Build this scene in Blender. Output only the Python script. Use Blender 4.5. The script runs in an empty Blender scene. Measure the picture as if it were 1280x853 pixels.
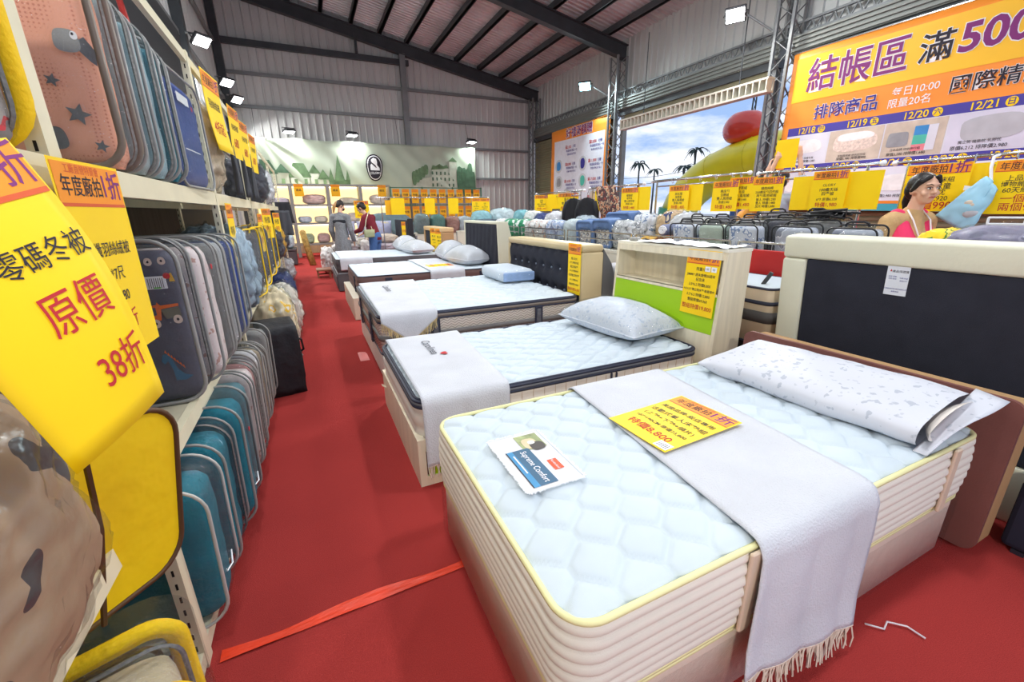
import bpy, bmesh, math, random
from mathutils import Vector, Matrix, Euler
random.seed(7)
scene = bpy.context.scene
COL = scene.collection
PI = math.pi
# ------------------------------------------------------------------ camera
CAM = Vector((0.0, 0.0, 1.45))
FPX = 525.0
_Y = Vector((-258, 160, FPX)).normalized()          # photo directions of the hall axes (right, up, forward)
_Z = Vector((-30, 1740, -FPX)); _Z = (_Z - _Y * _Z.dot(_Y)).normalized()
_X = _Y.cross(_Z)
if _X.x < 0: _X = -_X
cam_data = bpy.data.cameras.new('camera')
cam_data.sensor_width = 36.0; cam_data.lens = FPX / 1280 * 36.0
cam_data.clip_start = 0.02; cam_data.clip_end = 400
cam = bpy.data.objects.new('camera', cam_data); COL.objects.link(cam)
right = Vector((_X.x, _Y.x, _Z.x)); up = Vector((_X.y, _Y.y, _Z.y)); fwd = Vector((_X.z, _Y.z, _Z.z))
M3 = Matrix((right, up, -fwd)).transposed()
cam.matrix_world = Matrix.Translation(CAM) @ M3.to_4x4()
scene.camera = cam
# ------------------------------------------------------------------ view, world, lights
scene.view_settings.view_transform = 'Standard'
try: scene.view_settings.look = 'None'
except Exception: pass
scene.view_settings.gamma = 1.0
scene.view_settings.use_curve_mapping = False
scene.view_settings.exposure = -0.06
scene.cycles.transparent_max_bounces = 24
scene.cycles.max_bounces = 8
scene.cycles.sample_clamp_indirect = 6.0

def lin(c):
    c = c / 255.0
    return c / 12.92 if c <= 0.04045 else ((c + 0.055) / 1.055) ** 2.4
def rgb(t): return (lin(t[0]), lin(t[1]), lin(t[2]), 1.0)

world = bpy.data.worlds.new('evening_sky'); scene.world = world; world.use_nodes = True
wn = world.node_tree.nodes; wl = world.node_tree.links; wn.clear()
w_out = wn.new('ShaderNodeOutputWorld'); w_bg = wn.new('ShaderNodeBackground')
w_tc = wn.new('ShaderNodeTexCoord'); w_map = wn.new('ShaderNodeMapping'); w_map.inputs['Scale'].default_value = (2.2, 2.2, 7.5)
w_noise = wn.new('ShaderNodeTexNoise'); w_noise.inputs['Scale'].default_value = 2.4; w_noise.inputs['Detail'].default_value = 7; w_noise.inputs['Roughness'].default_value = 0.58
w_ramp = wn.new('ShaderNodeValToRGB')
w_ramp.color_ramp.elements[0].position = 0.40; w_ramp.color_ramp.elements[0].color = rgb((150, 180, 226))
w_ramp.color_ramp.elements[1].position = 0.60; w_ramp.color_ramp.elements[1].color = rgb((236, 240, 248))
wl.new(w_tc.outputs['Generated'], w_map.inputs['Vector']); wl.new(w_map.outputs['Vector'], w_noise.inputs['Vector'])
wl.new(w_noise.outputs['Fac'], w_ramp.inputs['Fac']); wl.new(w_ramp.outputs['Color'], w_bg.inputs['Color'])
wl.new(w_bg.outputs['Background'], w_out.inputs['Surface'])
w_bg.inputs['Strength'].default_value = 1.35

LIGHT_GAIN = 0.25
def area_light(name, loc, target, size, power, color=(1, 1, 1), spread=170):
    d = bpy.data.lights.new(name, 'AREA'); d.shape = 'RECTANGLE'; d.size = size[0]; d.size_y = size[1]
    d.energy = power * LIGHT_GAIN; d.color = color; d.spread = math.radians(spread)
    o = bpy.data.objects.new(name, d); COL.objects.link(o); o.location = loc
    o.rotation_euler = (Vector(target) - Vector(loc)).to_track_quat('-Z', 'Y').to_euler()
    return o

# ------------------------------------------------------------------ materials
MATS = {}
def mat(name, col, rough=0.6, metal=0.0, var=0.05, scale=6.0, bump=0.0, bscale=60.0, spec=0.4, emit=0.0, coat=0.0, stretch=None, sheen=0.0):
    if name in MATS: return MATS[name]
    m = bpy.data.materials.new(name); m.use_nodes = True
    nt = m.node_tree; n = nt.nodes; l = nt.links
    b = n['Principled BSDF']
    c = rgb(col)
    tc = n.new('ShaderNodeTexCoord')
    mp = n.new('ShaderNodeMapping'); l.new(tc.outputs['Object'], mp.inputs['Vector'])
    if stretch: mp.inputs['Scale'].default_value = stretch
    if var > 0:
        nz = n.new('ShaderNodeTexNoise'); nz.inputs['Scale'].default_value = scale; nz.inputs['Detail'].default_value = 4
        l.new(mp.outputs['Vector'], nz.inputs['Vector'])
        r = n.new('ShaderNodeValToRGB')
        r.color_ramp.elements[0].position = 0.3; r.color_ramp.elements[1].position = 0.7
        r.color_ramp.elements[0].color = tuple(max(0, x * (1 - 1.6 * var)) for x in c[:3]) + (1,)
        r.color_ramp.elements[1].color = tuple(min(1, x * (1 + 1.6 * var)) for x in c[:3]) + (1,)
        l.new(nz.outputs['Fac'], r.inputs['Fac']); l.new(r.outputs['Color'], b.inputs['Base Color'])
        if emit > 0: l.new(r.outputs['Color'], b.inputs['Emission Color'])
    else:
        b.inputs['Base Color'].default_value = c
        if emit > 0: b.inputs['Emission Color'].default_value = c
    if emit > 0: b.inputs['Emission Strength'].default_value = emit
    b.inputs['Roughness'].default_value = rough; b.inputs['Metallic'].default_value = metal
    b.inputs['Specular IOR Level'].default_value = spec
    if coat: b.inputs['Coat Weight'].default_value = coat; b.inputs['Coat Roughness'].default_value = 0.12
    if sheen: b.inputs['Sheen Weight'].default_value = sheen
    if bump > 0:
        nb = n.new('ShaderNodeTexNoise'); nb.inputs['Scale'].default_value = bscale; nb.inputs['Detail'].default_value = 3
        l.new(mp.outputs['Vector'], nb.inputs['Vector'])
        bp = n.new('ShaderNodeBump'); bp.inputs['Strength'].default_value = bump; bp.inputs['Distance'].default_value = 0.02
        l.new(nb.outputs['Fac'], bp.inputs['Height']); l.new(bp.outputs['Normal'], b.inputs['Normal'])
    MATS[name] = m
    return m

def vinyl(name, tint=(225, 232, 235), base=0.05, gloss=0.08, bump=0.9, bscale=24.0, haze=0.0, edge=0.35):
    """clear plastic film: see-through with sharp wrinkled glints"""
    if name in MATS: return MATS[name]
    m = bpy.data.materials.new(name); m.use_nodes = True
    nt = m.node_tree; n = nt.nodes; l = nt.links; n.clear()
    out = n.new('ShaderNodeOutputMaterial'); mx = n.new('ShaderNodeMixShader')
    tr = n.new('ShaderNodeBsdfTransparent'); tr.inputs['Color'].default_value = (0.93, 0.94, 0.94, 1)
    pb = n.new('ShaderNodeBsdfGlossy'); pb.inputs['Color'].default_value = rgb(tint); pb.inputs['Roughness'].default_value = gloss
    fr = n.new('ShaderNodeLayerWeight'); fr.inputs['Blend'].default_value = 0.5
    ad = n.new('ShaderNodeMath'); ad.operation = 'ADD'; ad.inputs[1].default_value = base + haze; ad.use_clamp = True
    tc = n.new('ShaderNodeTexCoord'); nz = n.new('ShaderNodeTexNoise'); nz.inputs['Scale'].default_value = bscale; nz.inputs['Detail'].default_value = 5; nz.inputs['Roughness'].default_value = .65
    bp = n.new('ShaderNodeBump'); bp.inputs['Strength'].default_value = bump; bp.inputs['Distance'].default_value = 0.03
    l.new(tc.outputs['Object'], nz.inputs['Vector']); l.new(nz.outputs['Fac'], bp.inputs['Height'])
    l.new(bp.outputs['Normal'], pb.inputs['Normal']); l.new(bp.outputs['Normal'], fr.inputs['Normal'])
    pw = n.new('ShaderNodeMath'); pw.operation = 'POWER'; pw.inputs[1].default_value = 3.5
    ml = n.new('ShaderNodeMath'); ml.operation = 'MULTIPLY'; ml.inputs[1].default_value = edge
    l.new(fr.outputs['Facing'], pw.inputs[0]); l.new(pw.outputs[0], ml.inputs[0]); l.new(ml.outputs[0], ad.inputs[0]); l.new(ad.outputs[0], mx.inputs['Fac'])
    l.new(tr.outputs[0], mx.inputs[1]); l.new(pb.outputs[0], mx.inputs[2]); l.new(mx.outputs[0], out.inputs['Surface'])
    MATS[name] = m
    return m

def speckle(name, base, dots, scale=30.0, thr=0.55, rough=0.7):
    """printed cloth: irregular small motifs of other colours on a ground colour"""
    if name in MATS: return MATS[name]
    m = bpy.data.materials.new(name); m.use_nodes = True
    nt = m.node_tree; n = nt.nodes; l = nt.links; b = n['Principled BSDF']
    tc = n.new('ShaderNodeTexCoord'); nz = n.new('ShaderNodeTexNoise'); nz.inputs['Scale'].default_value = scale; nz.inputs['Detail'].default_value = 2
    l.new(tc.outputs['Object'], nz.inputs['Vector'])
    r = n.new('ShaderNodeValToRGB'); r.color_ramp.interpolation = 'CONSTANT'
    r.color_ramp.elements[0].color = rgb(base); r.color_ramp.elements[0].position = 0.0
    r.color_ramp.elements[1].color = rgb(dots[0]); r.color_ramp.elements[1].position = thr
    for k, d in enumerate(dots[1:]):
        e = r.color_ramp.elements.new(min(0.99, thr + 0.05 * (k + 1))); e.color = rgb(d)
    e = r.color_ramp.elements.new(0.36); e.color = rgb(base)
    r.color_ramp.elements[0].color = rgb(dots[-1])
    l.new(nz.outputs['Fac'], r.inputs['Fac']); l.new(r.outputs['Color'], b.inputs['Base Color'])
    b.inputs['Roughness'].default_value = rough
    MATS[name] = m
    return m

# ------------------------------------------------------------------ mesh building
class MB:
    def __init__(s): s.v = []; s.f = []; s.smooth = False
    def add(s, vs, fs):
        o = len(s.v); s.v += [tuple(v) for v in vs]; s.f += [tuple(i + o for i in f) for f in fs]; return s
    def box(s, x0, y0, z0, x1, y1, z1):
        return s.add([(x0,y0,z0),(x1,y0,z0),(x1,y1,z0),(x0,y1,z0),(x0,y0,z1),(x1,y0,z1),(x1,y1,z1),(x0,y1,z1)],
            [(0,3,2,1),(4,5,6,7),(0,1,5,4),(1,2,6,5),(2,3,7,6),(3,0,4,7)])
    def rbox(s, x0, y0, z0, x1, y1, z1, r=0.01, seg=2):
        bm = bmesh.new(); bmesh.ops.create_cube(bm, size=1.0)
        for v in bm.verts:
            v.co = Vector((x0 + (v.co.x + .5) * (x1 - x0), y0 + (v.co.y + .5) * (y1 - y0), z0 + (v.co.z + .5) * (z1 - z0)))
        r = min(r, .49 * min(x1 - x0, y1 - y0, z1 - z0))
        bmesh.ops.bevel(bm, geom=bm.edges[:], offset=r, segments=seg, profile=.5, affect='EDGES')
        return s.addbm(bm)
    def addbm(s, bm):
        bm.verts.index_update(); s.add([v.co[:] for v in bm.verts], [[v.index for v in f.verts] for f in bm.faces]); bm.free(); return s
    def tube(s, pts, r, seg=6, closed=False, caps=True):
        pts = [Vector(p) for p in pts]; n = len(pts); vs = []; fs = []
        rr = r if isinstance(r, (list, tuple)) else [r] * n
        ref = None
        for i, p in enumerate(pts):
            a = pts[(i - 1) % n] if (closed or i > 0) else p
            b = pts[(i + 1) % n] if (closed or i < n - 1) else p
            t = (b - a)
            if t.length < 1e-9: t = Vector((0, 0, 1))
            t.normalize()
            if ref is None:
                ref = Vector((0, 0, 1)) if abs(t.z) < .9 else Vector((1, 0, 0))
            u = (ref - t * ref.dot(t))
            if u.length < 1e-6: u = t.orthogonal()
            u.normalize(); ref = u; w = t.cross(u)
            for k in range(seg):
                an = 2 * PI * k / seg
                vs.append(p + (u * math.cos(an) + w * math.sin(an)) * rr[i])
        m = n if closed else n - 1
        for i in range(m):
            j = (i + 1) % n
            for k in range(seg):
                k2 = (k + 1) % seg
                fs.append((i*seg+k, i*seg+k2, j*seg+k2, j*seg+k))
        if caps and not closed:
            fs.append(tuple(range(seg))[::-1]); fs.append(tuple((n-1)*seg + k for k in range(seg)))
        return s.add(vs, fs)
    def bar(s, a, b, w, h=None):
        """straight rectangular bar between two points"""
        a = Vector(a); b = Vector(b); h = h or w; t = (b - a).normalized()
        ref = Vector((0,0,1)) if abs(t.z) < .95 else Vector((1,0,0))
        u = t.cross(ref).normalized(); v = u.cross(t)
        vs = []
        for p in (a, b):
            for su, sv in ((-1,-1),(1,-1),(1,1),(-1,1)): vs.append(p + u*su*w/2 + v*sv*h/2)
        return s.add(vs, [(0,1,2,3),(7,6,5,4),(0,4,5,1),(1,5,6,2),(2,6,7,3),(3,7,4,0)])
    def prism(s, poly, t, axis='y'):
        """polygon (2D) extruded by t; axis y: (a,b)->(a,0..t,b); axis x: (0..t,a,b); axis z: (a,b,0..t)"""
        n = len(poly)
        def P(a, b, c): return (a, c, b) if axis == 'y' else ((c, a, b) if axis == 'x' else (a, b, c))
        vs = [P(a, b, 0) for a, b in poly] + [P(a, b, t) for a, b in poly]
        fs = [tuple(range(n)), tuple(range(2*n-1, n-1, -1))] + [(i, i+n, (i+1)%n+n, (i+1)%n) for i in range(n)]
        return s.add(vs, fs)
    def grid(s, fn, nu, nv, thick=0.0):
        """surface fn(u,v), u,v in 0..1"""
        vs = [Vector(fn(i/nu, j/nv)) for j in range(nv+1) for i in range(nu+1)]
        fs = [(j*(nu+1)+i, j*(nu+1)+i+1, (j+1)*(nu+1)+i+1, (j+1)*(nu+1)+i) for j in range(nv) for i in range(nu)]
        if thick:
            n = len(vs); nor = [Vector((0,0,0)) for _ in vs]
            for f in fs:
                c = (vs[f[1]]-vs[f[0]]).cross(vs[f[3]]-vs[f[0]])
                for i in f: nor[i] += c
            back = [vs[i] - (nor[i].normalized() if nor[i].length > 0 else Vector((0,0,1))) * thick for i in range(n)]
            fs2 = [tuple(n+i for i in f[::-1]) for f in fs]
            rim = [j*(nu+1) for j in range(nv, -1, -1)] 
            loop = [i for i in range(nu+1)] + [j*(nu+1)+nu for j in range(1, nv+1)] + [nv*(nu+1)+i for i in range(nu-1, -1, -1)] + [j*(nu+1) for j in range(nv-1, 0, -1)]
            side = [(loop[(k+1)%len(loop)], loop[k], n+loop[k], n+loop[(k+1)%len(loop)]) for k in range(len(loop))]
            vs = vs + back; fs = fs + fs2 + side
        return s.add(vs, fs)
    def lathe(s, prof, seg=16, axis_pt=(0,0)):
        vs = []; fs = []; n = len(prof)
        for r, z in prof:
            for k in range(seg):
                a = 2*PI*k/seg; vs.append((axis_pt[0]+r*math.cos(a), axis_pt[1]+r*math.sin(a), z))
        for i in range(n-1):
            for k in range(seg):
                k2 = (k+1)%seg; fs.append((i*seg+k, i*seg+k2, (i+1)*seg+k2, (i+1)*seg+k))
        fs.append(tuple(range(seg))[::-1]); fs.append(tuple((n-1)*seg+k for k in range(seg)))
        return s.add(vs, fs)
    def ball(s, c, r, nu=12, nv=8):
        rx, ry, rz = r if isinstance(r, (tuple, list)) else (r, r, r)
        vs = [(c[0], c[1], c[2]-rz)]; fs = []
        for j in range(1, nv):
            a = PI*j/nv
            for k in range(nu):
                b = 2*PI*k/nu; vs.append((c[0]+rx*math.sin(a)*math.cos(b), c[1]+ry*math.sin(a)*math.sin(b), c[2]-rz*math.cos(a)))
        vs.append((c[0], c[1], c[2]+rz)); L = len(vs)-1
        for k in range(nu): fs.append((0, 1+(k+1)%nu, 1+k)); fs.append((L, L-nu+k, L-nu+(k+1)%nu))
        for j in range(nv-2):
            for k in range(nu):
                a = 1+j*nu+k; b = 1+j*nu+(k+1)%nu; fs.append((a, b, b+nu, a+nu))
        return s.add(vs, fs)
    def xf(s, M):
        s.v = [tuple(M @ Vector(v)) for v in s.v]; return s
    def mesh(s, name, m, smooth=False):
        me = bpy.data.meshes.new(name); me.from_pydata(s.v, [], s.f); me.update()
        if m is not None: me.materials.append(m)
        if smooth: me.polygons.foreach_set('use_smooth', [True]*len(me.polygons))
        return me
    def build(s, name, m, parent=None, smooth=False, label=None, kind=None, loc=None, fix=False):
        me = s.mesh(name, m, smooth)
        if fix:
            bm = bmesh.new(); bm.from_mesh(me); bmesh.ops.recalc_face_normals(bm, faces=bm.faces[:]); bm.to_mesh(me); bm.free()
        o = bpy.data.objects.new(name, me); COL.objects.link(o)
        if parent is not None: o.parent = parent
        if loc is not None: o.location = loc
        if label: o['label'] = label
        if kind: o['kind'] = kind
        return o

def tag(o, label, cat, group=None):
    o['label'] = label; o['category'] = cat
    if group: o['group'] = group
    return o
def thing(name, label, cat, loc=(0,0,0), rz=0.0, group=None, rot=None):
    o = bpy.data.objects.new(name, None); COL.objects.link(o); o.empty_display_size = 0.1
    o.location = loc; o.rotation_euler = rot if rot else (0, 0, rz)
    return tag(o, label, cat, group)
def struct(name, mb, m, smooth=False, label=None):
    o = mb.build(name, m, smooth=smooth); o['kind'] = 'structure'
    if label: o['label'] = label
    return o
def copy_tree(o, parent=None):
    c = o.copy(); COL.objects.link(c)
    if parent is not None: c.parent = parent
    for ch in o.children: copy_tree(ch, c)
    return c
def rrect(x0, y0, x1, y1, r, seg=6):
    out = []
    for cx, cy, a0 in ((x1-r, y0+r, -PI/2), (x1-r, y1-r, 0), (x0+r, y1-r, PI/2), (x0+r, y0+r, PI)):
        for k in range(seg+1):
            a = a0 + PI/2*k/seg; out.append((cx + r*math.cos(a), cy + r*math.sin(a)))
    return out
def noise3(x, y, z):
    from mathutils import noise
    return noise.noise(Vector((x, y, z)))

# ------------------------------------------------------------------ lettering
_TS = bpy.data.scenes.new('lettering_workspace'); _TC = {}
def text_mesh(body, size=1.0, bold=0.0, align='CENTER', shear=0.0, maxw=None):
    """flat glyph outlines as (verts, faces), baseline at y=0, centred on x"""
    key = (body, round(bold, 4), align)
    if key in _TC:
        v0, fs = _TC[key]; vs = [v*size for v in v0]
        return _fitw(vs, fs, maxw)
    full = size; size = 1.0
    cu = bpy.data.curves.new('t', 'FONT'); cu.body = body; cu.size = size; cu.align_x = align; cu.align_y = 'CENTER'
    cu.offset = bold * size; cu.shear = shear; cu.resolution_u = 3; cu.fill_mode = 'FRONT'
    ob = bpy.data.objects.new('t', cu); _TS.collection.objects.link(ob)
    _TS.view_layers[0].update(); dg = _TS.view_layers[0].depsgraph
    me = bpy.data.meshes.new_from_object(ob.evaluated_get(dg))
    vs = [v.co.copy() for v in me.vertices]; fs = [tuple(p.vertices) for p in me.polygons]
    bpy.data.objects.remove(ob); bpy.data.curves.remove(cu); bpy.data.meshes.remove(me)
    _TC[key] = (vs, fs)
    return _fitw([v*full for v in vs], fs, maxw)
def _fitw(vs, fs, maxw):
    if maxw and vs:
        w = max(v.x for v in vs) - min(v.x for v in vs)
        if w > maxw:
            for v in vs: v.x *= maxw / w
    return vs, fs
def lettering(parent, items, S, m, name='lettering', lift=0.0015, N=None):
    """items: (text, cx, cy, size, bold[, maxw]) in sheet metres (x right, y down from top left), printed on sheet S(x,y)->point"""
    for it in items:
        body, cx, cy, size, bold = it[:5]; mw = it[5] if len(it) > 5 else None
        vs, fs = text_mesh(body, size, bold, maxw=mw)
        if not vs: continue
        out = []
        for v in vs:
            x = cx + v.x; y = cy - v.y
            p = Vector(S(x, y)); e = 1e-3
            n = (Vector(S(x+e, y)) - p).cross(p - Vector(S(x, y+e)))
            n = n.normalized() if n.length > 0 else Vector((0, -1, 0))
            out.append(p + n * lift)
        MB().add(out, fs).build(name, m, parent)
def patch(parent, name, S, x0, y0, x1, y1, m, lift=0.001, nu=1, nv=1, label=None):
    """a printed area of the sheet"""
    def fn(u, v):
        x = x0 + (x1-x0)*u; y = y0 + (y1-y0)*v
        p = Vector(S(x, y)); e = 1e-3
        n = (Vector(S(x+e, y)) - p).cross(p - Vector(S(x, y+e)))
        return p + (n.normalized() if n.length > 0 else Vector((0,-1,0))) * lift
    return MB().grid(fn, nu, nv).build(name, m, parent, label=label)
def poly_patch(parent, name, S, pts, m, lift=0.001):
    out = []
    for x, y in pts:
        p = Vector(S(x, y)); e = 1e-3
        n = (Vector(S(x+e, y)) - p).cross(p - Vector(S(x, y+e)))
        out.append(p + (n.normalized() if n.length > 0 else Vector((0,-1,0))) * lift)
    return MB().add(out, [tuple(range(len(pts)))]).build(name, m, parent)
def flat_sheet(w, h):
    """upright sheet in the local xz plane facing -y, top left at (-w/2, 0, h)"""
    return lambda x, y: (x - w/2, 0.0, h - y)

# common materials
CREAM = mat('cream_steel', (226, 219, 190), 0.45, var=0.03)
YEL = mat('yellow_paper', (255, 214, 0), 0.55, var=0.02)
YEL_D = mat('orange_yellow_paper', (255, 190, 20), 0.55, var=0.02)
ORANGE = mat('orange_print', (245, 150, 30), 0.6, var=0.03)
ORED = mat('red_orange_print', (214, 88, 40), 0.6, var=0.02)
INK = mat('dark_ink', (40, 36, 48), 0.7, var=0)
INK_RED = mat('red_ink', (188, 40, 48), 0.7, var=0)
INK_PUR = mat('purple_ink', (128, 48, 118), 0.7, var=0)
INK_NAVY = mat('navy_ink', (52, 48, 140), 0.7, var=0)
WHITE = mat('white_print', (238, 240, 244), 0.6, var=0)
STEEL = mat('grey_steel', (128, 132, 134), 0.5, metal=0.3, var=0.06, scale=3)
DSTEEL = mat('dark_steel', (70, 74, 78), 0.5, metal=0.3, var=0.08, scale=3)
CHROME = mat('chrome', (205, 208, 210), 0.2, metal=1.0, var=0)
VINYL = vinyl('clear_vinyl')
FILM = vinyl('crinkled_film', base=0.035, bump=1.0, bscale=22.0, gloss=0.12, edge=0.20)
PIPING = mat('grey_piping', (150, 150, 146), 0.35, var=0.05)
# ================================================================== the hall
CARPET = mat('red_carpet', (172, 60, 57), 0.95, var=0.08, scale=0.8, bump=0.5, bscale=420, spec=0.1)
# fine fibre speckle on the carpet
def _carpet():
    nt = CARPET.node_tree; n = nt.nodes; l = nt.links; b = n['Principled BSDF']
    src = b.inputs['Base Color'].links[0].from_socket
    tc = n.new('ShaderNodeTexCoord'); nz = n.new('ShaderNodeTexNoise'); nz.inputs['Scale'].default_value = 300; nz.inputs['Detail'].default_value = 2
    mx = n.new('ShaderNodeMix'); mx.data_type = 'RGBA'; mx.blend_type = 'OVERLAY'; mx.inputs[0].default_value = 0.35
    l.new(tc.outputs['Object'], nz.inputs['Vector']); l.new(src, mx.inputs[6]); l.new(nz.outputs['Fac'], mx.inputs[7]); l.new(mx.outputs[2], b.inputs['Base Color'])
_carpet()
floor = struct('floor', MB().grid(lambda u, v: (-1.95 + 11.6*u, -3 + 20.95*v, 0), 8, 12), CARPET)
CORR = mat('corrugated_grey', (200, 201, 200), 0.55, metal=0.15, var=0.06, scale=1.2, stretch=(1, 1, .2))
CORR_L = mat('corrugated_pale', (186, 188, 186), 0.5, metal=0.2, var=0.06, scale=1.2, stretch=(1, 1, .2))
ROOFM = mat('roof_sheet', (205, 203, 205), 0.38, metal=0.35, var=0.16, scale=1.1, stretch=(1.0, .35, 1))
def corrugated(n, period, depth, fn):
    """trapezoid ribs: fn(t, d, side) gives the point at run t, rib height d, side 0/1"""
    pts = []
    for k in range(n):
        for f, d in ((0, 0), (.70, 0), (.78, depth), (.92, depth)): pts.append(((k+f)*period, d))
    pts.append((n*period, 0))
    vs = []; 
    for t, d in pts: vs.append(fn(t, d, 0)); vs.append(fn(t, d, 1))
    return MB().add(vs, [(2*i, 2*i+2, 2*i+3, 2*i+1) for i in range(len(pts)-1)])
ROOF_S = -0.19
def roof_z(x): return 5.86 + (9.5 - x) * 0.19          # underside of the rafters
struct('wall_back', corrugated(47, .245, .04, lambda t, d, s: (-1.9+t, 17.95-d, 0 if s == 0 else roof_z(-1.9+t)+.7)), CORR)
struct('wall_left', corrugated(84, .25, .035, lambda t, d, s: (-1.95+d, -3+t, 0 if s == 0 else 8.7)), CORR)
struct('wall_right', corrugated(84, .25, .035, lambda t, d, s: (9.66-d, -3+t, 4.72 if s == 0 else 6.6)), CORR_L)
ceiling = struct('ceiling', corrugated(120, .175, .035, lambda t, d, s: (9.75 if s == 0 else -2.0, -3+t, roof_z(9.75 if s == 0 else -2.0)+.62-d)), ROOFM)
for k, x in enumerate([.4 + 0.94*i for i in range(-2, 11)]):
    z = roof_z(x)
    MB().box(x-.04, -3, z+.40, x+.04, 17.9, z+.58).box(x-.07, -3, z+.40, x+.07, 17.9, z+.42).build('purlin', DSTEEL, ceiling)
for y in (17.75, 12.05, 6.55, 1.0):
    mb = MB()
    a = (9.62, roof_z(9.62)); b = (-1.95, roof_z(-1.95))
    for (w, z0, z1) in ((.20, 0, .03), (.03, .03, .37), (.20, .37, .40)):
        vs = []
        for (x, z) in (a, b):
            vs += [(x, y-w/2, z+z0), (x, y+w/2, z+z0), (x, y+w/2, z+z1), (x, y-w/2, z+z1)]
        mb.add(vs, [(0,1,2,3),(7,6,5,4),(0,4,5,1),(1,5,6,2),(2,6,7,3),(3,7,4,0)])
    mb.build('rafter', DSTEEL, ceiling)
wb = bpy.data.objects['wall_back']; wr = bpy.data.objects['wall_right']; wlft = bpy.data.objects['wall_left']
for z in (4.86, 5.84):
    MB().box(-1.8, 17.82, z-.05, 9.3, 17.90, z+.05).build('girt', STEEL, wb)
MB().box(-1.8, 17.74, 6.60, 4.2, 17.86, 6.78).build('girt', DSTEEL, wb)
for z in (3.9, 2.75): MB().box(6.7, 17.82, z-.04, 9.3, 17.90, z+.04).build('girt', STEEL, wb)
MB().box(3.86, 17.66, 0, 4.06, 17.84, 6.95).build('post', STEEL, wb)
MB().box(2.35, 17.70, 6.75, 2.43, 17.82, 7.4).build('hanger_strut', DSTEEL, wb)
MB().box(-1.9, 17.55, 0, -1.68, 17.8, 8.2).build('corner_column', DSTEEL, wlft)
for y in (12.05, 6.55): MB().box(-1.9, y-.12, 0, -1.72, y+.12, 8.2).build('column', DSTEEL, wlft)
for z in (3.2, 5.0, 6.6): MB().box(-1.9, -3, z-.05, -1.82, 17.6, z+.05).build('girt', STEEL, wlft)
# lattice girt along the right wall
g = MB()
for z in (4.78, 4.98): g.box(9.50, -3, z-.02, 9.56, 17.6, z+.02)
g.build('girt_chord', STEEL, wr)
g = MB()
for k in range(100):
    y = -3 + k*.2; g.bar((9.53, y, 4.78), (9.53, y+.1, 4.98), .02); g.bar((9.53, y+.1, 4.98), (9.53, y+.2, 4.78), .02)
g.build('girt_lacing', STEEL, wr)['kind'] = 'stuff'

SHUT = mat('olive_shutter', (134, 130, 104), 0.5, metal=0.2, var=0.05, scale=2)
HOUSE = mat('shutter_housing', (124, 128, 124), 0.5, metal=0.3, var=0.08, scale=1.5, stretch=(1,.2,1))
def shutter(name, y0, y1, z0, z1):
    pts = []; n = int((z1-z0)/.09)
    vs = []; fs = []
    for k in range(n):
        z = z0 + (z1-z0)*k/n; d = (z1-z0)/n
        for f, o in ((0, .0), (.25, .022), (.75, .022)): vs += [(9.52-o, y0, z+f*d), (9.52-o, y1, z+f*d)]
    vs += [(9.52, y0, z1), (9.52, y1, z1)]
    fs = [(2*i, 2*i+1, 2*i+3, 2*i+2) for i in range(len(vs)//2-1)]
    return struct(name, MB().add(vs, fs), SHUT)
def housing(parent, y0, y1):
    MB().box(9.34, y0, 4.40, 9.60, y1, 4.70).build('shutter_housing', HOUSE, parent)
    mb = MB()
    for z in (4.42, 4.50, 4.58, 4.66): mb.box(9.31, y0, z, 9.345, y1, z+.035)
    mb.build('housing_rib', HOUSE, parent)
    MB().box(9.38, y0, 4.24, 9.58, y1, 4.40).build('lintel', DSTEEL, parent)
d2 = shutter('door_2', 12.25, 17.7, 0, 4.24); housing(d2, 12.2, 17.7)
d3 = shutter('door_3', 1.2, 6.45, 0, 4.24); housing(d3, 1.15, 6.5)
d1 = struct('door_1', MB().box(9.42, 11.72, 0, 9.56, 11.86, 4.24).box(9.42, 6.82, 0, 9.56, 6.96, 4.24), STEEL); housing(d1, 6.75, 11.95)
MB().box(9.44, 6.96, 4.16, 9.52, 11.72, 4.25).build('rolled_shutter_edge', SHUT, d1)

# lattice columns
def lattice_column(y, label):
    t = thing('lattice_column', label, 'column', (9.36, y, 0), group='lattice columns')
    h = 5.9; w = .17
    for sx in (-1, 1):
        for sy in (-1, 1):
            MB().box(sx*w-.028, sy*w-.028, 0, sx*w+.028, sy*w+.028, h).build('chord', STEEL, t)
    n = 20; dz = h/n
    for sx in (-1, 1):
        mb = MB()
        for k in range(n):
            s = 1 if k % 2 else -1; mb.bar((sx*w, -s*w, k*dz), (sx*w, s*w, (k+1)*dz), .03, .012)
        mb.build('lacing', STEEL, t)
    for sy in (-1, 1):
        mb = MB()
        for k in range(n):
            s = 1 if k % 2 else -1; mb.bar((-s*w, sy*w, k*dz), (s*w, sy*w, (k+1)*dz), .03, .012)
        mb.build('lacing', STEEL, t)
    MB().box(-.26, -.26, 0, .26, .26, .02).build('base_plate', STEEL, t)
    return t
lattice_column(6.62, 'grey steel lattice column between open doorway and big orange banner')
lattice_column(12.05, 'grey steel lattice column between open doorway and white event poster')
lattice_column(17.55, 'grey steel lattice column in the far corner of the hall')

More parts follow.
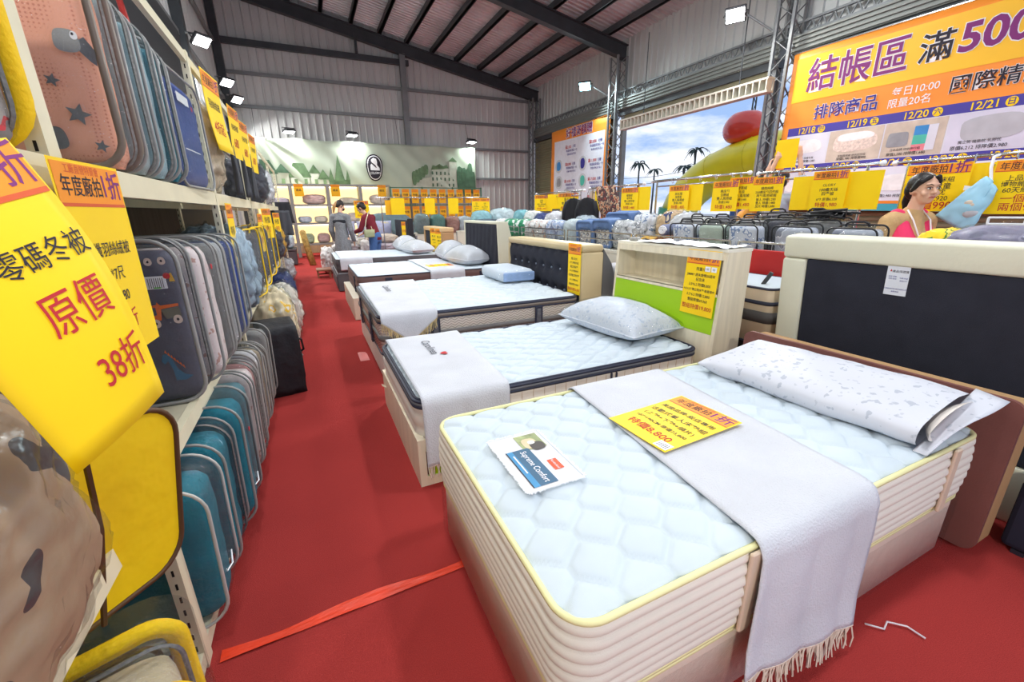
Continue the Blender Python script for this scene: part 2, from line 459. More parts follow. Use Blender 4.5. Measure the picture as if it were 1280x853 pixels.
# ------------------------------------------------------------------ floodlights
LENS = mat('floodlight_lens', (255, 255, 255), 0.3, var=0, emit=26.0)
LENS_C = mat('cyan_floodlight_lens', (170, 245, 255), 0.3, var=0, emit=20.0)
LAMPB = mat('lamp_body', (60, 62, 66), 0.45, metal=0.4, var=0)
def floodlight(loc, aim, label, power, color, lens=LENS, arm=None, size=(.34, .24), spread=160):
    q = (Vector(aim) - Vector(loc)).to_track_quat('-Z', 'Y')
    t = thing('floodlight', label, 'floodlight', loc, rot=q.to_euler(), group='floodlights')
    w, h = size
    MB().rbox(-w/2-.03, -h/2-.03, .005, w/2+.03, h/2+.03, .07, .012, 1).build('housing', LAMPB, t)
    fins = MB()
    for k in range(7): x = -w/2+.02 + k*(w-.04)/6; fins.box(x-.006, -h/2, .07, x+.006, h/2, .11)
    fins.build('cooling_fins', LAMPB, t)
    MB().box(-w/2, -h/2, -.004, w/2, h/2, .004).build('lens', lens, t)
    MB().tube([(-w/2-.05, 0, .03), (-w/2-.05, 0, .14), (w/2+.05, 0, .14), (w/2+.05, 0, .03)], .012, 5).build('bracket', LAMPB, t)
    if arm:
        inv = (Matrix.Translation(loc) @ q.to_matrix().to_4x4()).inverted()
        MB().tube([inv @ Vector(p) for p in arm], .022, 6).build('arm', STEEL, t)
    d = Vector(aim) - Vector(loc); d.normalize()
    area_light('floodlight_beam', tuple(Vector(loc) + d*.03), aim, (w, h), power, color, spread)
    return t
floodlight((8.62, 7.35, 5.25), (3.5, 4.2, 0), 'bright white floodlight on arm beside top of big orange banner', 750, (1, .97, .92), arm=[(8.7, 7.35, 5.38), (9.16, 6.86, 4.9)])
floodlight((8.75, 12.95, 5.25), (4.5, 9.0, 0), 'cyan tinted floodlight on arm above white event poster', 700, (.80, .97, 1), LENS_C, arm=[(8.8, 12.95, 5.38), (9.16, 12.3, 4.9)])
floodlight((8.62, 1.85, 5.25), (1.5, 1.5, 0), 'added unseen floodlight on the right wall above right half of checkout banner', 350, (1, .95, .88), arm=[(8.7, 1.85, 5.38), (9.3, 1.2, 4.6)])  # out of view, added to light the near half of the hall
for x, s, lb in ((-.13, 1.0, 'left floodlight above town banner over its pale creases'), (1.87, 1.0, 'middle floodlight above town banner left of the oval emblem'), (6.37, 1.0, 'right floodlight above town banner over its castle')):
    floodlight((x, 17.25, 4.05), (x+.2, 16.6, 0), lb, 150, (1, 1, 1) if x < 6 else (.85, 1, .93), arm=[(x, 17.3, 4.17), (x, 17.7, 4.25)], size=(.30, .22))
for y, lb in ((11.9, 'nearest floodlight along left wall above storage rack'), (15.1, 'tilted floodlight on left wall second along the rack'), (17.1, 'farthest floodlight on left wall close to back corner')):
    floodlight((-1.45, y, 4.87), (1.2, y-2.6, 0), lb, 420, (1, .99, .97), arm=[(-1.5, y, 5.0), (-1.72, y, 5.0)], size=(.30, .22))
for y, p, lb in ((7.6, 200, 'unseen fill floodlight high on left wall above fifth rack bay'), (3.2, 90, 'unseen fill floodlight high on left wall above dump truck bag')):  # unseen repeats of the left wall lamps, put in for their light
    floodlight((-1.45, y, 4.87), (1.6, y+.4, 0), lb, p, (.92, .97, 1), arm=[(-1.5, y, 5.0), (-1.78, y, 5.0)], size=(.30, .22))
floodlight((-1.0, -2.4, 2.9), (2.2, 2.2, .7), 'low floodlight on left wall before the first rack bay', 260, (1, .93, .82), arm=[(-1.05, -2.45, 3.0), (-1.78, -2.45, 3.0)], size=(.34, .24))

for x, y, p, lb in ((3.6, 1.0, 500, 'added ceiling fill lamp on the rafter above the nearest bed'), (.2, 1.0, 330, 'added ceiling fill lamp on the rafter above the aisle'), (3.6, 6.55, 650, 'added ceiling fill lamp on the rafter above the bed row'), (.2, 6.55, 500, 'added ceiling fill lamp on the rafter above the far aisle'), (6.6, 6.55, 400, 'added ceiling fill lamp on the rafter near the right wall')):  # rafter lamps added out of view to even out light on beds and aisle
    floodlight((x, y, roof_z(x)-.30), (x+.01, y, 0), lb, p, (.95, .98, 1), arm=[(x, y, roof_z(x)-.18), (x, y, roof_z(x)-.01)], size=(.5, .4), spread=178)

# ------------------------------------------------------------------ banners
BAN_OR = mat('banner_orange', (250, 150, 52), 0.5, var=0.05, scale=1.0, stretch=(1, .5, 3))
BAN_YE = mat('banner_yellow', (250, 196, 40), 0.5, var=0.04, scale=1)
BAN_PALE = mat('banner_pale', (222, 224, 236), 0.5, var=0.05, scale=1.5)
BAN_BLUE = mat('banner_blue', (70, 62, 160), 0.5, var=0.03)
def banner(name, label, cat, origin, ex, ey, w, h, m, ripple=0.01):
    """hanging vinyl sheet: origin top left, ex run, ey down"""
    ex = Vector(ex); ey = Vector(ey); o = Vector(origin); n = ex.cross(-ey).normalized()
    def S(x, y): return o + ex*x + ey*y + n * ripple * (math.sin(x*3.1 + .6*y) + .6*math.sin(x*1.3-y*2.2))
    t = thing(name, label, cat, tuple(o))
    SL = lambda x, y: S(x, y) - o
    MB().grid(lambda u, v: SL(u*w, v*h), 40, 16, -.006).build('sheet', m, t, smooth=True)
    return t, SL
t, S = banner('checkout_banner', 'large orange checkout banner with purple lettering and dated product photos', 'banner', (9.27, 6.36, 4.35), (0, -1, -.018), (0, 0, -1), 5.6, 2.95, BAN_OR, .006)
patch(t, 'title_panel', S, .09, .12, 5.5, .90, BAN_YE, .004, 30, 4)
lettering(t, [('結帳區', 1.16, .52, .60, .030, 1.62), ('滿', 2.30, .53, .44, .034), ('500', 2.95, .50, .52, .05), ('元', 3.6, .52, .4, .03)], S, WHITE, 'lettering_outline', .008)
lettering(t, [('結帳區', 1.16, .52, .60, .010, 1.60), ('500', 2.95, .50, .52, .026)], S, INK_PUR, 'lettering', .012)
lettering(t, [('滿', 2.30, .53, .44, .012), ('元', 3.6, .52, .4, .01)], S, INK, 'lettering', .012)
lettering(t, [('排隊商品', 1.12, 1.16, .27, .030), ('國際精品', 3.10, 1.12, .26, .03)], S, WHITE, 'lettering_outline', .008)
lettering(t, [('排隊商品', 1.12, 1.16, .27, .009)], S, INK_NAVY, 'lettering', .012)
lettering(t, [('國際精品', 3.10, 1.12, .26, .008)], S, INK, 'lettering', .012)
lettering(t, [('每日10:00', 2.15, 1.06, .15, .004), ('限量20名', 2.10, 1.23, .15, .004)], S, WHITE, 'lettering', .008)
patch(t, 'date_strip', S, .13, 1.37, 5.5, 1.52, BAN_BLUE, .004, 30, 1)
patch(t, 'photo_field', S, .13, 1.52, 5.5, 2.08, BAN_PALE, .004, 30, 3)
patch(t, 'date_strip', S, .17, 2.08, 5.5, 2.22, BAN_BLUE, .004, 30, 1)
patch(t, 'photo_field', S, .18, 2.22, 5.5, 2.78, BAN_PALE, .004, 30, 3)
lettering(t, [('12/18', .50, 1.45, .15, .014), ('12/19', 1.38, 1.45, .15, .014), ('12/20', 2.24, 1.45, .15, .014), ('12/21', 3.05, 1.45, .15, .014), ('12/24', .46, 2.155, .14, .014), ('12/25', 1.25, 2.155, .14, .014), ('12/26', 2.02, 2.155, .14, .014), ('12/27', 2.70, 2.155, .14, .014), ('12/28', 3.4, 2.155, .14, .014)], S, YEL, 'lettering', .008)
def disc(t, S, cx, cy, r, m, lift=.008, name='disc', ry=None, n=18):
    ry = ry or r
    return poly_patch(t, name, S, [(cx + r*math.cos(2*PI*k/n), cy + ry*math.sin(2*PI*k/n)) for k in range(n)], m, lift)
for cx, cy in ((.78, 1.45), (1.66, 1.45), (2.52, 1.45), (3.33, 1.45), (.72, 2.155), (1.51, 2.155), (2.28, 2.155), (2.96, 2.155)):
    disc(t, S, cx, cy, .065, YEL, .008, 'weekday_dot')
lettering(t, [('四', .78, 1.45, .10, .01), ('五', 1.66, 1.45, .10, .01), ('六', 2.52, 1.45, .10, .01), ('日', 3.33, 1.45, .10, .01), ('三', .72, 2.155, .1, .01), ('四', 1.51, 2.155, .1, .01), ('五', 2.28, 2.155, .1, .01), ('六', 2.96, 2.155, .1, .01)], S, INK_NAVY, 'lettering', .012)
PH_W = mat('photo_white_quilt', (240, 240, 240), .6, var=.05, scale=8); PH_T = mat('photo_tan', (206, 192, 176), .6, var=.08, scale=5)
PH_P = mat('photo_pattern_quilt', (226, 208, 196), .6, var=.14, scale=22); PH_G = mat('photo_grey', (150, 152, 158), .6, var=.1, scale=6)
PH_B = mat('photo_blue_box', (60, 140, 205), .6, var=.04); PH_TE = mat('photo_teal_box', (80, 190, 170), .6, var=.04); PH_K = mat('photo_pink_box', (236, 140, 150), .6, var=.04); PH_GP = mat('photo_grey_pillow', (186, 188, 196), .6, var=.05, scale=5)
# product pictures printed on the banner
for k, (x0, x1, m) in enumerate(((.14, .94, BAN_PALE), (.96, 1.84, PH_T), (1.86, 2.68, PH_T), (2.70, 3.62, mat('photo_lilac', (214, 214, 232), .6, var=.04, scale=3)))):
    patch(t, 'product_photo', S, x0, 1.53, x1, 2.07, m, .006, 6, 1)
def blob2(cx, cy, rx, ry, n=20, p=2.6, ph=0.0):
    out = []
    for k in range(n):
        a = 2*PI*k/n; c, s = math.cos(a), math.sin(a)
        out.append((cx + rx*math.copysign(abs(c)**(2/p), c)*(1+.05*math.sin(3*a+ph)), cy + ry*math.copysign(abs(s)**(2/p), s)*(1+.06*math.cos(2*a+ph))))
    return out
poly_patch(t, 'printed_quilt', S, blob2(.52, 1.74, .32, .13), PH_W, .009)
poly_patch(t, 'printed_quilt', S, blob2(1.40, 1.75, .36, .17, ph=1), PH_P, .009)
poly_patch(t, 'printed_quilt', S, blob2(1.40, 1.66, .30, .07, ph=1), PH_W, .010)
poly_patch(t, 'printed_bag', S, blob2(2.07, 1.80, .15, .12, p=5), PH_G, .009)
for (y0, y1, m) in ((1.62, 1.76, PH_B), (1.76, 1.90, PH_TE), (1.90, 2.00, PH_K)):
    patch(t, 'printed_box', S, 2.28, y0, 2.46, y1, m, .009); patch(t, 'printed_box', S, 2.46, y0, 2.58, y1, BAN_PALE, .009)
poly_patch(t, 'printed_pillow', S, blob2(3.2, 1.76, .36, .17, p=3, ph=2), PH_GP, .009)
lettering(t, [('法國羽絨被 保暖冬被', .52, 1.96, .045, 0), ('原價6,800 排隊價1,380', .50, 2.02, .055, .004), ('天絲兩用被 床包四件組', 1.40, 1.98, .045, 0), ('原價5,980 排隊價990', 1.40, 2.03, .055, .004), ('日本品牌 收納旅行組', 2.2, 1.96, .045, 0), ('原價3,280 排隊價1,680', 2.22, 2.03, .055, .004), ('獨立筒 機能枕 乳膠枕', 3.1, 1.94, .05, 0), ('原價6,212 排隊價2,980', 3.1, 2.02, .065, .004)], S, INK, 'lettering', .012)
for k in range(5): poly_patch(t, 'printed_quilt', S, blob2(.55 + .82*k, 2.48, .32, .13, ph=k), PH_P if k % 2 else PH_W, .009)
lettering(t, [('原價2,980 排隊價790', .55 + .82*k, 2.70, .055, .004) for k in range(5)], S, INK, 'lettering', .012)
MB().tube([(0.0, 0, 0), (0, -5.6, -.1)], .02, 6).build('hanging_rod', CHROME, t)
# teal footer of the banner
patch(t, 'footer', S, 0, 2.83, 5.6, 2.95, mat('banner_teal', (60, 160, 180), .5, var=.03), .004, 20, 1)

t, S = banner('event_poster', 'white event poster with orange border beside the olive shutter', 'poster', (9.27, 15.92, 4.38), (0, -1, -.01), (0, 0, -1), 3.7, 3.3, BAN_OR, .012)
patch(t, 'white_field', S, .25, .40, 3.45, 3.2, mat('poster_white', (226, 232, 244), .5, var=.03), .006, 20, 16)
lettering(t, [('好禮滿額贈', 1.93, .22, .34, .05, 1.75)], S, WHITE, 'lettering_outline', .009)
lettering(t, [('好禮滿額贈', 1.93, .22, .34, .014, 1.72)], S, INK_PUR, 'lettering', .013)
lines = []; reds = []
for r in range(5):
    for c, x in enumerate((1.42, 3.0)):
        y = .68 + r*.60
        reds.append(('滿%d,000' % (3*(2*r+c)+2), x-.18, y, .13, .012)); lines += [('元贈', x+.22, y, .11, .006), ('精選寢具禮品一份', x+.06, y+.13, .095, .004), ('數量有限送完為止', x+.06, y+.25, .08, .002)]
lettering(t, reds, S, INK_RED, 'lettering', .012); lettering(t, lines, S, INK_NAVY, 'lettering', .012)
for cx, cy, m in ((.59, 1.30, PH_B), (2.25, 1.32, INK_NAVY), (.62, 1.90, PH_G), (2.26, 1.90, PH_TE), (1.17, 2.38, PH_P), (1.85, 2.42, PH_GP), (2.9, 2.45, PH_T)):
    disc(t, S, cx, cy, .25, mat('poster_ring', (200, 206, 212), .5, var=.05), .009, 'gift_photo'); poly_patch(t, 'printed_gift', S, blob2(cx, cy, .14, .17, ph=cx), m, .012)
MB().tube([(0, 0, 0), (0, -3.7, 0)], .018, 6).build('hanging_rod', CHROME, t)

# town banner on the back wall
TB = mat('town_banner_pale', (176, 188, 170), .4, var=.05, scale=.6)
TG = mat('town_green', (98, 128, 92), .5, var=.22, scale=5); TG2 = mat('town_dark_green', (72, 104, 80), .5, var=.15, scale=6)
TW = mat('town_wall', (190, 198, 182), .5, var=.08, scale=4); TR = mat('town_roof', (120, 150, 110), .5, var=.12, scale=6)
o = Vector((-1.45, 17.50, 3.90)); W_, H_ = 8.05, 1.85
def S(x, y):
    sag = .05*math.sin(PI*min(1, x/8.05)*5)**2*math.exp(-y*1.2)
    fan = math.exp(-((x-1.3)/.9)**2) * .035*math.sin(16*math.atan2(y+.15, x-.35))     # creases spreading from the top left corner
    return Vector((x, -.02*math.sin(x*2.2+y) - fan - .012*math.sin(9*(x-.9*y)), -y - sag*.6))
t = thing('town_banner', 'long pale banner printed with a green old town and black oval emblem', 'banner', tuple(o))
MB().grid(lambda u, v: S(u*W_, v*H_), 160, 24, -.005).build('sheet', TB, t, smooth=True)
def P(pts, m, name, lift=.02): 
    return poly_patch(t, name, S, [(x+1.45, 3.90-z) for x, z in pts], m, lift)
def house(x0, x1, zw, zr, m_roof, gable=False):
    P([(x0, 2.1), (x1, 2.1), (x1, zw), (x0, zw)], TW, 'printed_house', .03)
    P([(x0-.06, zw), (x1+.06, zw), ((x0+x1)/2, zr)] if gable else [(x0-.08, zw), (x1+.08, zw), (x1-.12, zr), (x0+.12, zr)], m_roof, 'printed_roof', .035)
    for k in range(max(1, int((x1-x0)/.3))):
        xx = x0+.12+k*.3
        P([(xx, 2.35), (xx+.1, 2.35), (xx+.1, 2.6), (xx, 2.6)], TR, 'printed_window', .04)
house(-1.4, -.75, 2.75, 3.2, TG2); house(-.72, -.35, 2.8, 3.1, TG2, True); house(-.30, .30, 2.65, 3.12, TG); house(.34, .62, 2.8, 3.1, TG, True); house(.62, .92, 2.6, 2.95, TG, True)
P([(.95, 2.1), (1.65, 2.1), (1.65, 2.6), (.95, 2.6)], TG, 'printed_church', .03)
for x, w, z in ((1.02, .10, 3.0), (1.30, .17, 3.45), (1.58, .08, 2.95)): P([(x-w, 2.55), (x+w, 2.55), (x, z)], TG, 'printed_spire', .04)
P([(3.95, 2.1), (5.75, 2.1), (5.75, 3.12), (4.75, 3.05), (4.7, 2.75), (3.95, 2.6)], TW, 'printed_castle', .03)
P([(5.45, 2.1), (5.78, 2.1), (5.78, 3.35), (5.45, 3.35)], TW, 'printed_castle_tower', .035); P([(5.42, 3.35), (5.81, 3.35), (5.61, 3.52)], TG, 'printed_spire', .04)
P([(4.7, 3.02), (5.45, 3.08), (5.35, 3.22), (5.2, 3.16), (5.05, 3.24), (4.9, 3.16), (4.78, 3.2)], TG, 'printed_roof', .04)
for r in range(3):
    for k in range(6): xx = 4.72+k*.17; zz = 2.4+r*.22; P([(xx, zz), (xx+.06, zz), (xx+.06, zz+.12), (xx, zz+.12)], TG2, 'printed_window', .04)
for k in range(5): P(blob2(4.02+.12*k, 2.7+.08*k, .09, .28-.02*k, n=10), TG, 'printed_tree', .045)
for k in range(6): P(blob2(5.88+.11*k, 2.65+.1*math.sin(2.1*k), .13, .5+.08*math.cos(3*k), n=12, ph=k), TG2, 'printed_tree', .045)
P(blob2(2.56, 3.05, .30, .50, n=28, p=2), INK, 'emblem_oval', .035); P(blob2(2.56, 3.05, .26, .45, n=28, p=2), WHITE, 'emblem_ring', .05); P(blob2(2.56, 3.05, .235, .42, n=28, p=2), INK, 'emblem_field', .065)
P([(2.40, 2.95), (2.40, 3.12), (2.46, 3.2), (2.45, 3.32), (2.54, 3.40), (2.64, 3.36), (2.67, 3.25), (2.66, 3.15), (2.74, 3.05), (2.74, 2.95)], WHITE, 'emblem_bust', .085)
for hx in (.3, 2.7, 5.0, 7.8): MB().tube([(hx, 0, -.02), (hx, .36, .92)], .008, 5).build('hanging_rope', DSTEEL, t)
lettering(t, [('COLOMO', 4.01, 1.05, .11, .01, .36)], S, WHITE, 'lettering', .095)

# ------------------------------------------------------------------ air curtain duct hanging in the doorway
t = thing('air_curtain', 'long cream louvred air duct hanging across top of open doorway', 'duct', (8.95, 8.9, 3.74))
DUCT = mat('duct_cream', (206, 204, 190), .5, var=.04)
MB().box(-.10, -2.35, .20, .10, 2.3, .24).box(-.10, -2.35, -.04, .10, 2.3, .0).box(.06, -2.35, 0, .10, 2.3, .2).build('duct_case', DUCT, t)
for k in range(31): y = -2.33 + k*.153; MB().box(-.10, y, 0, .06, y+.03, .2).build('louvre', DUCT, t)
for y in (-1.6, 1.4): MB().tube([(0, y, .24), (0, y, .9), (.0, y, 2.2)], .012, 5).build('hanger', DSTEEL, t)
MB().bar((0, 1.1, .95), (0, 1.7, .95), .03).build('hanger_crossbar', DSTEEL, t)

# ------------------------------------------------------------------ outdoors seen through the doorway
GRND = mat('asphalt', (176, 176, 178), .9, var=.1, scale=.5)
struct('ground', MB().grid(lambda u, v: (9.66+80*u, -20+130*v, -.02), 4, 4), GRND)
ARY = mat('inflatable_yellow', (242, 226, 40), .35, var=.04, scale=1, coat=.3); ARG = mat('inflatable_green', (40, 150, 90), .35, var=.04, coat=.3)
t = thing('inflatable_arch', 'big yellow inflatable arch with green feet standing outdoors', 'inflatable arch', (14.0, 9.6, 0))
pth = []
for k in range(17):
    a = PI*k/16; pth.append(Vector((0, -4.1*math.cos(a), .42 + 2.66*math.sin(a)**.8)))
MB().tube(pth[1:-1], .70, 18).build('arch_tube', ARY, t, smooth=True)
for s in (-1, 1): MB().tube([(0, s*4.1, 0), (0, s*4.1, .5), (0, s*4.0, 1.45)], [.74, .78, .76], 16).build('arch_foot', ARG, t, smooth=True)
for k in range(3, 14, 2):
    p = pth[k]; tn = (pth[k+1]-pth[k-1]).normalized(); u = Vector((1, 0, 0)); w = tn.cross(u)
    MB().tube([p + (u*math.cos(2*PI*j/20)+w*math.sin(2*PI*j/20))*.703 for j in range(20)], .008, 4, closed=True).build('seam', mat('seam_yellow', (205, 190, 30), .5, var=0), t)
t = thing('inflatable_apple', 'glossy red inflatable apple sitting on top of yellow arch', 'inflatable apple', (14.0, 10.98, 3.64)); t.scale = (.78, .78, .74)
APP = mat('apple_red', (222, 64, 44), .22, var=.05, scale=1, coat=.5)
prof = []
vs = MB()
def apple(u, v):
    a = 2*PI*u; b = PI*v
    r = math.sin(b)*(1 + .10*math.cos(b)); z = -math.cos(b)
    dip = .34*math.exp(-(math.sin(b)/.40)**2) * (1 if z > 0 else .55)
    z = z*.80 - math.copysign(dip, z) if abs(z) > .05 else z*.80
    return (r*.80*math.cos(a), r*.92*math.sin(a), .58 + z)
vs.grid(apple, 28, 20).build('apple_body', APP, t, smooth=True)
MB().tube([(0, 0, .78), (.02, .05, 1.0), (.04, .14, 1.22)], [.05, .04, .05], 8).build('stem', DSTEEL, t, smooth=True)
MB().grid(lambda u, v: (.12*math.sin(PI*u)*(v-.5)*2, .08+.4*u, 1.02+.12*math.sin(PI*u)+.05*abs(v-.5)), 8, 4, .02).build('leaf', ARG, t)
PALM = mat('palm_silhouette', (52, 66, 62), .8, var=.1); TRUNK = mat('palm_trunk', (70, 70, 68), .9, var=.1)
def palm(loc, h, r, label):
    t = thing('palm_tree', label, 'palm tree', loc, group='distant palms')
    MB().tube([(0, 0, 0), (.2, .1, h*.5), (.1, 0, h)], [.22, .17, .14], 8).build('trunk', TRUNK, t)
    for k in range(12):
        a = 2*PI*k/12 + .3; dr = random.uniform(.8, 1.1)*r; dz = random.uniform(-.2, .5)*r
        def fr(u, v, a=a, dr=dr, dz=dz):
            d = dr*u; w = .26*math.sin(PI*min(1, u*1.05))*(v-.5)*2 + 0
            z = h + dz*u + .5*r*u - 1.1*r*u*u - .12*abs(v-.5)
            return (.1+d*math.cos(a)-w*math.sin(a), d*math.sin(a)+w*math.cos(a), z)
        MB().grid(fr, 8, 2, .02).build('frond', PALM, t)
palm((60, 69.3, 0), 9.8, 2.4, 'tall thin distant palm left of yellow arch by the column')
palm((66, 71.5, 0), 9.0, 1.9, 'second thin palm just beside the leftmost distant palm')
palm((60, 57.8, 0), 8.2, 2.2, 'distant palm right above yellow arch shoulder, lower one')
palm((60, 55.7, 0), 10.6, 2.1, 'distant palm highest above yellow arch shoulder')
BUSH = mat('bush_dark', (70, 86, 92), .9, var=.25, scale=1.2)
for k, (y, x, r, h, lb) in enumerate(((65.5, 56, 2.2, 3.4, 'round dark tree clump on horizon, right one under the palms'), (70.6, 55, 2.4, 2.8, 'round dark tree clump on horizon, left one under the palms'))):
    t = thing('distant_tree', lb, 'tree', (x, y, 0), group='distant trees')
    MB().tube([(0, 0, 0), (0, 0, h)], .25, 6).build('trunk', TRUNK, t)
    bm = bmesh.new(); bmesh.ops.create_icosphere(bm, subdivisions=4, radius=r)
    for v in bm.verts: v.co *= 1 + .28*noise3(v.co.x*1.1+k*9, v.co.y*1.1, v.co.z*1.1) + .12*noise3(v.co.x*3, v.co.y*3, v.co.z*3)
    for v in bm.verts: v.co.z = v.co.z*.62 + h
    MB().addbm(bm).build('crown', BUSH, t, smooth=False)
t = thing('utility_mast', 'thin lattice mast rising far behind the inflatable apple', 'mast', (58, 44.5, 0))
for dx in (-.5, .5): MB().tube([(0, dx, 0), (0, dx*.4, 17)], .10, 5).build('mast_leg', TRUNK, t)
br = MB()
for k in range(16): br.bar((0, -.5+.02*k if k % 2 else .5-.02*k, k), (0, .5-.02*k if k % 2 else -.5+.02*k, k+1), .07)
br.build('bracing', TRUNK, t)
for z, yb, lb in ((7.2, 0, 'upper overhead wire crossing the sky behind palms'), (6.1, 0, 'lower overhead wire crossing the sky behind palms')):
    w = MB().tube([(58-2*u, 44.9+27*u, z + 1.6*(1-u)-1.0*math.sin(PI*u)) for u in [i/12 for i in range(13)]], .035, 4).build('overhead_wire', TRUNK)
    tag(w, lb, 'wire')
TARP = mat('blue_tarp', (64, 92, 150), .6, var=.1, scale=1)
t = thing('market_tent', 'dark blue tent standing behind the inflatable arch', 'tent', (18.5, 10.5, 0))
MB().add([(-1.5,-3,2.0),(1.5,-3,2.0),(1.5,3,2.0),(-1.5,3,2.0),(0,0,2.75)], [(0,1,4),(1,2,4),(2,3,4),(3,0,4)]).build('canopy', TARP, t)
MB().box(-1.5, -3, .0, -1.46, 3, 2.0).build('side_wall', TARP, t)
for sx in (-1.45, 1.45):
    for sy in (-2.95, 2.95): MB().box(sx-.03, sy-.03, 0, sx+.03, sy+.03, 2.0).build('tent_leg', STEEL, t)
# ================================================================== beds
TOPW = mat('mattress_white', (198, 210, 218), 0.75, var=0.02, scale=4, bump=.12, bscale=500, spec=.15)
SIDEW = mat('mattress_side_cream', (222, 216, 204), 0.7, var=0.03, scale=3, bump=.1, bscale=400, spec=.2)
PIPE_Y = mat('piping_pale_yellow', (226, 222, 166), 0.6, var=0.03)
NAVYB = mat('navy_border', (44, 48, 66), 0.6, var=0.05)
TAUPE = mat('taupe_band', (122, 112, 104), 0.7, var=0.04)
BEIGE_T = mat('beige_tape', (206, 186, 164), 0.7, var=0.05)
CLOTH = mat('runner_white', (202, 205, 212), 0.85, var=0.03, scale=5, bump=.35, bscale=160, spec=.1)
FRINGE = mat('fringe_ivory', (214, 200, 184), 0.85, var=0.06)
GOLDF = mat('fringe_gold', (204, 186, 140), 0.85, var=0.08)

def hexdist(x, y, a, b):
    """distance to the nearest seam of an elongated honeycomb (cell pitch a along x, b along y)"""
    best = 9; sec = 9
    X = x/a; Y = y/b
    for oy, ox in ((0, 0), (.5, .5)):
        i0 = math.floor(X-ox+.5); j0 = math.floor(Y-oy+.5)
        for i in (i0-1, i0, i0+1):
            for j in (j0-1, j0, j0+1):
                d = math.hypot((X-(i+ox))*a, (Y-(j+oy))*b)
                if d < best: sec = best; best = d
                elif d < sec: sec = d
    return (sec-best)/2
def diamdist(x, y, a, wob=.012):
    p = (x + y + wob*math.sin(y*40))/a; q = (x - y + wob*math.sin(x*40))/a
    return min(abs(p-round(p)), abs(q-round(q)))*a/1.414
def mattress(name, label, loc, L, W, H, quilt, res, ribs, side_m, top_m=TOPW, pipe_m=PIPE_Y, r=.09, group='display mattresses', depth=.011, bottom_pipe=True, crown=.012):
    """mattress with quilted top, ribbed border panel and piping; loc is the centre of its underside"""
    t = thing(name, label, 'mattress', loc, group=group)
    x0, x1, y0, y1 = -L/2, L/2, -W/2, W/2
    nx = max(8, int(L/res)); ny = max(8, int(W/res))
    def edge_inset(y):
        d = min(y-y0, y1-y)
        return r - math.sqrt(max(0, r*r-(r-d)**2)) if d < r else 0.0
    def top(u, v):
        y = y0 + W*v; i = edge_inset(y); x = x0+i + (L-2*i)*u
        de = min(x-x0, x1-x, y-y0, y1-y)
        d = quilt(x, y)
        z = H + crown*min(1, de/.15) + depth*.55*(1-math.exp(-(d/.035)**2)) - depth*1.0*math.exp(-(d/.0075)**2)
        if de < .05: z -= .012*(1-de/.05)**2
        return (x, y, z)
    MB().grid(top, nx, ny).build('top_panel', top_m, t, smooth=True)
    # border panel: rounded outline swept down with horizontal quilting ribs
    base = rrect(x0, y0, x1, y1, r, 8)
    rings = []
    zt, zb = H-.008, .008
    k = 6 if ribs else 1
    n = max(1, ribs)*k
    for i in range(n+1):
        f = i/n; z = zt + (zb-zt)*f
        bul = (abs(math.sin(PI*f*ribs))**.6)*.009 if ribs else 0.0
        rings.append((z, bul + .010*math.sin(PI*f)))
    vs = []; N = len(base)
    for z, o in rings:
        for (x, y) in base:
            cx = max(x0+r, min(x1-r, x)); cy = max(y0+r, min(y1-r, y)); d = Vector((x-cx, y-cy)); d = d.normalized() if d.length > 1e-6 else Vector((0, 0))
            vs.append((x + d.x*o, y + d.y*o, z))
    fs = [(i*N+k2, i*N+(k2+1) % N, (i+1)*N+(k2+1) % N, (i+1)*N+k2) for i in range(len(rings)-1) for k2 in range(N)]
    fs.append(tuple(range((len(rings)-1)*N, len(rings)*N)))
    mb = MB().add(vs, fs); mb.f = [f[::-1] for f in mb.f]
    mb.build('border_panel', side_m, t, smooth=True)
    if pipe_m:
        MB().tube([(x, y, H-.006) for x, y in base], .009, 6, closed=True).build('top_piping', pipe_m, t, smooth=True)
        if bottom_pipe: MB().tube([(x, y, .008) for x, y in base], .008, 6, closed=True).build('bottom_piping', pipe_m, t, smooth=True)
    return t
def band(t, name, L, W, z0, z1, out, m, r=.09):
    base = rrect(-L/2-out, -W/2-out, L/2+out, W/2+out, r+out, 8); N = len(base); vs = []; 
    prof = ((z0, -.012), (z0, .002), ((z0+z1)/2, .006), (z1, .002), (z1, -.012))
    for z, o in prof:
        for (x, y) in base:
            cx = max(-L/2+r, min(L/2-r, x)); cy = max(-W/2+r, min(W/2-r, y)); d = Vector((x-cx, y-cy)).normalized()
            vs.append((x+d.x*o, y+d.y*o, z))
    fs = [(i*N+k, (i+1)*N+k, (i+1)*N+(k+1) % N, i*N+(k+1) % N) for i in range(len(prof)-1) for k in range(N)]
    return MB().add(vs, fs).build(name, m, t, smooth=True)
def strap(t, name, x, w, z0, z1, W, m, out=.018, label=None):
    """vertical tape on the near long side"""
    return MB().rbox(x-w/2, -W/2-out, z0, x+w/2, -W/2-out+.012, z1, .004, 1).build(name, m, t, label=label)

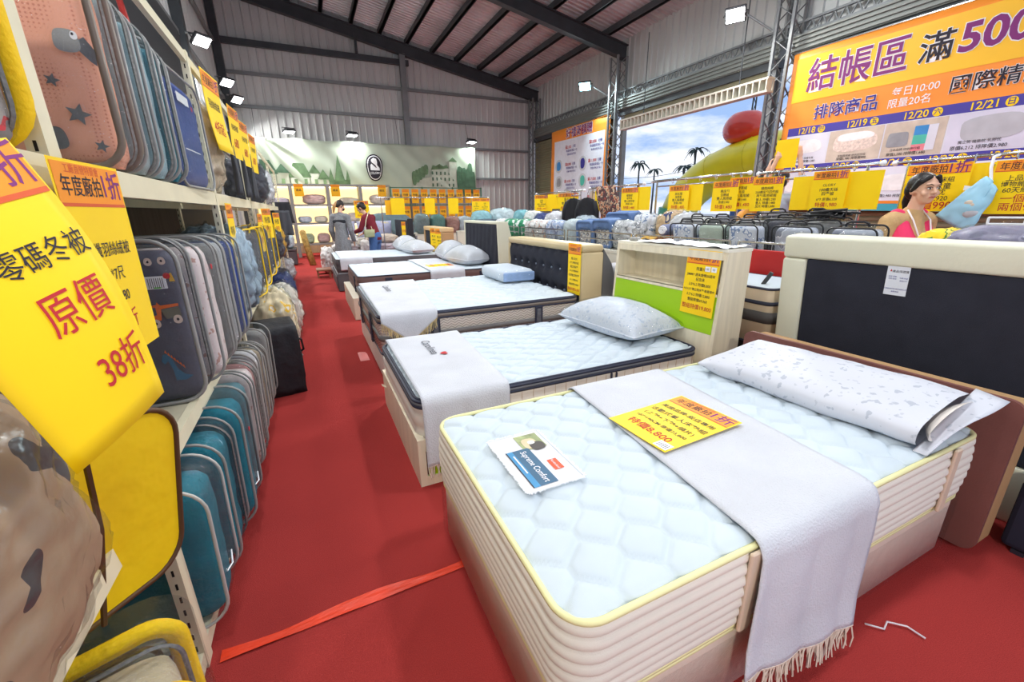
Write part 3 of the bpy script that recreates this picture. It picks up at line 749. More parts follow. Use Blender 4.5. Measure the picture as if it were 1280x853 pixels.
def runner(name, label, path, x0f, x1f, m=CLOTH, n=26, ripple=.012, fringe=.085, fm=FRINGE, far_fringe=False, hem=None, thick=.004, group='bed runners'):
    """cloth strip laid across a bed: path is a list of (y, z) from far to near; x0f/x1f give the side edges along path parameter"""
    t = thing(name, label, 'bed runner', (0, 0, 0), group=group)
    d = [0.0]
    for a, b in zip(path, path[1:]): d.append(d[-1] + math.hypot(b[0]-a[0], b[1]-a[1]))
    T = d[-1]
    def at(s):
        s *= T
        for i in range(len(path)-1):
            if s <= d[i+1] + 1e-9:
                f = (s-d[i])/max(1e-9, d[i+1]-d[i]); return path[i][0]+(path[i+1][0]-path[i][0])*f, path[i][1]+(path[i+1][1]-path[i][1])*f, s
        return path[-1][0], path[-1][1], T
    ztop = max(p[1] for p in path)
    def fn(u, v):
        y, z, s = at(v); x = x0f(v) + (x1f(v)-x0f(v))*u
        hang = max(0, (ztop-z))
        w = ripple*min(1, hang/.15)*math.sin(u*9 + 1.3*math.sin(v*5)) 
        w2 = .0025*noise3(x*7, s*7, 2.0)
        if hem and v > .98: z += hem(u)
        elif hem: z += hem(u)*max(0, min(1, hang/(ztop-path[-1][1])))
        return (x, y - abs(w)*.9 if hang > .02 else y, z + (w2 if hang < .02 else 0) + .003)
    MB().grid(fn, n, 90, thick).build('cloth', m, t, smooth=True)
    def tass(v, sgn):
        mb = MB(); k = int((x1f(v)-x0f(v))/.0075)
        for i in range(k):
            u = (i+.5)/k; p = Vector(fn(u, v)); L = fringe*random.uniform(.85, 1.1)
            q = p + Vector((random.uniform(-.014, .014), sgn*random.uniform(-.006, .010), -L*.55)); e = q + Vector((random.uniform(-.010, .010), sgn*random.uniform(0, .01), -L*.45))
            mb.tube([p, q, e], [.0030, .0028, .0020], 4)
        mb.build('fringe', fm, t, kind='stuff')
        MB().tube([Vector(fn(i/30, v)) for i in range(31)], .005, 5).build('hem_cord', fm, t)
    if fringe: tass(1.0, -1)
    if far_fringe: tass(0.0, 1)
    return t, fn

def pillow(name, label, loc, size, rz=0.0, tilt=(0, 0), m=None, wrap=None, flat=.35, pw=.42, wrinkle=.010, group='display pillows', seam=True, nu=36, nv=28):
    a, b, th = size
    t = thing(name, label, 'pillow', loc, rot=(tilt[0], tilt[1], rz), group=group)
    sd = random.uniform(0, 50)
    def pt(u, v, s, g=0.0):
        U = 2*u-1; V = 2*v-1
        k = ((1-U*U)*(1-V*V))**pw
        x = (a/2+g)*U*(1-.06*(1-V*V)); y = (b/2+g)*V*(1-.06*(1-U*U))
        zc = th*flat*.8
        n = noise3(x*9+sd, y*9, s*3.0)*wrinkle*k + noise3(x*26+sd, y*26, s)*wrinkle*.35*k
        z = zc + (th*(1-.45*flat)*k*.78 + n + g if s > 0 else -zc*min(1, k*1.3))
        return (x, y, max(0, z))
    mb = MB().grid(lambda u, v: pt(u, v, 1), nu, nv); b2 = MB().grid(lambda u, v: pt(u, v, -1), nu, nv); b2.f = [f[::-1] for f in b2.f]
    mb.add(b2.v, b2.f).build('pillow_body', m, t, smooth=True)
    if seam:
        loop = [pt(i/20, 0, 1) for i in range(21)] + [pt(1, j/16, 1) for j in range(1, 17)] + [pt(1-i/20, 1, 1) for i in range(1, 21)] + [pt(0, 1-j/16, 1) for j in range(1, 16)]
        MB().tube(loop, .005, 5, closed=True).build('seam_edge', m, t, smooth=True)
    if wrap:
        MB().grid(lambda u, v: pt(u, v, 1, .012), nu, nv).build('plastic_wrap', wrap, t, smooth=True)
    return t

def price_sign(label, M, w, h, lines, header='年度廠拍', pct='1折', curl=0.0, stickers=0, group='yellow price signs', base=None, barcode=None, cat='price sign', head=True, hfrac=.2, name='price_sign', ripple=0.0):
    """yellow paper sign. M places the sheet frame (x right, y out of the paper, z up, origin bottom centre)"""
    t = thing(name, label, cat, (0, 0, 0), group=group); t.matrix_world = M
    def S(x, y):
        f = y/h
        return (x-w/2, -curl*f*f + ripple*math.sin(x/w*7+f*3), h-y)
    nu, nv = (6, 10) if (curl or ripple) else (1, 1)
    # the printed face looks along -y
    MB().grid(lambda u, v: S(u*w, v*h), nu, nv, -.0012).build('paper', base or YEL, t, smooth=bool(curl))
    if head:
        patch(t, 'header_band', S, .02*w, .015*h, .98*w, hfrac*h, ORANGE, .0008, nu, 2)
        patch(t, 'header_line', S, .02*w, hfrac*h*.98, .98*w, hfrac*h*1.06, ORED, .0009, nu, 1)
        if header: lettering(t, [(header, .36*w, hfrac*.62*h, .155*w, .006, .56*w)], S, INK, 'lettering', .0014)
        if pct: lettering(t, [(pct, .80*w, hfrac*.56*h, .23*w, .012, .32*w)], S, INK_PUR, 'lettering', .0014)
        lettering(t, [('工廠直營特賣會', .40*w, hfrac*.22*h, .07*w, .0, .5*w)], S, ORED, 'lettering', .0014)
    for (txt, fy, fs, red) in lines:
        lettering(t, [(txt, .5*w, fy*h, fs*w, .004, .92*w)], S, INK_RED if red else INK, 'lettering', .0014)
    for k in range(stickers):
        patch(t, 'sticker', S, (.60+.18*k)*w, .235*h, (.75+.18*k)*w, .31*h, WHITE, .0018, 1, 1)
        lettering(t, [('|||||', (.675+.18*k)*w, .27*h, .055*w, .004)], S, INK, 'barcode', .0024)
    if barcode:
        bx, by = barcode; patch(t, 'sticker', S, (bx-.10)*w, (by-.055)*h, (bx+.10)*w, (by+.055)*h, WHITE, .0018, 1, 1)
        lettering(t, [('||||||', bx*w, by*h, .1*w, .006, .15*w)], S, INK, 'barcode', .0024)
    return t
def frame(origin, right_, up_):
    """matrix whose x runs along right_, z along up_, so the sheet faces -y = right x up reversed"""
    r = Vector(right_).normalized(); u = Vector(up_); u = (u - r*u.dot(r)).normalized(); y = u.cross(r)
    m = Matrix((r, y, u)).transposed().to_4x4(); m.translation = Vector(origin); return m

# ------------------------------------------------------------------ bed 1: white two-piece set in front
L1, W1 = 1.93, 1.07; c1 = (1.355, 1.09)
q1 = lambda x, y: hexdist(x+.03, y, .155, .20)
m1 = mattress('mattress', 'nearest white quilted mattress with pale yellow piping and ribbed sides', (c1[0], c1[1], .312), L1, W1, .275, q1, .0085, 7, SIDEW)
for x in (-.40, .30+.42): strap(m1, 'tape_handle', x, .045, .0, .27, W1, BEIGE_T, .024, 'beige vertical tape')
bx = mattress('box_spring', 'cream box spring wrapped in clear plastic under the nearest mattress', (c1[0], c1[1], .03), L1-.01, W1-.01, .275, lambda x, y: 1, .1, 0, mat('box_cream', (226, 214, 196), .6, var=.06, scale=3, bump=.25, bscale=14), pipe_m=PIPE_Y, r=.06, group='bed bases', bottom_pipe=False, crown=0)
bx['category'] = 'box spring'
base = rrect(-L1/2-.004, -W1/2-.004, L1/2+.004, W1/2+.004, .07, 8); N = len(base); vs = []
for k in range(7):
    z = .26 - .04*k
    for i, (x, y) in enumerate(base):
        o = .006 + .006*abs(noise3(x*9, y*9, z*14)); vs.append((x*(1+o), y*(1+2*o), max(.0, z)))
MB().add(vs, [(k*N+i, (k+1)*N+i, (k+1)*N+(i+1) % N, k*N+(i+1) % N) for k in range(6) for i in range(N)]).build('plastic_wrap', FILM, bx, smooth=True)
for sx in (-.8, .8):
    for sy in (-.4, .4): MB().lathe([(.03, -.03), (.03, 0.0)], 10, (sx, sy)).build('foot', INK, bx)
# strap label sewn on the mattress top
t = thing('brand_label', 'sewn picture label with blue band lying on the nearest mattress', 'label', (0, 0, 0)); t.matrix_world = frame((.507, 1.145, .6125), (0, -1, 0), (1, 0, 0))
Sl = lambda x, y: (x-.165, 0, .20-y)
BLUEB = mat('label_blue', (52, 96, 128), .5, var=.05); SKYB = mat('label_sky', (60, 140, 190), .5, var=.05)
# the sheet frame looks along -y of the frame = up from the mattress
MB().grid(lambda u, v: Sl(.33*u, .20*v), 1, 1, -.003).build('label_cloth', mat('label_silver', (216, 216, 220), .4, var=.06, scale=20), t)
patch(t, 'photo_print', Sl, .012, .012, .115, .105, mat('label_olive', (150, 160, 112), .5, var=.25, scale=25), .0012)
poly_patch(t, 'photo_person', Sl, blob2(.075, .065, .035, .03), mat('label_skin', (214, 196, 160), .5, var=.1), .002); poly_patch(t, 'photo_person', Sl, blob2(.10, .045, .028, .030), mat('label_hair', (70, 62, 60), .5, var=.1), .0026)
poly_patch(t, 'photo_person', Sl, blob2(.072, .058, .012, .014), WHITE, .003)
patch(t, 'blue_band', Sl, .10, .085, .318, .150, BLUEB, .0016); patch(t, 'sky_band', Sl, .10, .150, .318, .172, SKYB, .0016); patch(t, 'white_line', Sl, .13, .155, .24, .160, WHITE, .0022); patch(t, 'dark_line', Sl, .10, .172, .318, .176, INK, .0018)
patch(t, 'red_logo', Sl, .20, .028, .262, .064, mat('logo_red', (226, 78, 30), .5, var=.02), .0016)
lettering(t, [('Supreme Comfort', .212, .117, .034, .004, .19), ('Slumberland', .231, .047, .014, .004, .055)], Sl, WHITE, 'lettering', .0026)
br = MB()
for k in range(60): x = .33*k/59-.165; br.box(x-.0015, -.002, .203, x+.0015, .001, .203+random.uniform(.006, .013)); br.box(x-.0015, -.002, -.012*random.uniform(.5, 1), x+.0015, .001, -.001)
for k in range(36): y = .20*k/35; br.box(.165, -.002, y-.0015, .165+random.uniform(.006, .013), .001, y+.0015); br.box(-.165-random.uniform(.006, .013), -.002, y-.0015, -.165, .001, y+.0015)
br.build('frayed_edge', WHITE, t, kind='stuff')
# runner across bed 1
yn, yf, zt = c1[1]-W1/2, c1[1]+W1/2, .605
path = [(yf+.035, .42), (yf+.03, .56), (yf+.012, .595), (yf-.03, zt), (yn+.03, zt), (yn-.012, .598), (yn-.030, .56), (yn-.036, .40), (yn-.045, .25), (yn-.060, .155)]
t, fnr = runner('bed_runner', 'white textured runner with ivory fringe hanging over side of nearest mattress', path, lambda v: 1.09-.17*v, lambda v: 1.66-.19*v, hem=lambda u: .035-.085*u)
# price sheet lying on the runner
price_sign('yellow price sheet lying on runner across the nearest mattress', frame((1.03, 1.105, .622), (.05, -1, .004), (1, .05, 0.01)), .30, .43,
    [('美國品牌-飯店專用', .33, .105, 0), ('活動式單人床墊組', .46, .115, 0), ('(上墊+下墊+頭片)', .58, .105, 0), ('107*190CM 原價73,800', .69, .085, 0), ('特價8,800', .83, .17, 1)], barcode=(.88, .93), ripple=.001)
st = lettering_dummy = None
# box shaped pillow in a printed case at the head of bed 1
PRINT1 = speckle('printed_case', (208, 211, 220), ((192, 196, 206), (178, 184, 196)), 26, .66, .7)
t = thing('pillow', 'long white printed pillow with open end against brown headboard', 'pillow', (2.085, 1.05, .602), rot=(0, -.04, .06), group='display pillows')
def pil(u, v):
    a = 2*PI*u; c, s = math.cos(a), math.sin(a)
    y = -.44 + .92*v
    ex = .235*(1+.02*math.sin(7*v)); ez = .062 + .012*math.sin(PI*v)
    x = ex*math.copysign(abs(c)**.75, c); z = .066 + ez*math.copysign(abs(s)**.75, s) + .012*(x/.235)
    z += .012*noise3(x*6, y*5, 3) + .005*noise3(x*16, y*14, 5)
    if v > .9: k = (v-.9)/.1; z = .05 + (z-.05)*(1-.75*k)
    return (x, y, max(.0, z))
MB().grid(pil, 40, 30).build('pillow_case', PRINT1, t, smooth=True)
MB().grid(lambda u, v: Vector((0, -.435+.03*math.cos(PI*v), .066)) + Vector((.215*math.cos(2*PI*u)*math.sin(PI*v/2), 0, .052*math.sin(2*PI*u)*math.sin(PI*v/2))), 24, 6).build('pillow_core', mat('pillow_core', (236, 228, 220), .8, var=.03), t, smooth=True)
MB().grid(lambda u, v: (-.235+.50*u, -.44-.10*v*(.4+.6*u), .004+.128*(u*.9)+.02*v*math.sin(5*u)), 14, 5, .003).build('case_flap', PRINT1, t, smooth=True)
# brown headboard of bed 1
BROWN = mat('brown_leather', (122, 78, 72), .5, var=.04, scale=4, bump=.08, bscale=120)
TAN = mat('tan_cardboard', (176, 140, 98), .7, var=.05, scale=4)
t = thing('headboard', 'low brown leather headboard with rounded corners behind nearest mattress', 'headboard', (2.385, 1.08, 0), group='headboards')
MB().prism(rrect(-.60, .02, .59, .72, .05, 6), .022, 'x').build('front_panel', BROWN, t)
MB().prism(rrect(-.598, .022, .585, .700, .045, 6), .115, 'x').xf(Matrix.Translation((.022, 0, 0))).build('tan_back', TAN, t)
# cream framed headboard with dark panel, leaning behind
CREAMF = mat('cream_leather', (218, 218, 196), .5, var=.03, scale=3, bump=.05, bscale=60)
DARKP = mat('charcoal_fabric', (48, 50, 60), .85, var=.06, scale=8, bump=.3, bscale=420, spec=.15)
t = thing('headboard', 'tall cream framed headboard with charcoal panel and paper notice', 'headboard', (2.84, .86, 0), rot=(0, -.10, 0), group='headboards')
H = 1.29; y0, y1 = -.92, .855; fw = .135
for nm, a in (('frame_top', (y0, y1, H-fw, H)), ('frame_bottom', (y0, y1, 0, .3)), ('frame_side', (y1-.145, y1, .3, H-fw)), ('frame_side', (y0, y0+.145, .3, H-fw))):
    MB().rbox(-.03, a[0]+.001, a[2]+.001, .10, a[1]-.001, a[3]-.001, .018, 3).build(nm, CREAMF, t, smooth=True)
MB().rbox(-.020, y0+.146, .301, .09, y1-.146, H-fw-.001, .006, 1).build('panel', DARKP, t)
Sn = lambda x, y: (-.0225, .30-x, 1.165-y)
tn = thing('notice', 'white paper notice with red mark taped on charcoal headboard panel', 'notice', (0, 0, 0)); tn.matrix_world = Matrix.Translation((2.84, .86, 0)) @ Euler((0, -.10, 0)).to_matrix().to_4x4()
MB().grid(lambda u, v: Sn(.095*u, .155*v), 1, 1, -.002).build('paper', mat('notice_paper', (222, 228, 236), .6, var=.02), tn)
poly_patch(tn, 'red_mark', Sn, [(.012, .032), (.017, .020), (.022, .032)], INK_RED, .001)
lettering(tn, [('產品保證書', .058, .031, .014, .002)], Sn, INK, 'lettering', .001)
lettering(tn, [('品名 規格', .028, .058, .008, 0), ('材質 產地', .028, .070, .008, 0), ('日期 數量', .075, .064, .008, 0), ('保固三年', .075, .078, .008, 0), ('台灣區總代理 寢具有限公司', .048, .122, .008, 0), ('服務專線', .048, .136, .008, 0)], Sn, INK_NAVY, 'lettering', .001)
# navy base unit at the right edge
o = thing('platform_bed', 'dark navy upholstered bed base standing behind brown headboard', 'bed base', (2.655, .12, 0), group='bed bases')
MB().rbox(-.085, -.35, .02, .085, .34, .34, .02, 2).build('base_body', mat('navy_fabric', (34, 36, 54), .8, var=.05), o)
for sx in (-.06, .06):
    for sy in (-.30, .28): MB().box(sx-.02, sy-.02, 0, sx+.02, sy+.02, .02).build('foot', INK, o)
# plastic scrap by the bed
o = MB().tube([(1.62, .50, .012), (1.66, .46, .01), (1.70, .47, .012), (1.745, .43, .01), (1.75, .38, .008)], .0035, 6).build('plastic_strip', mat('milky_plastic', (214, 206, 210), .3, var=.05), smooth=True); tag(o, 'twisted clear plastic strip on carpet beside nearest bed', 'plastic scrap')

# ------------------------------------------------------------------ bed 2: green bookcase bed
L2, W2 = 2.02, 1.14; c2 = (.39+L2/2, 2.02+W2/2)
LIME = mat('lime_green', (160, 206, 20), .4, var=.02, scale=2)
WOODC = mat('pale_maple', (232, 222, 196), .5, var=.05, scale=3, stretch=(8, 8, .6))
t = thing('platform_bed', 'pale maple bed base with lime green side panel beside red aisle', 'bed base', (c2[0], c2[1], 0), group='bed bases')
MB().box(-L2/2-.02, -W2/2-.02, 0, -L2/2+.02, W2/2+.02, .285).build('foot_board', WOODC, t)
MB().box(-L2/2+.02, -W2/2-.02, .0, L2/2, -W2/2, .055).box(-L2/2+.02, -W2/2-.02, .235, L2/2, -W2/2, .285).build('side_rail', WOODC, t)
MB().box(-L2/2+.03, -W2/2-.012, .055, L2/2, -W2/2, .235).build('green_panel', LIME, t)
MB().box(-L2/2+.02, W2/2, 0, L2/2, W2/2+.02, .285).build('side_rail', WOODC, t)
MB().box(-L2/2+.02, -W2/2, .2, L2/2, W2/2, .24).build('deck', WOODC, t)
m2 = mattress('mattress', 'white diamond quilted mattress with navy edging on green bed', (c2[0], c2[1], .242), L2-.01, W2-.01, .258, lambda x, y: diamdist(x*.75, y*1.25, .17), .0095, 3, mat('check_side', (226, 218, 206), .7, var=.03, scale=3), pipe_m=NAVYB, depth=.016)
band(m2, 'navy_band', L2, W2, .205, .222, .012, NAVYB); band(m2, 'grey_band', L2, W2, .222, .238, .010, mat('grey_stripe', (120, 122, 128), .6, var=.03)); band(m2, 'navy_band', L2, W2, .238, .252, .012, NAVYB)
for x in (.235, .275): strap(m2, 'navy_strap', x, .014, .0, .205, W2, NAVYB, .022)
# square quilting seams on the near border
for k in range(26): MB().box(-L2/2+.08+k*.075, -W2/2-.0125, .0, -L2/2+.082+k*.075, -W2/2-.008, .205).build('quilting_seam', BEIGE_T, m2)
yn, yf = c2[1]-W2/2, c2[1]+W2/2; zt = .524
path = [(yf+.03, .38), (yf+.03, .49), (yf+.01, .518), (yf-.03, zt), (yn+.03, zt), (yn-.012, .520), (yn-.032, .49), (yn-.04, .35), (yn-.05, .22), (yn-.055, .14)]
t, f2 = runner('bed_runner', 'white runner with small dark script logo at foot of green bed', path, lambda v: .415-.01*v, lambda v: .985-.10*v, fringe=.07, hem=lambda u: 0)
SR2 = lambda x, y: (.66-y, 2.80-x, .5370)
lettering(t, [('Carolinea', 0.0, 0, .085, .004, .32)], SR2, mat('grey_ink', (60, 64, 76), .7, var=0), 'script_logo', .001); lettering(t, [('♥', .17, -.05, .05, .0)], SR2, INK_RED, 'red_mark', .001)
pillow('pillow', 'white leaf printed pillow in plastic before the lime green headboard', (2.14, 2.60, .522), (.52, .86, .27), .10, m=speckle('leaf_print', (208, 214, 224), ((186, 198, 216), (176, 190, 210)), 26, .63, .7), wrap=FILM)
# bookcase headboard
t = thing('headboard', 'maple bookcase headboard with lime green panel and open shelf', 'headboard', (0, 0, 0), group='headboards')
ya, yb = 1.93, 3.06
side = [(2.44, 0), (2.70, 0), (2.70, 1.165), (2.475, 1.165), (2.44, .53)]
def sx(z): return 2.44 + (2.475-2.44)*max(0, (z-.53))/.635
for y in (ya, yb-.03): MB().prism(side, .03, 'y').xf(Matrix.Translation((0, y, 0))).build('side_panel', WOODC, t, fix=True)
MB().box(2.47, ya+.002, 1.166, 2.71, yb-.002, 1.185).build('top_board', mat('maple_white', (236, 232, 216), .45, var=.03), t)
MB().box(2.66, ya+.03, 0, 2.685, yb-.03, 1.165).build('back_board', WOODC, t)
MB().box(2.45, ya+.03, .865, 2.66, yb-.03, .885).build('shelf_board', WOODC, t)
MB().add([(sx(.6)-.004, ya+.03, .60), (sx(.885)-.004, ya+.03, .885), (sx(.885)-.004, yb-.03, .885), (sx(.6)-.004, yb-.03, .60), (sx(.6)+.02, ya+.03, .60), (sx(.885)+.02, ya+.03, .885), (sx(.885)+.02, yb-.03, .885), (sx(.6)+.02, yb-.03, .60)], [(0,1,2,3),(4,7,6,5),(0,4,5,1),(1,5,6,2),(2,6,7,3),(3,7,4,0)]).build('green_panel', LIME, t)
MB().box(2.44, ya+.03, 0, 2.465, yb-.03, .598).build('lower_panel', WOODC, t)
MB().box(2.455, ya+.03, 1.115, 2.49, yb-.03, 1.165).build('top_rail', WOODC, t)
price_sign('yellow price sign reading 19,800 on lime green bookcase headboard', frame((2.437, 2.11, .715), (.0, -1, 0), (.055, 0, 1)), .285, .455,
    [('限量1組', .29, .095, 0), ('JIMMY 週末愛情20週年', .38, .085, 0), ('紀念床', .45, .09, 0), ('3.5*6.2 特價8,800', .53, .09, 0), ('HOUL7 獨立筒床墊 軟硬適中', .61, .075, 0), ('3.5*6.2 特價12,800', .69, .09, 0), ('整組原價69,960', .77, .09, 0), ('整組特價19,800', .88, .135, 1)], stickers=2)
o = thing('plastic_sheet', 'crumpled white plastic sheet on top of bookcase headboard', 'plastic sheet', (2.58, 2.35, 1.186)); 
MB().grid(lambda u, v: (-.12+.26*u, -.40+.85*v, .004+.018*abs(noise3(u*4, v*9, 1.5))+.03*max(0, noise3(u*3, v*5, 7))), 12, 30, .002).build('sheet', mat('white_plastic', (232, 236, 240), .35, var=.02), o, smooth=True)
o = thing('computer_mouse', 'small grey clip lying on far end of bookcase headboard top', 'clip', (2.55, 2.93, 1.186)); o.name = 'plastic_clip'
MB().rbox(-.03, -.045, 0, .03, .045, .03, .012, 3).build('clip_body', PIPING, o, smooth=True)

# ------------------------------------------------------------------ bed 3: wave bordered mattress
L3, W3 = 1.98, 1.78; c3 = (.435+L3/2, 3.56+W3/2)
def wave_mat():
    m = mat('wave_border', (228, 224, 216), .75, var=0)
    nt = m.node_tree; n = nt.nodes; l = nt.links; b = n['Principled BSDF']
    tc = n.new('ShaderNodeTexCoord'); sp = n.new('ShaderNodeSeparateXYZ'); l.new(tc.outputs['Object'], sp.inputs[0])
    def M(op, a, bb):
        q = n.new('ShaderNodeMath'); q.operation = op
        for i, v in enumerate((a, bb)):
            if v is None: continue
            if isinstance(v, (int, float)): q.inputs[i].default_value = v
            else: l.new(v, q.inputs[i])
        return q.outputs[0]
    xy = M('ADD', sp.outputs['X'], sp.outputs['Y'])
    zz = M('PINGPONG', xy, .035)
    w = M('MULTIPLY', zz, .55)
    s = M('SINE', M('MULTIPLY', M('ADD', sp.outputs['Z'], w), 260.0), None)
    r = n.new('ShaderNodeValToRGB'); r.color_ramp.elements[0].position = .62; r.color_ramp.elements[0].color = rgb((230, 226, 218)); r.color_ramp.elements[1].position = .80; r.color_ramp.elements[1].color = rgb((168, 160, 152))
    l.new(s, r.inputs['Fac']); l.new(r.outputs['Color'], b.inputs['Base Color'])
    return m
t = thing('platform_bed', 'low white bed base under wavy bordered mattress', 'bed base', (c3[0], c3[1], 0), group='bed bases')
MB().rbox(-L3/2, -W3/2, .015, L3/2, W3/2, .255, .015, 2).build('base_body', mat('base_white', (226, 222, 214), .6, var=.04), t)
for sx_ in (-.9, .9):
    for sy in (-.8, .8): MB().box(sx_-.03, sy-.03, 0, sx_+.03, sy+.03, .016).build('foot', INK, t)
m3 = mattress('mattress', 'white mattress with wavy embroidered border and dark edge band', (c3[0], c3[1], .257), L3, W3, .355, lambda x, y: diamdist(x, y*1.1, .24, .02), .014, 0, wave_mat(), pipe_m=NAVYB, depth=.014)
band(m3, 'dark_band', L3, W3, .285, .302, .012, NAVYB); band(m3, 'taupe_band', L3, W3, .302, .330, .012, TAUPE); band(m3, 'dark_band', L3, W3, .330, .348, .012, NAVYB); band(m3, 'taupe_band', L3, W3, .13, .175, .008, mat('grey_taupe', (110, 108, 108), .7, var=.03))
for x in (-.52, .52):
    strap(m3, 'dark_strap', x, .085, .0, .29, W3, NAVYB, .024); strap(m3, 'strap_pattern', x, .045, .01, .27, W3, mat('strap_grey', (92, 94, 102), .6, var=.2, scale=40), .028)
for y in (-.35, .45): MB().rbox(-L3/2-.024, y-.045, 0, -L3/2-.010, y+.045, .29, .004, 1).build('dark_strap', NAVYB, m3)
yn, yf = c3[1]-W3/2, c3[1]+W3/2; zt = .632
path = [(yf+.03, .56), (yf+.012, .622), (yf-.03, zt), (yn+.03, zt), (yn-.012, .628), (yn-.032, .60), (yn-.036, .56)]
t, f3 = runner('bed_runner', 'white runner with gold fringed point drooping over wavy bordered mattress', path, lambda v: .46-.02*v, lambda v: 1.12-.20*v, fringe=.075, fm=GOLDF, hem=lambda u: -.19*(1-abs(2*u-1)))
SR3 = lambda x, y: (.70-y, 4.75-x, .6455)
lettering(t, [('Carolinea', 0, 0, .10, .004, .36)], SR3, MATS['grey_ink'], 'script_logo', .001)
o = thing('pillow', 'boxy latex pillow with blue gusset on wavy bordered mattress', 'pillow', (2.17, 4.82, .633), .0, 'display pillows')
MB().rbox(-.20, -.36, 0, .22, .36, .150, .06, 5).build('pillow_body', mat('pillow_pale_blue', (216, 226, 238), .7, var=.03, scale=8), o, smooth=True)
MB().rbox(-.19, -.372, .018, .215, -.34, .122, .014, 3).build('blue_gusset', mat('gusset_blue', (150, 176, 216), .7, var=.06, scale=12), o, smooth=True)
MB().rbox(-.207, -.376, .003, .226, .367, .157, .062, 4).build('plastic_wrap', FILM, o, smooth=True)
# tufted headboard 3
t = thing('headboard', 'charcoal tufted headboard in thick beige frame with grey side wing', 'headboard', (0, 0, 0), group='headboards')
BEIGEL = mat('beige_leather', (198, 180, 140), .45, var=.04, scale=3)
ya, yb = 3.56, 5.36; xf, zt = 2.45, 1.11
MB().rbox(xf, ya, 1.03, xf+.26, yb, zt, .03, 3).build('frame_top', BEIGEL, t, smooth=True)
for a, b in ((ya, ya+.055), (yb-.055, yb)): MB().rbox(xf, a, 0, xf+.26, b, 1.035, .02, 2).build('frame_side', BEIGEL, t, smooth=True)
def tuft(u, v):
    y = ya+.05+(yb-ya-.10)*u; z = .02 + 1.015*v
    gy, gz = .19, .22; i = round((y-ya)/gy); k0 = 0
    d = min(math.hypot(y-ya-gy*(a+(.5 if b % 2 else 0)), z-.16-gz*b) for a in range(-1, 11) for b in range(5))
    return (xf+.045-.035*(1-math.exp(-(d/.05)**2)), y, z)
mb = MB().grid(tuft, 110, 60); mb.f = [f[::-1] for f in mb.f]; mb.build('tufted_panel', DARKP, t, smooth=True)
BTN = mat('tuft_button', (120, 130, 150), .3, var=0)
tp = [c for c in t.children if c.name.startswith('tufted_panel')][0]
for a in range(10):
    for b in range(2, 5):
        y = ya+.19*(a+(.5 if b % 2 else 0)); z = .16+.22*b
        if ya+.08 < y < yb-.08: MB().ball((xf+.034, y, z), (.010, .014, .014), 8, 5).build('button', BTN, tp, smooth=True)
MB().prism([(xf+.262, .0), (xf+.33, .0), (xf+.35, .48), (xf+.40, .60), (xf+.425, .70), (xf+.41, .80), (xf+.37, .91), (xf+.262, 1.06)], .05, 'y').xf(Matrix.Translation((0, ya+.01, 0))).build('side_wing', mat('wing_grey', (96, 96, 96), .6, var=.05), t, fix=True)
price_sign('tall yellow price sign on near end of tufted charcoal headboard', frame((2.444, 3.70, .60), (0, -1, 0), (0, 0, 1)), .235, .52,
    [('雙人加大', .30, .12, 0), ('6*7 床頭片組', .38, .12, 0), ('獨立筒床墊', .46, .12, 0), ('6*6.2 特價8,800', .54, .10, 0), ('乳膠獨立筒床墊', .63, .12, 0), ('6*6.2 特價9,900', .72, .10, 0), ('整組原價 93,800', .81, .11, 0), ('整組特價23,800', .91, .15, 1)], stickers=0)

# ------------------------------------------------------------------ bed 4: brown sided mattress
L4, W4 = 2.05, 1.62; c4 = (.53+L4/2, 6.12+W4/2)
BRS = mat('brown_border', (112, 88, 84), .7, var=.06, scale=4)
t = thing('platform_bed', 'cream boxed bed base under brown sided mattress', 'bed base', (c4[0], c4[1], 0), group='bed bases')
MB().rbox(-L4/2-.10, -W4/2, .0, L4/2, W4/2, .315, .01, 2).build('base_body', mat('base_cream', (216, 206, 186), .6, var=.04), t)
m4 = mattress('mattress', 'white topped mattress with brown border beside yellow sheet', (c4[0], c4[1], .317), L4, W4, .285, lambda x, y: hexdist(x, y, .22, .22), .02, 3, BRS, pipe_m=NAVYB, depth=.008)
for x in (-.62, .80): strap(m4, 'dark_strap', x, .10, .02, .25, W4, NAVYB, .026)
MB().rbox(-L4/2-.026, -.45, .02, -L4/2-.012, -.36, .25, .003, 1).build('dark_strap', NAVYB, m4)
yn, yf = c4[1]-W4/2, c4[1]+W4/2; zt = .622
path = [(yf+.03, .45), (yf+.03, .59), (yf-.03, zt), (yn+.03, zt), (yn-.02, .612), (yn-.034, .58), (yn-.038, .44)]
t, f4 = runner('bed_runner', 'plain white runner over brown sided mattress with price sheet on it', path, lambda v: 1.55-.02*v, lambda v: 2.08-.02*v, fringe=0)
price_sign('yellow price sheet lying on runner of brown sided mattress', frame((1.62, 6.62, .630), (0, -1, 0), (1, 0, .0)), .30, .40, [('雙人床墊組', .35, .13, 0), ('5*6.2 原價59,800', .52, .10, 0), ('特價12,800', .8, .18, 1)])
PWR = mat('pillow_white', (206, 209, 216), .75, var=.04, scale=6)
pillow('pillow', 'plump white pillow on brown sided mattress, nearer of the two', (2.30, 6.66, .622), (.46, .74, .32), .25, m=PWR, wrap=FILM)
pillow('pillow', 'plump white pillow on brown sided mattress, farther of the two', (2.28, 7.42, .622), (.48, .74, .36), -.05, m=PWR, wrap=FILM)
t = thing('headboard', 'tall charcoal headboard with cream slanted sides behind brown sided mattress', 'headboard', (0, 0, 0), group='headboards')
ya, yb = 5.95, 7.50
for y in (ya, yb-.05): MB().prism([(2.60, 0), (2.90, 0), (2.86, .8), (2.72, 1.29), (2.56, 1.29)], .05, 'y').xf(Matrix.Translation((0, y, 0))).build('side_panel', CREAMF, t, fix=True)
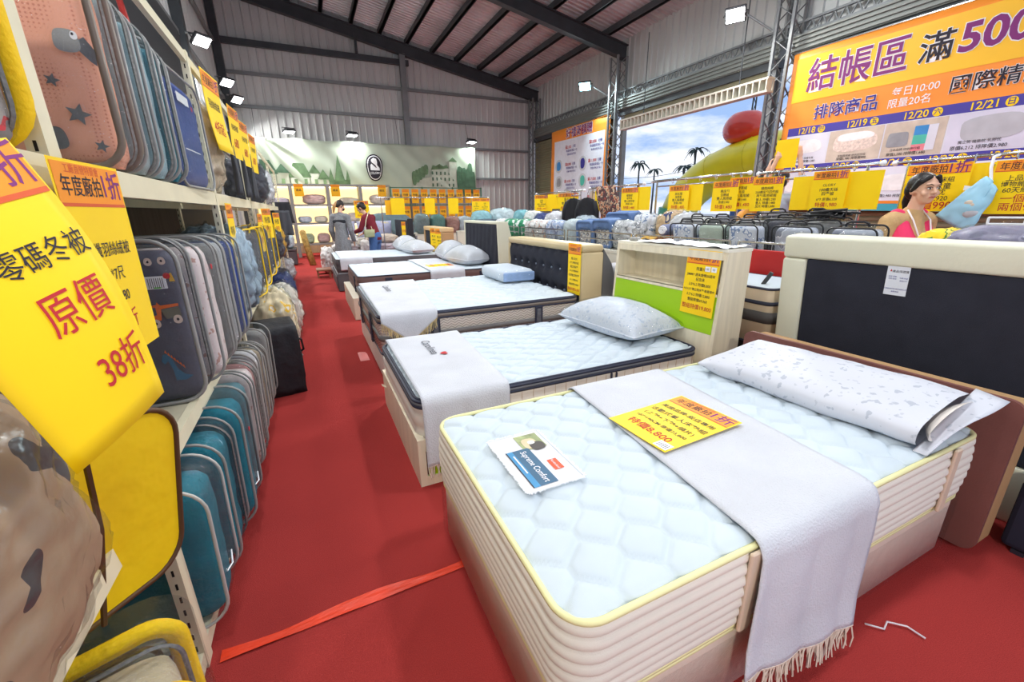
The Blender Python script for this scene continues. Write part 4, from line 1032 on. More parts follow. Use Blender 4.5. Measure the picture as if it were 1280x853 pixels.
MB().rbox(2.56, ya+.05, 1.25, 2.72, yb-.05, 1.29, .008, 1).build('top_board', CREAMF, t)
def puff(u, v):
    y = ya+.05+(yb-ya-.1)*u; z = .1+1.15*v
    return (2.573 - .008*math.sin(y*18+z*3)**2 - .004*noise3(y*6, z*4, 1), y, z)
mb = MB().grid(puff, 60, 30, -.02); mb.build('panel', DARKP, t, smooth=True)

# ------------------------------------------------------------------ bed 5
L5, W5 = 1.98, 1.62; c5 = (.40+L5/2, 8.62+W5/2)
DGB = mat('dark_grey_border', (84, 82, 86), .7, var=.06, scale=4)
t = thing('platform_bed', 'dark grey drawer bed base at far end of bed row', 'bed base', (c5[0], c5[1], 0), group='bed bases')
MB().rbox(-L5/2-.02, -W5/2-.02, .01, L5/2, W5/2, .335, .012, 2).build('base_body', DGB, t)
for y in (-.4, .4): MB().rbox(-L5/2-.034, y-.36, .06, -L5/2-.018, y+.36, .29, .006, 1).build('drawer_front', mat('drawer_grey', (98, 96, 100), .6, var=.05), t)
m5 = mattress('mattress', 'white mattress with dark grey border at far end of bed row', (c5[0], c5[1], .337), L5, W5, .275, lambda x, y: hexdist(x, y, .24, .24), .03, 2, DGB, pipe_m=TOPW, depth=.006)
yn, yf = c5[1]-W5/2, c5[1]+W5/2; zt = .632
path = [(yf+.03, .45), (yf+.03, .59), (yf-.03, zt), (yn+.03, zt), (yn-.02, .62), (yn-.034, .58), (yn-.04, .40)]
t, f5 = runner('bed_runner', 'white runner on farthest bed hanging short over its near side', path, lambda v: .46, lambda v: 1.05, fringe=0)
pillow('pillow', 'flattened white pillow on farthest bed, near side', (2.0, 8.95, .628), (.5, .72, .28), .2, m=PWR, wrap=FILM)
pillow('pillow', 'rounded white pillow on farthest bed, far side', (1.95, 9.75, .628), (.5, .76, .34), 0, m=PWR, wrap=FILM)
t = thing('headboard', 'small charcoal headboard in tan box frame with two yellow strips', 'headboard', (0, 0, 0), group='headboards')
ya, yb = 8.75, 10.30
for y in (ya, yb-.10): MB().rbox(2.50, y, 0, 2.76, y+.10, 1.03, .015, 2).build('frame_side', TAN, t)
MB().rbox(2.50, ya, 1.032, 2.76, yb, 1.12, .015, 2).build('frame_top', mat('tan_light', (206, 176, 132), .6, var=.04), t)
MB().rbox(2.52, ya+.101, .02, 2.60, yb-.101, 1.03, .01, 2).build('panel', DARKP, t)
for y, lb in ((8.93, 'narrow yellow price strip on tan framed headboard, nearer one'), (9.35, 'narrow yellow price strip on tan framed headboard, farther one')):
    price_sign(lb, frame((2.494, y, .60), (.35, -1, 0), (0, 0, 1)), .30, .50, [('雙人床組', .35, .15, 0), ('原價39,800', .5, .12, 0), ('5*6.2尺', .62, .12, 0), ('特價9,900', .8, .2, 1)])
# wooden step stools by the dark base
t = thing('low_stool', 'low wooden stool on the red aisle at far end of beds', 'stool', (.20, 10.9, 0))
WOODB = mat('brown_wood', (140, 92, 66), .55, var=.1, scale=3, stretch=(1, 6, 6))
MB().rbox(-.16, -.22, .16, .16, .22, .20, .008, 1).build('seat', WOODB, t)
for a in (-.13, .13):
    for b in (-.18, .18): MB().box(a-.02, b-.02, 0, a+.02, b+.02, .16).build('leg', WOODB, t)
MB().box(-.13, -.012, .06, .13, .012, .09).build('stretcher', WOODB, t)
# fallen price paper on the aisle and the orange tape
o = MB().grid(lambda u, v: (.30+.09*u, 4.30+.30*v, .003+.004*math.sin(5*u)*v), 4, 4, .001).build('fallen_card', mat('pink_card', (224, 130, 128), .5, var=.05)); tag(o, 'translucent pinkish card lying on red aisle by wavy mattress', 'card')
o = MB().grid(lambda u, v: (.345+.07*u, 3.06-.05*u+.045*v, .20-.03*u), 3, 2, .002).build('masking_tape', mat('masking_tape', (206, 196, 172), .7, var=.05)); tag(o, 'torn masking tape end sticking out from green bed foot', 'tape')
o = MB().grid(lambda u, v: (-.47+.92*u, 1.36+.045*v-.012*math.sin(9*u)*v+.02*u, .004+.003*abs(math.sin(11*u+4*v))), 40, 4, .001).build('floor_tape', mat('orange_tape', (226, 62, 28), .4, var=.04, scale=10)); tag(o, 'orange tape strip stuck across the red aisle', 'tape')
# ================================================================== storage rack on the left with bagged quilts
XF = -.50                                  # front face of the rack
SLOT = mat('slot_dark', (30, 28, 24), .9, var=0)
RACKD = mat('rack_shade_backing', (84, 72, 62), .8, var=.12, scale=3, stretch=(1, 5, .4))
RACKB = mat('rack_board', (196, 190, 166), .6, var=.05)
def rack_bay(y0, y1, label, first):
    t = thing('storage_rack', label, 'storage rack', (XF, y0, 0), group='storage rack bays'); w = y1-y0
    ups = (0.0, w) if first else (w,)
    for y in ups:
        for x in (0, -.62):
            u = MB().box(x-.035, y-.028, 0, x, y+.028, 2.36).build('upright', CREAM, t)
            sl = MB()
            for k in range(44):
                z = .08+k*.052
                sl.box(x-.021, y-.0292, z, x-.015, y-.0280, z+.022)
            sl.build('slots', SLOT, u, kind='stuff')
    for z, h in ((.02, .05), (.665, .06), (1.505, .075)):
        for x in (0, -.60):
            MB().box(x-.03, .03, z, x-.002, w-.03, z+h).build('beam', CREAM, t)
        MB().box(-.60, .03, z+h-.022, -.03, w-.03, z+h-.004).build('shelf_board', RACKB, t)
    MB().box(-.03, .0, 2.30, -.005, w, 2.35).build('top_rail', CREAM, t)
    if y0 < 5: MB().box(-.652, .03, .04, -.645, w-.03, 2.28).build('added_backing', RACKD, t)  # dark sheet added so the near bays look shaded inside
    return t
for k, (a, b, lb) in enumerate(((-.62, 1.39, 'cream steel storage rack bay nearest the camera behind big yellow sign'), (1.39, 3.37, 'cream steel storage rack bay holding dump truck bag'), (3.37, 5.35, 'cream steel storage rack bay past the dump truck bag'), (5.35, 7.33, 'cream steel storage rack bay fourth along aisle'), (7.33, 9.31, 'cream steel storage rack bay fifth along aisle'), (9.31, 11.29, 'cream steel storage rack bay at far end of aisle'))):
    rack_bay(a, b, lb, k == 0)

def bag_shell(w, t_, h, r, g=0.0, bulge=.012, n=5):
    rings = []
    for y, ins in ((-t_/2-bulge-g, .07), (-t_/2-g, 0), (t_/2+g, 0), (t_/2+bulge+g, .07)):
        rings.append([(x, y, z) for x, z in rrect(-w/2-g+ins, -g+ins, w/2+g-ins, h+g-ins, max(.01, r-ins*.3), n)])
    N = len(rings[0]); vs = [p for q in rings for p in q]
    fs = [(i*N+k, i*N+(k+1) % N, (i+1)*N+(k+1) % N, (i+1)*N+k) for i in range(3) for k in range(N)]
    fs += [tuple(range(N))[::-1], tuple(3*N+k for k in range(N))]
    return MB().add(vs, fs)
def quilt_bag(label, loc, w, t_, h, cloth, trim=PIPING, rz=0.0, lean=(0, 0), r=.085, zipper=True, shell=VINYL, handle=False, group='bagged quilts', folds=3, pr=.006, name='quilt_bag', fill=.93, bulge=.012):
    """clear zip bag: folded quilt inside, see-through shell, piping round both faces. Big faces look along local -y/+y"""
    t = thing(name, label, 'quilt bag', loc, rot=(lean[0], lean[1], rz), group=group)
    sd = random.uniform(0, 40)
    # folded quilt: stacked soft layers
    cw, ct, ch = w*.94, t_*.90, h*fill
    def soft(u, v):
        a = 2*PI*u; c, s = math.cos(a), math.sin(a)
        zf = v; k = (1-abs(2*v-1)**7)**.5
        x = cw/2*math.copysign(abs(c)**.35, c)*(.90+.10*k); y = ct/2*math.copysign(abs(s)**.45, s)*(.70+.30*k)
        d = .010*noise3(x*8+sd, y*8, v*6) + .006*math.sin(v*PI*2*folds+sd)
        return (x*(1+d), y*(1+d*3), .012 + (ch-.01)*zf)
    mb = MB().grid(soft, 36, 18); mb.f += [tuple(range(36))[::-1], tuple(18*37+i for i in range(36))]
    mb.build('quilt', cloth, t, smooth=True)
    bag_shell(w, t_, h, r, 0.0, bulge).build('clear_cover', shell, t, smooth=False)
    for s in (-1, 1):
        MB().tube([(x, s*t_/2, z) for x, z in rrect(-w/2, pr, w/2, h, r, 6)], pr, 6, closed=True).build('piping', trim, t, smooth=True)
    if zipper:
        MB().tube([(x*1.006, t_*.18, z*1.004) for x, z in rrect(-w/2, .005, w/2, h, r, 6)], .005, 4, closed=True).build('zipper', mat('zip_grey', (120, 120, 118), .4, metal=.3, var=.2, scale=90), t)
    if handle:
        MB().tube([(-.07, 0, h), (-.065, 0, h+.02), (-.04, 0, h+.032), (.04, 0, h+.032), (.065, 0, h+.02), (.07, 0, h)], .008, 6).build('handle', trim, t, smooth=True)
    return t
def sheet_on(t, y, w, h):
    """printed area on the near face of a bag's quilt"""
    return lambda x, yy: (x-w/2, y, h-yy)
def star(cx, cy, r, n=5, q=.45, ph=0.0):
    return [(cx + (r if k % 2 == 0 else r*q)*math.sin(PI*k/n+ph), cy - (r if k % 2 == 0 else r*q)*math.cos(PI*k/n+ph)) for k in range(2*n)]
def dotted(name, base, dot, scale=60):
    if name in MATS: return MATS[name]
    m = mat(name, base, .8, var=0); n = m.node_tree.nodes; l = m.node_tree.links; b = n['Principled BSDF']
    tc = n.new('ShaderNodeTexCoord'); vo = n.new('ShaderNodeTexVoronoi'); vo.inputs['Scale'].default_value = scale; vo.inputs['Randomness'].default_value = 0
    r = n.new('ShaderNodeValToRGB'); r.color_ramp.elements[0].position = .22; r.color_ramp.elements[0].color = rgb(dot); r.color_ramp.elements[1].position = .30; r.color_ramp.elements[1].color = rgb(base)
    l.new(tc.outputs['Object'], vo.inputs['Vector']); l.new(vo.outputs['Distance'], r.inputs['Fac']); l.new(r.outputs['Color'], b.inputs['Base Color'])
    return m
def cloth(name, c, var=.08, scale=7): return mat(name, c, .8, var=var, scale=scale, bump=.25, bscale=30, spec=.15)
GREY_E = mat('print_grey', (150, 152, 152), .8, var=.04); GREY_D = mat('print_dark_grey', (110, 112, 116), .8, var=.04)
TEALC = cloth('teal_quilt', (28, 118, 138)); SILV = cloth('silver_quilt', (160, 176, 180)); NAVYC = cloth('navy_quilt', (38, 66, 140)); PINKW = speckle('pink_white_quilt', (226, 212, 212), ((222, 204, 204), (190, 150, 140)), 26, .66, .8)
GREYC = cloth('grey_quilt', (140, 140, 140)); WHITEC = cloth('white_quilt', (206, 206, 210)); DGREY = cloth('dark_grey_quilt', (74, 74, 82)); PINKC = cloth('pink_quilt', (206, 150, 150)); BEIGEC = cloth('beige_quilt', (196, 178, 152))
BRP = mat('brown_piping', (86, 58, 34), .5, var=.05); YCL = mat('yellow_nonwoven', (250, 206, 10), .75, var=.05, scale=6, bump=.2, bscale=80); BLKT = mat('black_trim', (28, 28, 32), .5, var=.05)

# ---- upper shelf (board at 1.576)
ZU, ZL, ZB = 1.578, .722, .068
PEACH = dotted('peach_dots', (246, 178, 150), (222, 140, 116), 95)
t = quilt_bag('peach dotted quilt bag with grey elephant and stars on upper shelf', (-.715, 1.815, ZU), .50, .16, .66, PEACH, mat('grey_brown_piping', (120, 108, 96), .4, var=.05), pr=.010)
Se = lambda x, y: (x-.25, -.082, .66-y)
for cx, cy, r in ((.418, .511, .030), (.382, .428, .018), (.451, .593, .018), (.30, .40, .025)): poly_patch(t, 'printed_star', Se, star(cx, cy, r, ph=.3), GREY_D, .001)
poly_patch(t, 'printed_elephant_body', Se, [(.445, .335), (.475, .315), (.492, .345), (.490, .385), (.478, .375)], GREY_D, .0006); poly_patch(t, 'printed_elephant', Se, blob2(.436, .328, .028, .030), GREY_E, .001)
poly_patch(t, 'printed_eye', Se, blob2(.455, .314, .008, .011, 14, 2), WHITE, .002); poly_patch(t, 'printed_pupil', Se, blob2(.453, .311, .003, .004, 10, 2), INK, .003)
poly_patch(t, 'printed_elephant', Se, blob2(.350, .575, .030, .032), GREY_D, .001)
quilt_bag('silver teal quilt bag squeezed right behind peach bag', (-.71, 2.03, ZU), .48, .15, .57, SILV, PIPING, rz=.03)
quilt_bag('silver quilt bag on upper shelf, third from peach bag', (-.705, 2.24, ZU), .48, .17, .57, cloth('silver_blue_quilt', (150, 180, 190)), PIPING, rz=-.02)
quilt_bag('teal striped quilt bag on upper shelf beside navy bag', (-.70, 2.44, ZU), .48, .13, .55, TEALC, PIPING)
t = quilt_bag('navy blue quilt bag with red dot label on upper shelf', (-.56, 2.86, ZU), .60, .16, .53, NAVYC, PIPING, rz=PI/2-.06)
Sv = lambda x, y: (x-.30, -.083, .53-y)
patch(t, 'white_label', Sv, .18, .09, .36, .13, WHITE, .001); poly_patch(t, 'red_dot', Sv, blob2(.40, .13, .014, .014, 14, 2), INK_RED, .002); patch(t, 'white_cord', Sv, .15, .345, .40, .350, WHITE, .001)
# crinkled clear bags further along the upper shelf
def wrapped(label, loc, size, m, film=FILM, rz=0, group='plastic wrapped bundles', amp=.22, name='wrapped_bundle', seed=None, cat='bundle', wrap=True, squash=.0):
    sd = random.uniform(0, 90) if seed is None else seed
    t = thing(name, label, cat, loc, rz, group); a, b, c = size
    def shape(g, am):
        bm = bmesh.new(); bmesh.ops.create_icosphere(bm, subdivisions=5 if max(size) < .9 else 5, radius=1.0)
        for v in bm.verts:
            p = v.co.copy(); k = 3.2
            n = (abs(p.x)**k+abs(p.y)**k+abs(p.z)**k)**(1/k); p /= n
            rdg = (1-abs(noise3(p.x*2.3+sd, p.y*2.3, p.z*3.1)))**3 + .6*(1-abs(noise3(p.x*5+sd, p.y*5+3, p.z*6)))**3
            d = 1 + am*(.5*noise3(p.x*1.6+sd, p.y*1.6, p.z*1.6) + .35*noise3(p.x*4+sd, p.y*4, p.z*4) + .2*noise3(p.x*9, p.y*9+sd, p.z*9) - .45*(rdg-.6))
            v.co = Vector((p.x*a/2*d, p.y*b/2*d, p.z*c/2*d))*(1+g)
        lo = min(v.co.z for v in bm.verts)
        for v in bm.verts: v.co.z = max(0, v.co.z + c/2)
        return MB().addbm(bm)
    shape(0, amp).build('folded_cloth', m, t, smooth=True)
    if wrap: shape(.05, amp*1.5).build('plastic_wrap', film, t, smooth=True)
    return t
wrapped('crinkled clear plastic bag of tan bedding beside navy bag', (-.66, 3.70, ZU), (.40, .46, .60), BEIGEC)
CHAR = mat('charcoal_drape', (70, 72, 78), .8, var=.08, scale=6, stretch=(1, 6, .4))
def hung_cloth(label, loc, w, h, m, rz=PI/2, pleats=5, depth=.02, group='hanging cloths', name='hanging_cloth', top=None, taper=0.0, cat='cloth', th=.01):
    t = thing(name, label, cat, loc, rz, group); sd = random.uniform(0, 9)
    def fn(u, v):
        k = (u-.5)*w*(1+taper*v)
        return (k + .006*noise3(u*4, v*3, sd), depth*math.sin(u*PI*2*pleats + .8*math.sin(v*4+sd))*(.4+.6*v), h*(1-v))
    MB().grid(fn, 8*pleats, 10, th).build('drape', m, t, smooth=True)
    MB().bar((-w/2, 0, h), (w/2, 0, h), .012).build('top_hem', top or m, t)
    return t
for k, (y, lb) in enumerate(((4.15, 'charcoal bedding drape hanging from upper shelf, first past clear bag'), (4.75, 'charcoal bedding drape hanging from upper shelf, second past clear bag'), (5.45, 'charcoal bedding drape hanging from upper shelf, third past clear bag'))):
    hung_cloth(lb, (XF+.045, y, 1.60), .42, .42, CHAR, rz=PI/2+.1, pleats=4)
    price_sign('yellow price sign above charcoal drape, ' + ('first', 'second', 'third')[k] + ' along upper shelf', frame((XF+.085, y-.02, 1.86), (.10, 1, 0), (.05, 0, 1)), .30, .36, [('冬被特價', .4, .16, 0), ('680', .7, .3, 1)])
# yellow sheet curving off the top rail
price_sign('long yellow sign hanging from top rail over navy bag', frame((XF+.03, 3.62, 1.85), (.12, 1, 0), (.06, 0, 1)), .34, .46, [('羽絲絨被', .4, .17, 0), ('4折起', .7, .25, 1)], curl=.05)
for i, (y, z0, z1, m, lb) in enumerate(((2.2, 2.38, 3.2, BLKT, 'black folding panel leaning above upper shelf'),)):
    o = MB().rbox(-1.30, 4.2, .0, -1.26, 8.2, 3.9, .01, 1).build('display_board', BLKT); tag(o, 'tall black display board standing behind the storage rack', 'board')
for (y0, x0, m, lb) in ((2.55, -.56, mat('red_pole', (176, 44, 40), .4, var=.03), 'thin red pole propped against top of rack'), (2.35, -.60, mat('cream_pole', (206, 190, 150), .5, var=.05), 'thin cream pole propped against top of rack')):
    o = MB().tube([(x0, y0, 2.16), (x0-.10, y0+.15, 2.9)], .012, 8).build('display_pole', m); tag(o, lb, 'pole')

# ---- middle shelf (board at .72)
CHARQ = cloth('charcoal_truck_quilt', (92, 92, 106), .06)
t = quilt_bag('charcoal quilt bag printed with orange dump truck and blue dinosaur', (-.72, 2.055, ZL), .52, .18, .64, CHARQ, PIPING, pr=.008)
St = lambda x, y: (x-.26, -.092, .64-y)
TRO = mat('truck_orange', (232, 112, 48), .8, var=.03); TRW = mat('wheel_cream', (222, 202, 188), .8, var=.03); TRG = mat('truck_olive', (116, 112, 96), .8, var=.1); DINO = mat('dino_blue', (62, 108, 140), .8, var=.05)
tk = lambda pts: [(.413+(x-.285)*.46, .305+(y-.375)*.60) for x, y in pts]
dk = lambda pts: [(.397+(x-.30)*.45, .43+(y-.47)*1.0) for x, y in pts]
poly_patch(t, 'printed_truck_cab', St, tk([(.24, .30), (.27, .26), (.315, .255), (.32, .24), (.34, .262), (.46, .255), (.46, .272), (.34, .285), (.325, .355), (.245, .365)]), TRO, .001)
poly_patch(t, 'printed_truck_window', St, tk([(.255, .305), (.275, .275), (.305, .272), (.305, .32), (.255, .33)]), CHARQ, .002)
poly_patch(t, 'printed_truck_bed', St, tk([(.335, .29), (.46, .275), (.465, .34), (.36, .35)]), TRG, .001)
for cx, cy, r in ((.413, .305, .018), (.482, .294, .018), (.435, .075, .015), (.475, .073, .015)):
    poly_patch(t, 'printed_wheel', St, blob2(cx, cy, r*.8, r, 18, 2), TRW, .002); poly_patch(t, 'printed_hub', St, blob2(cx, cy, r*.25, r*.33, 12, 2), INK, .003)
poly_patch(t, 'printed_dinosaur', St, dk([(.30, .495), (.315, .47), (.345, .465), (.37, .48), (.40, .53), (.44, .555), (.50, .565), (.44, .58), (.37, .578), (.365, .53), (.345, .495), (.32, .508)]), DINO, .001)
for k in range(7): poly_patch(t, 'printed_spike', St, dk([(.335+.017*k, .460+.010*k), (.345+.017*k, .450+.011*k), (.352+.017*k, .468+.011*k)]), TRO, .0015)
poly_patch(t, 'printed_cone', St, [(.490, .118), (.495, .118), (.502, .15), (.484, .15)], mat('cone_yellow', (224, 176, 60), .8, var=.05), .001)
patch(t, 'barcode_label', St, .410, .128, .476, .175, WHITE, .003); lettering(t, [('||||||||', .443, .150, .04, .004, .045)], St, INK, 'barcode', .004); poly_patch(t, 'red_sticker', St, blob2(.480, .128, .011, .012, 14, 2), INK_RED, .004); patch(t, 'green_sticker', St, .435, .168, .456, .173, mat('sticker_green', (110, 200, 80), .6, var=0), .004)
t = quilt_bag('pale pink white quilt bag with red dot next to dump truck bag', (-.672, 2.33, ZL), .49, .28, .63, PINKW, PIPING, rz=.0, zipper=False)
MB().ball((.246, .02, .50), (.003, .013, .013), 10, 6).build('red_sticker', INK_RED, t)
for k, (y, th, m, lb) in enumerate(((2.60, .18, GREYC, 'grey quilt bag on middle shelf, first past pink white bag'), (2.81, .17, WHITEC, 'white quilt bag between grey and navy bags on middle shelf'))):
    quilt_bag(lb, (-.668, y, ZL), .49, th, .62, m, PIPING, rz=.02*(-1)**k, zipper=False)
quilt_bag('navy quilt bag on middle shelf behind the rack upright', (-.662, 3.10, ZL), .49, .26, .61, NAVYC, PIPING, rz=.04, zipper=False)
wrapped('crinkled clear plastic bag of blue bedding past navy bag', (-.62, 3.74, ZL), (.44, .50, .66), cloth('pale_blue_quilt', (150, 170, 186)))
for k, (y, lb) in enumerate(((4.45, 'dark grey yellow edged bag standing at front of middle shelf'), (5.05, 'second dark grey yellow edged bag on middle shelf'), (5.9, 'third dark grey yellow edged bag on middle shelf'), (6.7, 'fourth dark grey yellow edged bag on middle shelf'))):
    quilt_bag(lb, (-.56, y, ZL), .44, .18, .60, DGREY, YCL, rz=PI/2-.2, pr=.007)
price_sign('narrow yellow sign hanging down beside rack upright over navy bag', frame((XF+.02, 3.55, 1.06), (.05, 1, 0), (.02, 0, 1)), .20, .46, [('零碼', .4, .3, 0), ('2折', .7, .35, 1)])
price_sign('yellow sign hanging below upper shelf at third rack upright', frame((XF+.03, 5.42, 1.05), (.08, 1, 0), (.04, 0, 1)), .24, .40, [('零碼', .4, .3, 0), ('3折', .7, .35, 1)])
# ---- floor row (board at .07), bags standing proud of the rack
row = [(1.58, .24, TEALC, 'teal quilt bag on floor shelf, nearest of the teal ones', .56, -.02), (1.85, .24, TEALC, 'teal quilt bag on floor shelf, second of the teal ones', .58, -.01), (2.12, .24, TEALC, 'teal quilt bag with red dot on floor shelf, third of the teal ones', .61, .02),
       (2.37, .19, cloth('slate_teal_quilt', (84, 128, 140)), 'slate teal quilt bag on floor shelf before pale pink one', .60, .01), (2.59, .19, PINKW, 'pale pink quilt bag on floor shelf after the teal ones', .60, .02), (2.79, .15, PINKC, 'pink quilt bag on floor shelf behind pale pink one', .58, .0),
       (2.97, .15, WHITEC, 'white quilt bag on floor shelf near black bag', .60, .01), (3.15, .14, BEIGEC, 'beige quilt bag on floor shelf near black bag', .56, .02), (3.52, .18, GREYC, 'last grey quilt bag on floor shelf beside black bag', .60, .02)]
for k, (y, th, m, lb, h, dx) in enumerate(row):
    t = quilt_bag(lb, (-.665+dx, y, ZB), .50, th, h, m, PIPING if k else mat('pale_piping', (190, 190, 184), .35, var=.04), rz=.05*math.sin(3.1*k), lean=(.0, .03), r=.10, zipper=(k % 3 == 1))
    if k == 2: MB().ball((.251, .02, .42), (.003, .012, .012), 10, 6).build('red_sticker', INK_RED, t)
    if k in (0, 2): MB().tube([(.248, -.05, .16), (.256, 0, .15), (.248, .05, .17)], .003, 4).build('white_cord', WHITE, t)
t = thing('backpack', 'black quilted carry bag standing on the aisle floor by the rack', 'bag', (-.37, 3.92, 0), .2)
BLKB = mat('black_bag', (34, 34, 38), .6, var=.1, scale=8, bump=.4, bscale=18)
bm = bmesh.new(); bmesh.ops.create_cube(bm, size=1); bmesh.ops.subdivide_edges(bm, edges=bm.edges[:], cuts=9, use_grid_fill=True)
for v in bm.verts:
    p = v.co; tp = 1-.25*max(0, p.z)**2; v.co = Vector((p.x*.28*tp + .012*noise3(p.x*5, p.y*5, p.z*5), p.y*.44*tp + .014*noise3(p.y*5+7, p.x*5, p.z*5), (p.z+.5)*.60*(1-.05*abs(p.y*2)**3)))
MB().addbm(bm).build('bag_body', BLKB, t, smooth=True)
MB().tube([(.13, .05, .42), (.20, .08, .38), (.21, .10, .28), (.13, .12, .22)], .010, 6).build('side_handle', BLKT, t, smooth=True)
MB().rbox(.125, -.16, .10, .155, .16, .34, .012, 2).build('front_pocket', BLKB, t, smooth=True)
MB().tube([(.158, -.15, .30), (.160, 0, .305), (.158, .15, .30)], .004, 4).build('zipper', PIPING, t)
wrapped('clear plastic bag of yellow trimmed bedding spilling into aisle past black bag', (-.46, 4.75, .0), (.44, .60, .74), speckle('cream_yellow_cloth', (222, 206, 170), ((240, 190, 40), (236, 226, 210)), 6, .56, .8), seed=5)
wrapped('clear plastic bundle of pale bedding on far aisle floor', (-.46, 5.75, 0), (.50, .70, .62), cloth('pale_quilt', (206, 200, 190)), seed=12)
wrapped('navy wrapped bundle on far aisle floor by rack', (-.50, 6.7, 0), (.45, .6, .66), cloth('navy_bundle', (40, 52, 96)), seed=18)
for k, (y, z, m, lb) in enumerate(((7.72, 0, BEIGEC, 'beige bundle on floor by fifth rack bay'), (8.6, 0, DGREY, 'dark bundle on floor by fifth rack bay'), (7.72, ZL, DGREY, 'dark bundle on middle shelf of fifth rack bay'), (8.6, ZL, cloth('mustard_cloth', (214, 160, 50)), 'mustard bundle on middle shelf of fifth rack bay'), (9.9, ZL, DGREY, 'dark bundle on middle shelf of last rack bay'), (10.7, 0, WHITEC, 'white bundle on floor by last rack bay'), (6.4, ZU, DGREY, 'dark bundle on upper shelf of fourth rack bay'), (7.70, ZU, WHITEC, 'white bundle on upper shelf of fourth rack bay'))):
    wrapped(lb, (-.62, y, z + .001), (.46, .6, .5), m)
for k, (y, z, lb) in enumerate(((6.3, 1.15, 'small yellow sign at fourth rack bay'), (8.2, 1.1, 'small yellow sign at fifth rack bay'), (10.2, 1.1, 'small yellow sign at last rack bay'))):
    price_sign(lb, frame((XF+.05, y, z), (.3, 1, 0), (0, 0, 1)), .28, .36, [('特價', .4, .3, 0), ('990', .7, .35, 1)])
hung_cloth('black apron like cloth hanging at far end of rack', (XF+.06, 9.2, 1.05), .34, .45, CHAR, rz=.4, pleats=3, taper=.2)
hung_cloth('black and white cloth hanging at far end of rack above the apron', (XF+.06, 10.4, 1.25), .34, .42, mat('black_cloth', (40, 40, 46), .8, var=.08), rz=.3, pleats=3, taper=.2)

# ---- nearest things at the left edge
t = quilt_bag('yellow quilt bag with brown piping jutting under the big yellow sign', (-.580, 1.12, .57), .34, .13, .46, YCL, BRP, rz=PI/2-.55, lean=(.10, .12), pr=.007, shell=mat('yellow_cover', (252, 210, 8), .7, var=.06, scale=5, bump=.5, bscale=9), zipper=False, bulge=.001)
MB().tube([(-.06, -.098, .02), (-.05, -.10, .25), (-.07, -.098, .48)], .006, 5).build('piping', BRP, t)
wrapped('clear plastic bag of brown and dark bedding at lower left edge', (-.575, .70, .76), (.36, .52, .46), speckle('brown_dark_cloth', (168, 140, 112), ((72, 62, 62), (150, 122, 98)), 2.6, .57, .8), film=vinyl('hazy_film', base=.05, bump=.30, bscale=6.0, gloss=.25, edge=.18), seed=33, amp=.10)
t = quilt_bag('yellow framed quilt bag in loose plastic on floor shelf at lower left', (-.60, .86, ZB), .46, .20, .47, speckle('cream_bed_cloth', (206, 190, 160), ((210, 196, 170), (196, 178, 148)), 5, .6, .8), YCL, rz=.35, pr=.022, r=.06)
for s in (-1, 1):
    MB().tube([(x, s*.115, z) for x, z in rrect(-.19, .04, .19, .42, .05, 6)], .007, 5, closed=True).build('brown_piping', BRP, t, smooth=True)
bag_shell(.52, .27, .51, .09, .01, .03).build('loose_plastic', FILM, t, smooth=True)
quilt_bag('yellow piped patterned quilt bag cut by left picture edge on upper shelf', (-.66, 1.27, ZU), .30, .13, .40, speckle('grey_red_cloth', (176, 170, 170), ((200, 60, 70), (120, 116, 120)), 12, .62, .8), YCL, rz=.0, pr=.022)

# ---- big yellow sign hanging off the rack with a curl
t = thing('price_sign', 'large curled yellow sign showing the number 38 in red', 'price sign', (0, 0, 0), group='yellow price signs')
SW, SH = .27, .42
sBR, sBL, sTR, sTL = Vector((-.257, .84, 1.165)), Vector((-.326, .69, 1.118)), Vector((-.371, .90, 1.558)), Vector((-.462, .70, 1.495))
EN = (sBR-sBL).cross(sTR-sBR).normalized()
def SB(x, y):
    u = x/SW; f = y/SH
    return (sTL*(1-u)+sTR*u)*(1-f) + (sBL*(1-u)+sBR*u)*f + EN*(.034*math.sin(PI*f)*(.3+.7*u) + .010*math.sin(PI*u))
MB().grid(lambda u, v: SB(u*SW, v*SH), 10, 14, -.0012).build('paper', YEL, t, smooth=True)
patch(t, 'header_band', SB, .004, .004, SW-.004, .075, ORANGE, .0008, 8, 3); patch(t, 'header_line', SB, .004, .075, SW-.004, .083, ORED, .001, 8, 1)
lettering(t, [('年度廠拍', .10, .045, .042, .002), ('零碼冬被', .178, .160, .042, .0012)], SB, INK, 'lettering', .0014)
lettering(t, [('1折', .22, .04, .07, .003)], SB, INK_PUR, 'lettering', .0014)
lettering(t, [('原價', .172, .238, .066, .0015), ('38折', .195, .335, .060, .0012)], SB, INK_RED, 'lettering', .0014)
price_sign('yellow sign on rack upright partly behind the largest yellow sign', frame((XF+.040, 1.40, 1.10), (.06, 1, 0), (.01, 0, 1)), .31, .47, [('長纖羽絲絨被', .43, .12, 0), ('6*7尺', .56, .12, 0), ('1,380', .68, .12, 0), ('30折', .82, .18, 1)])

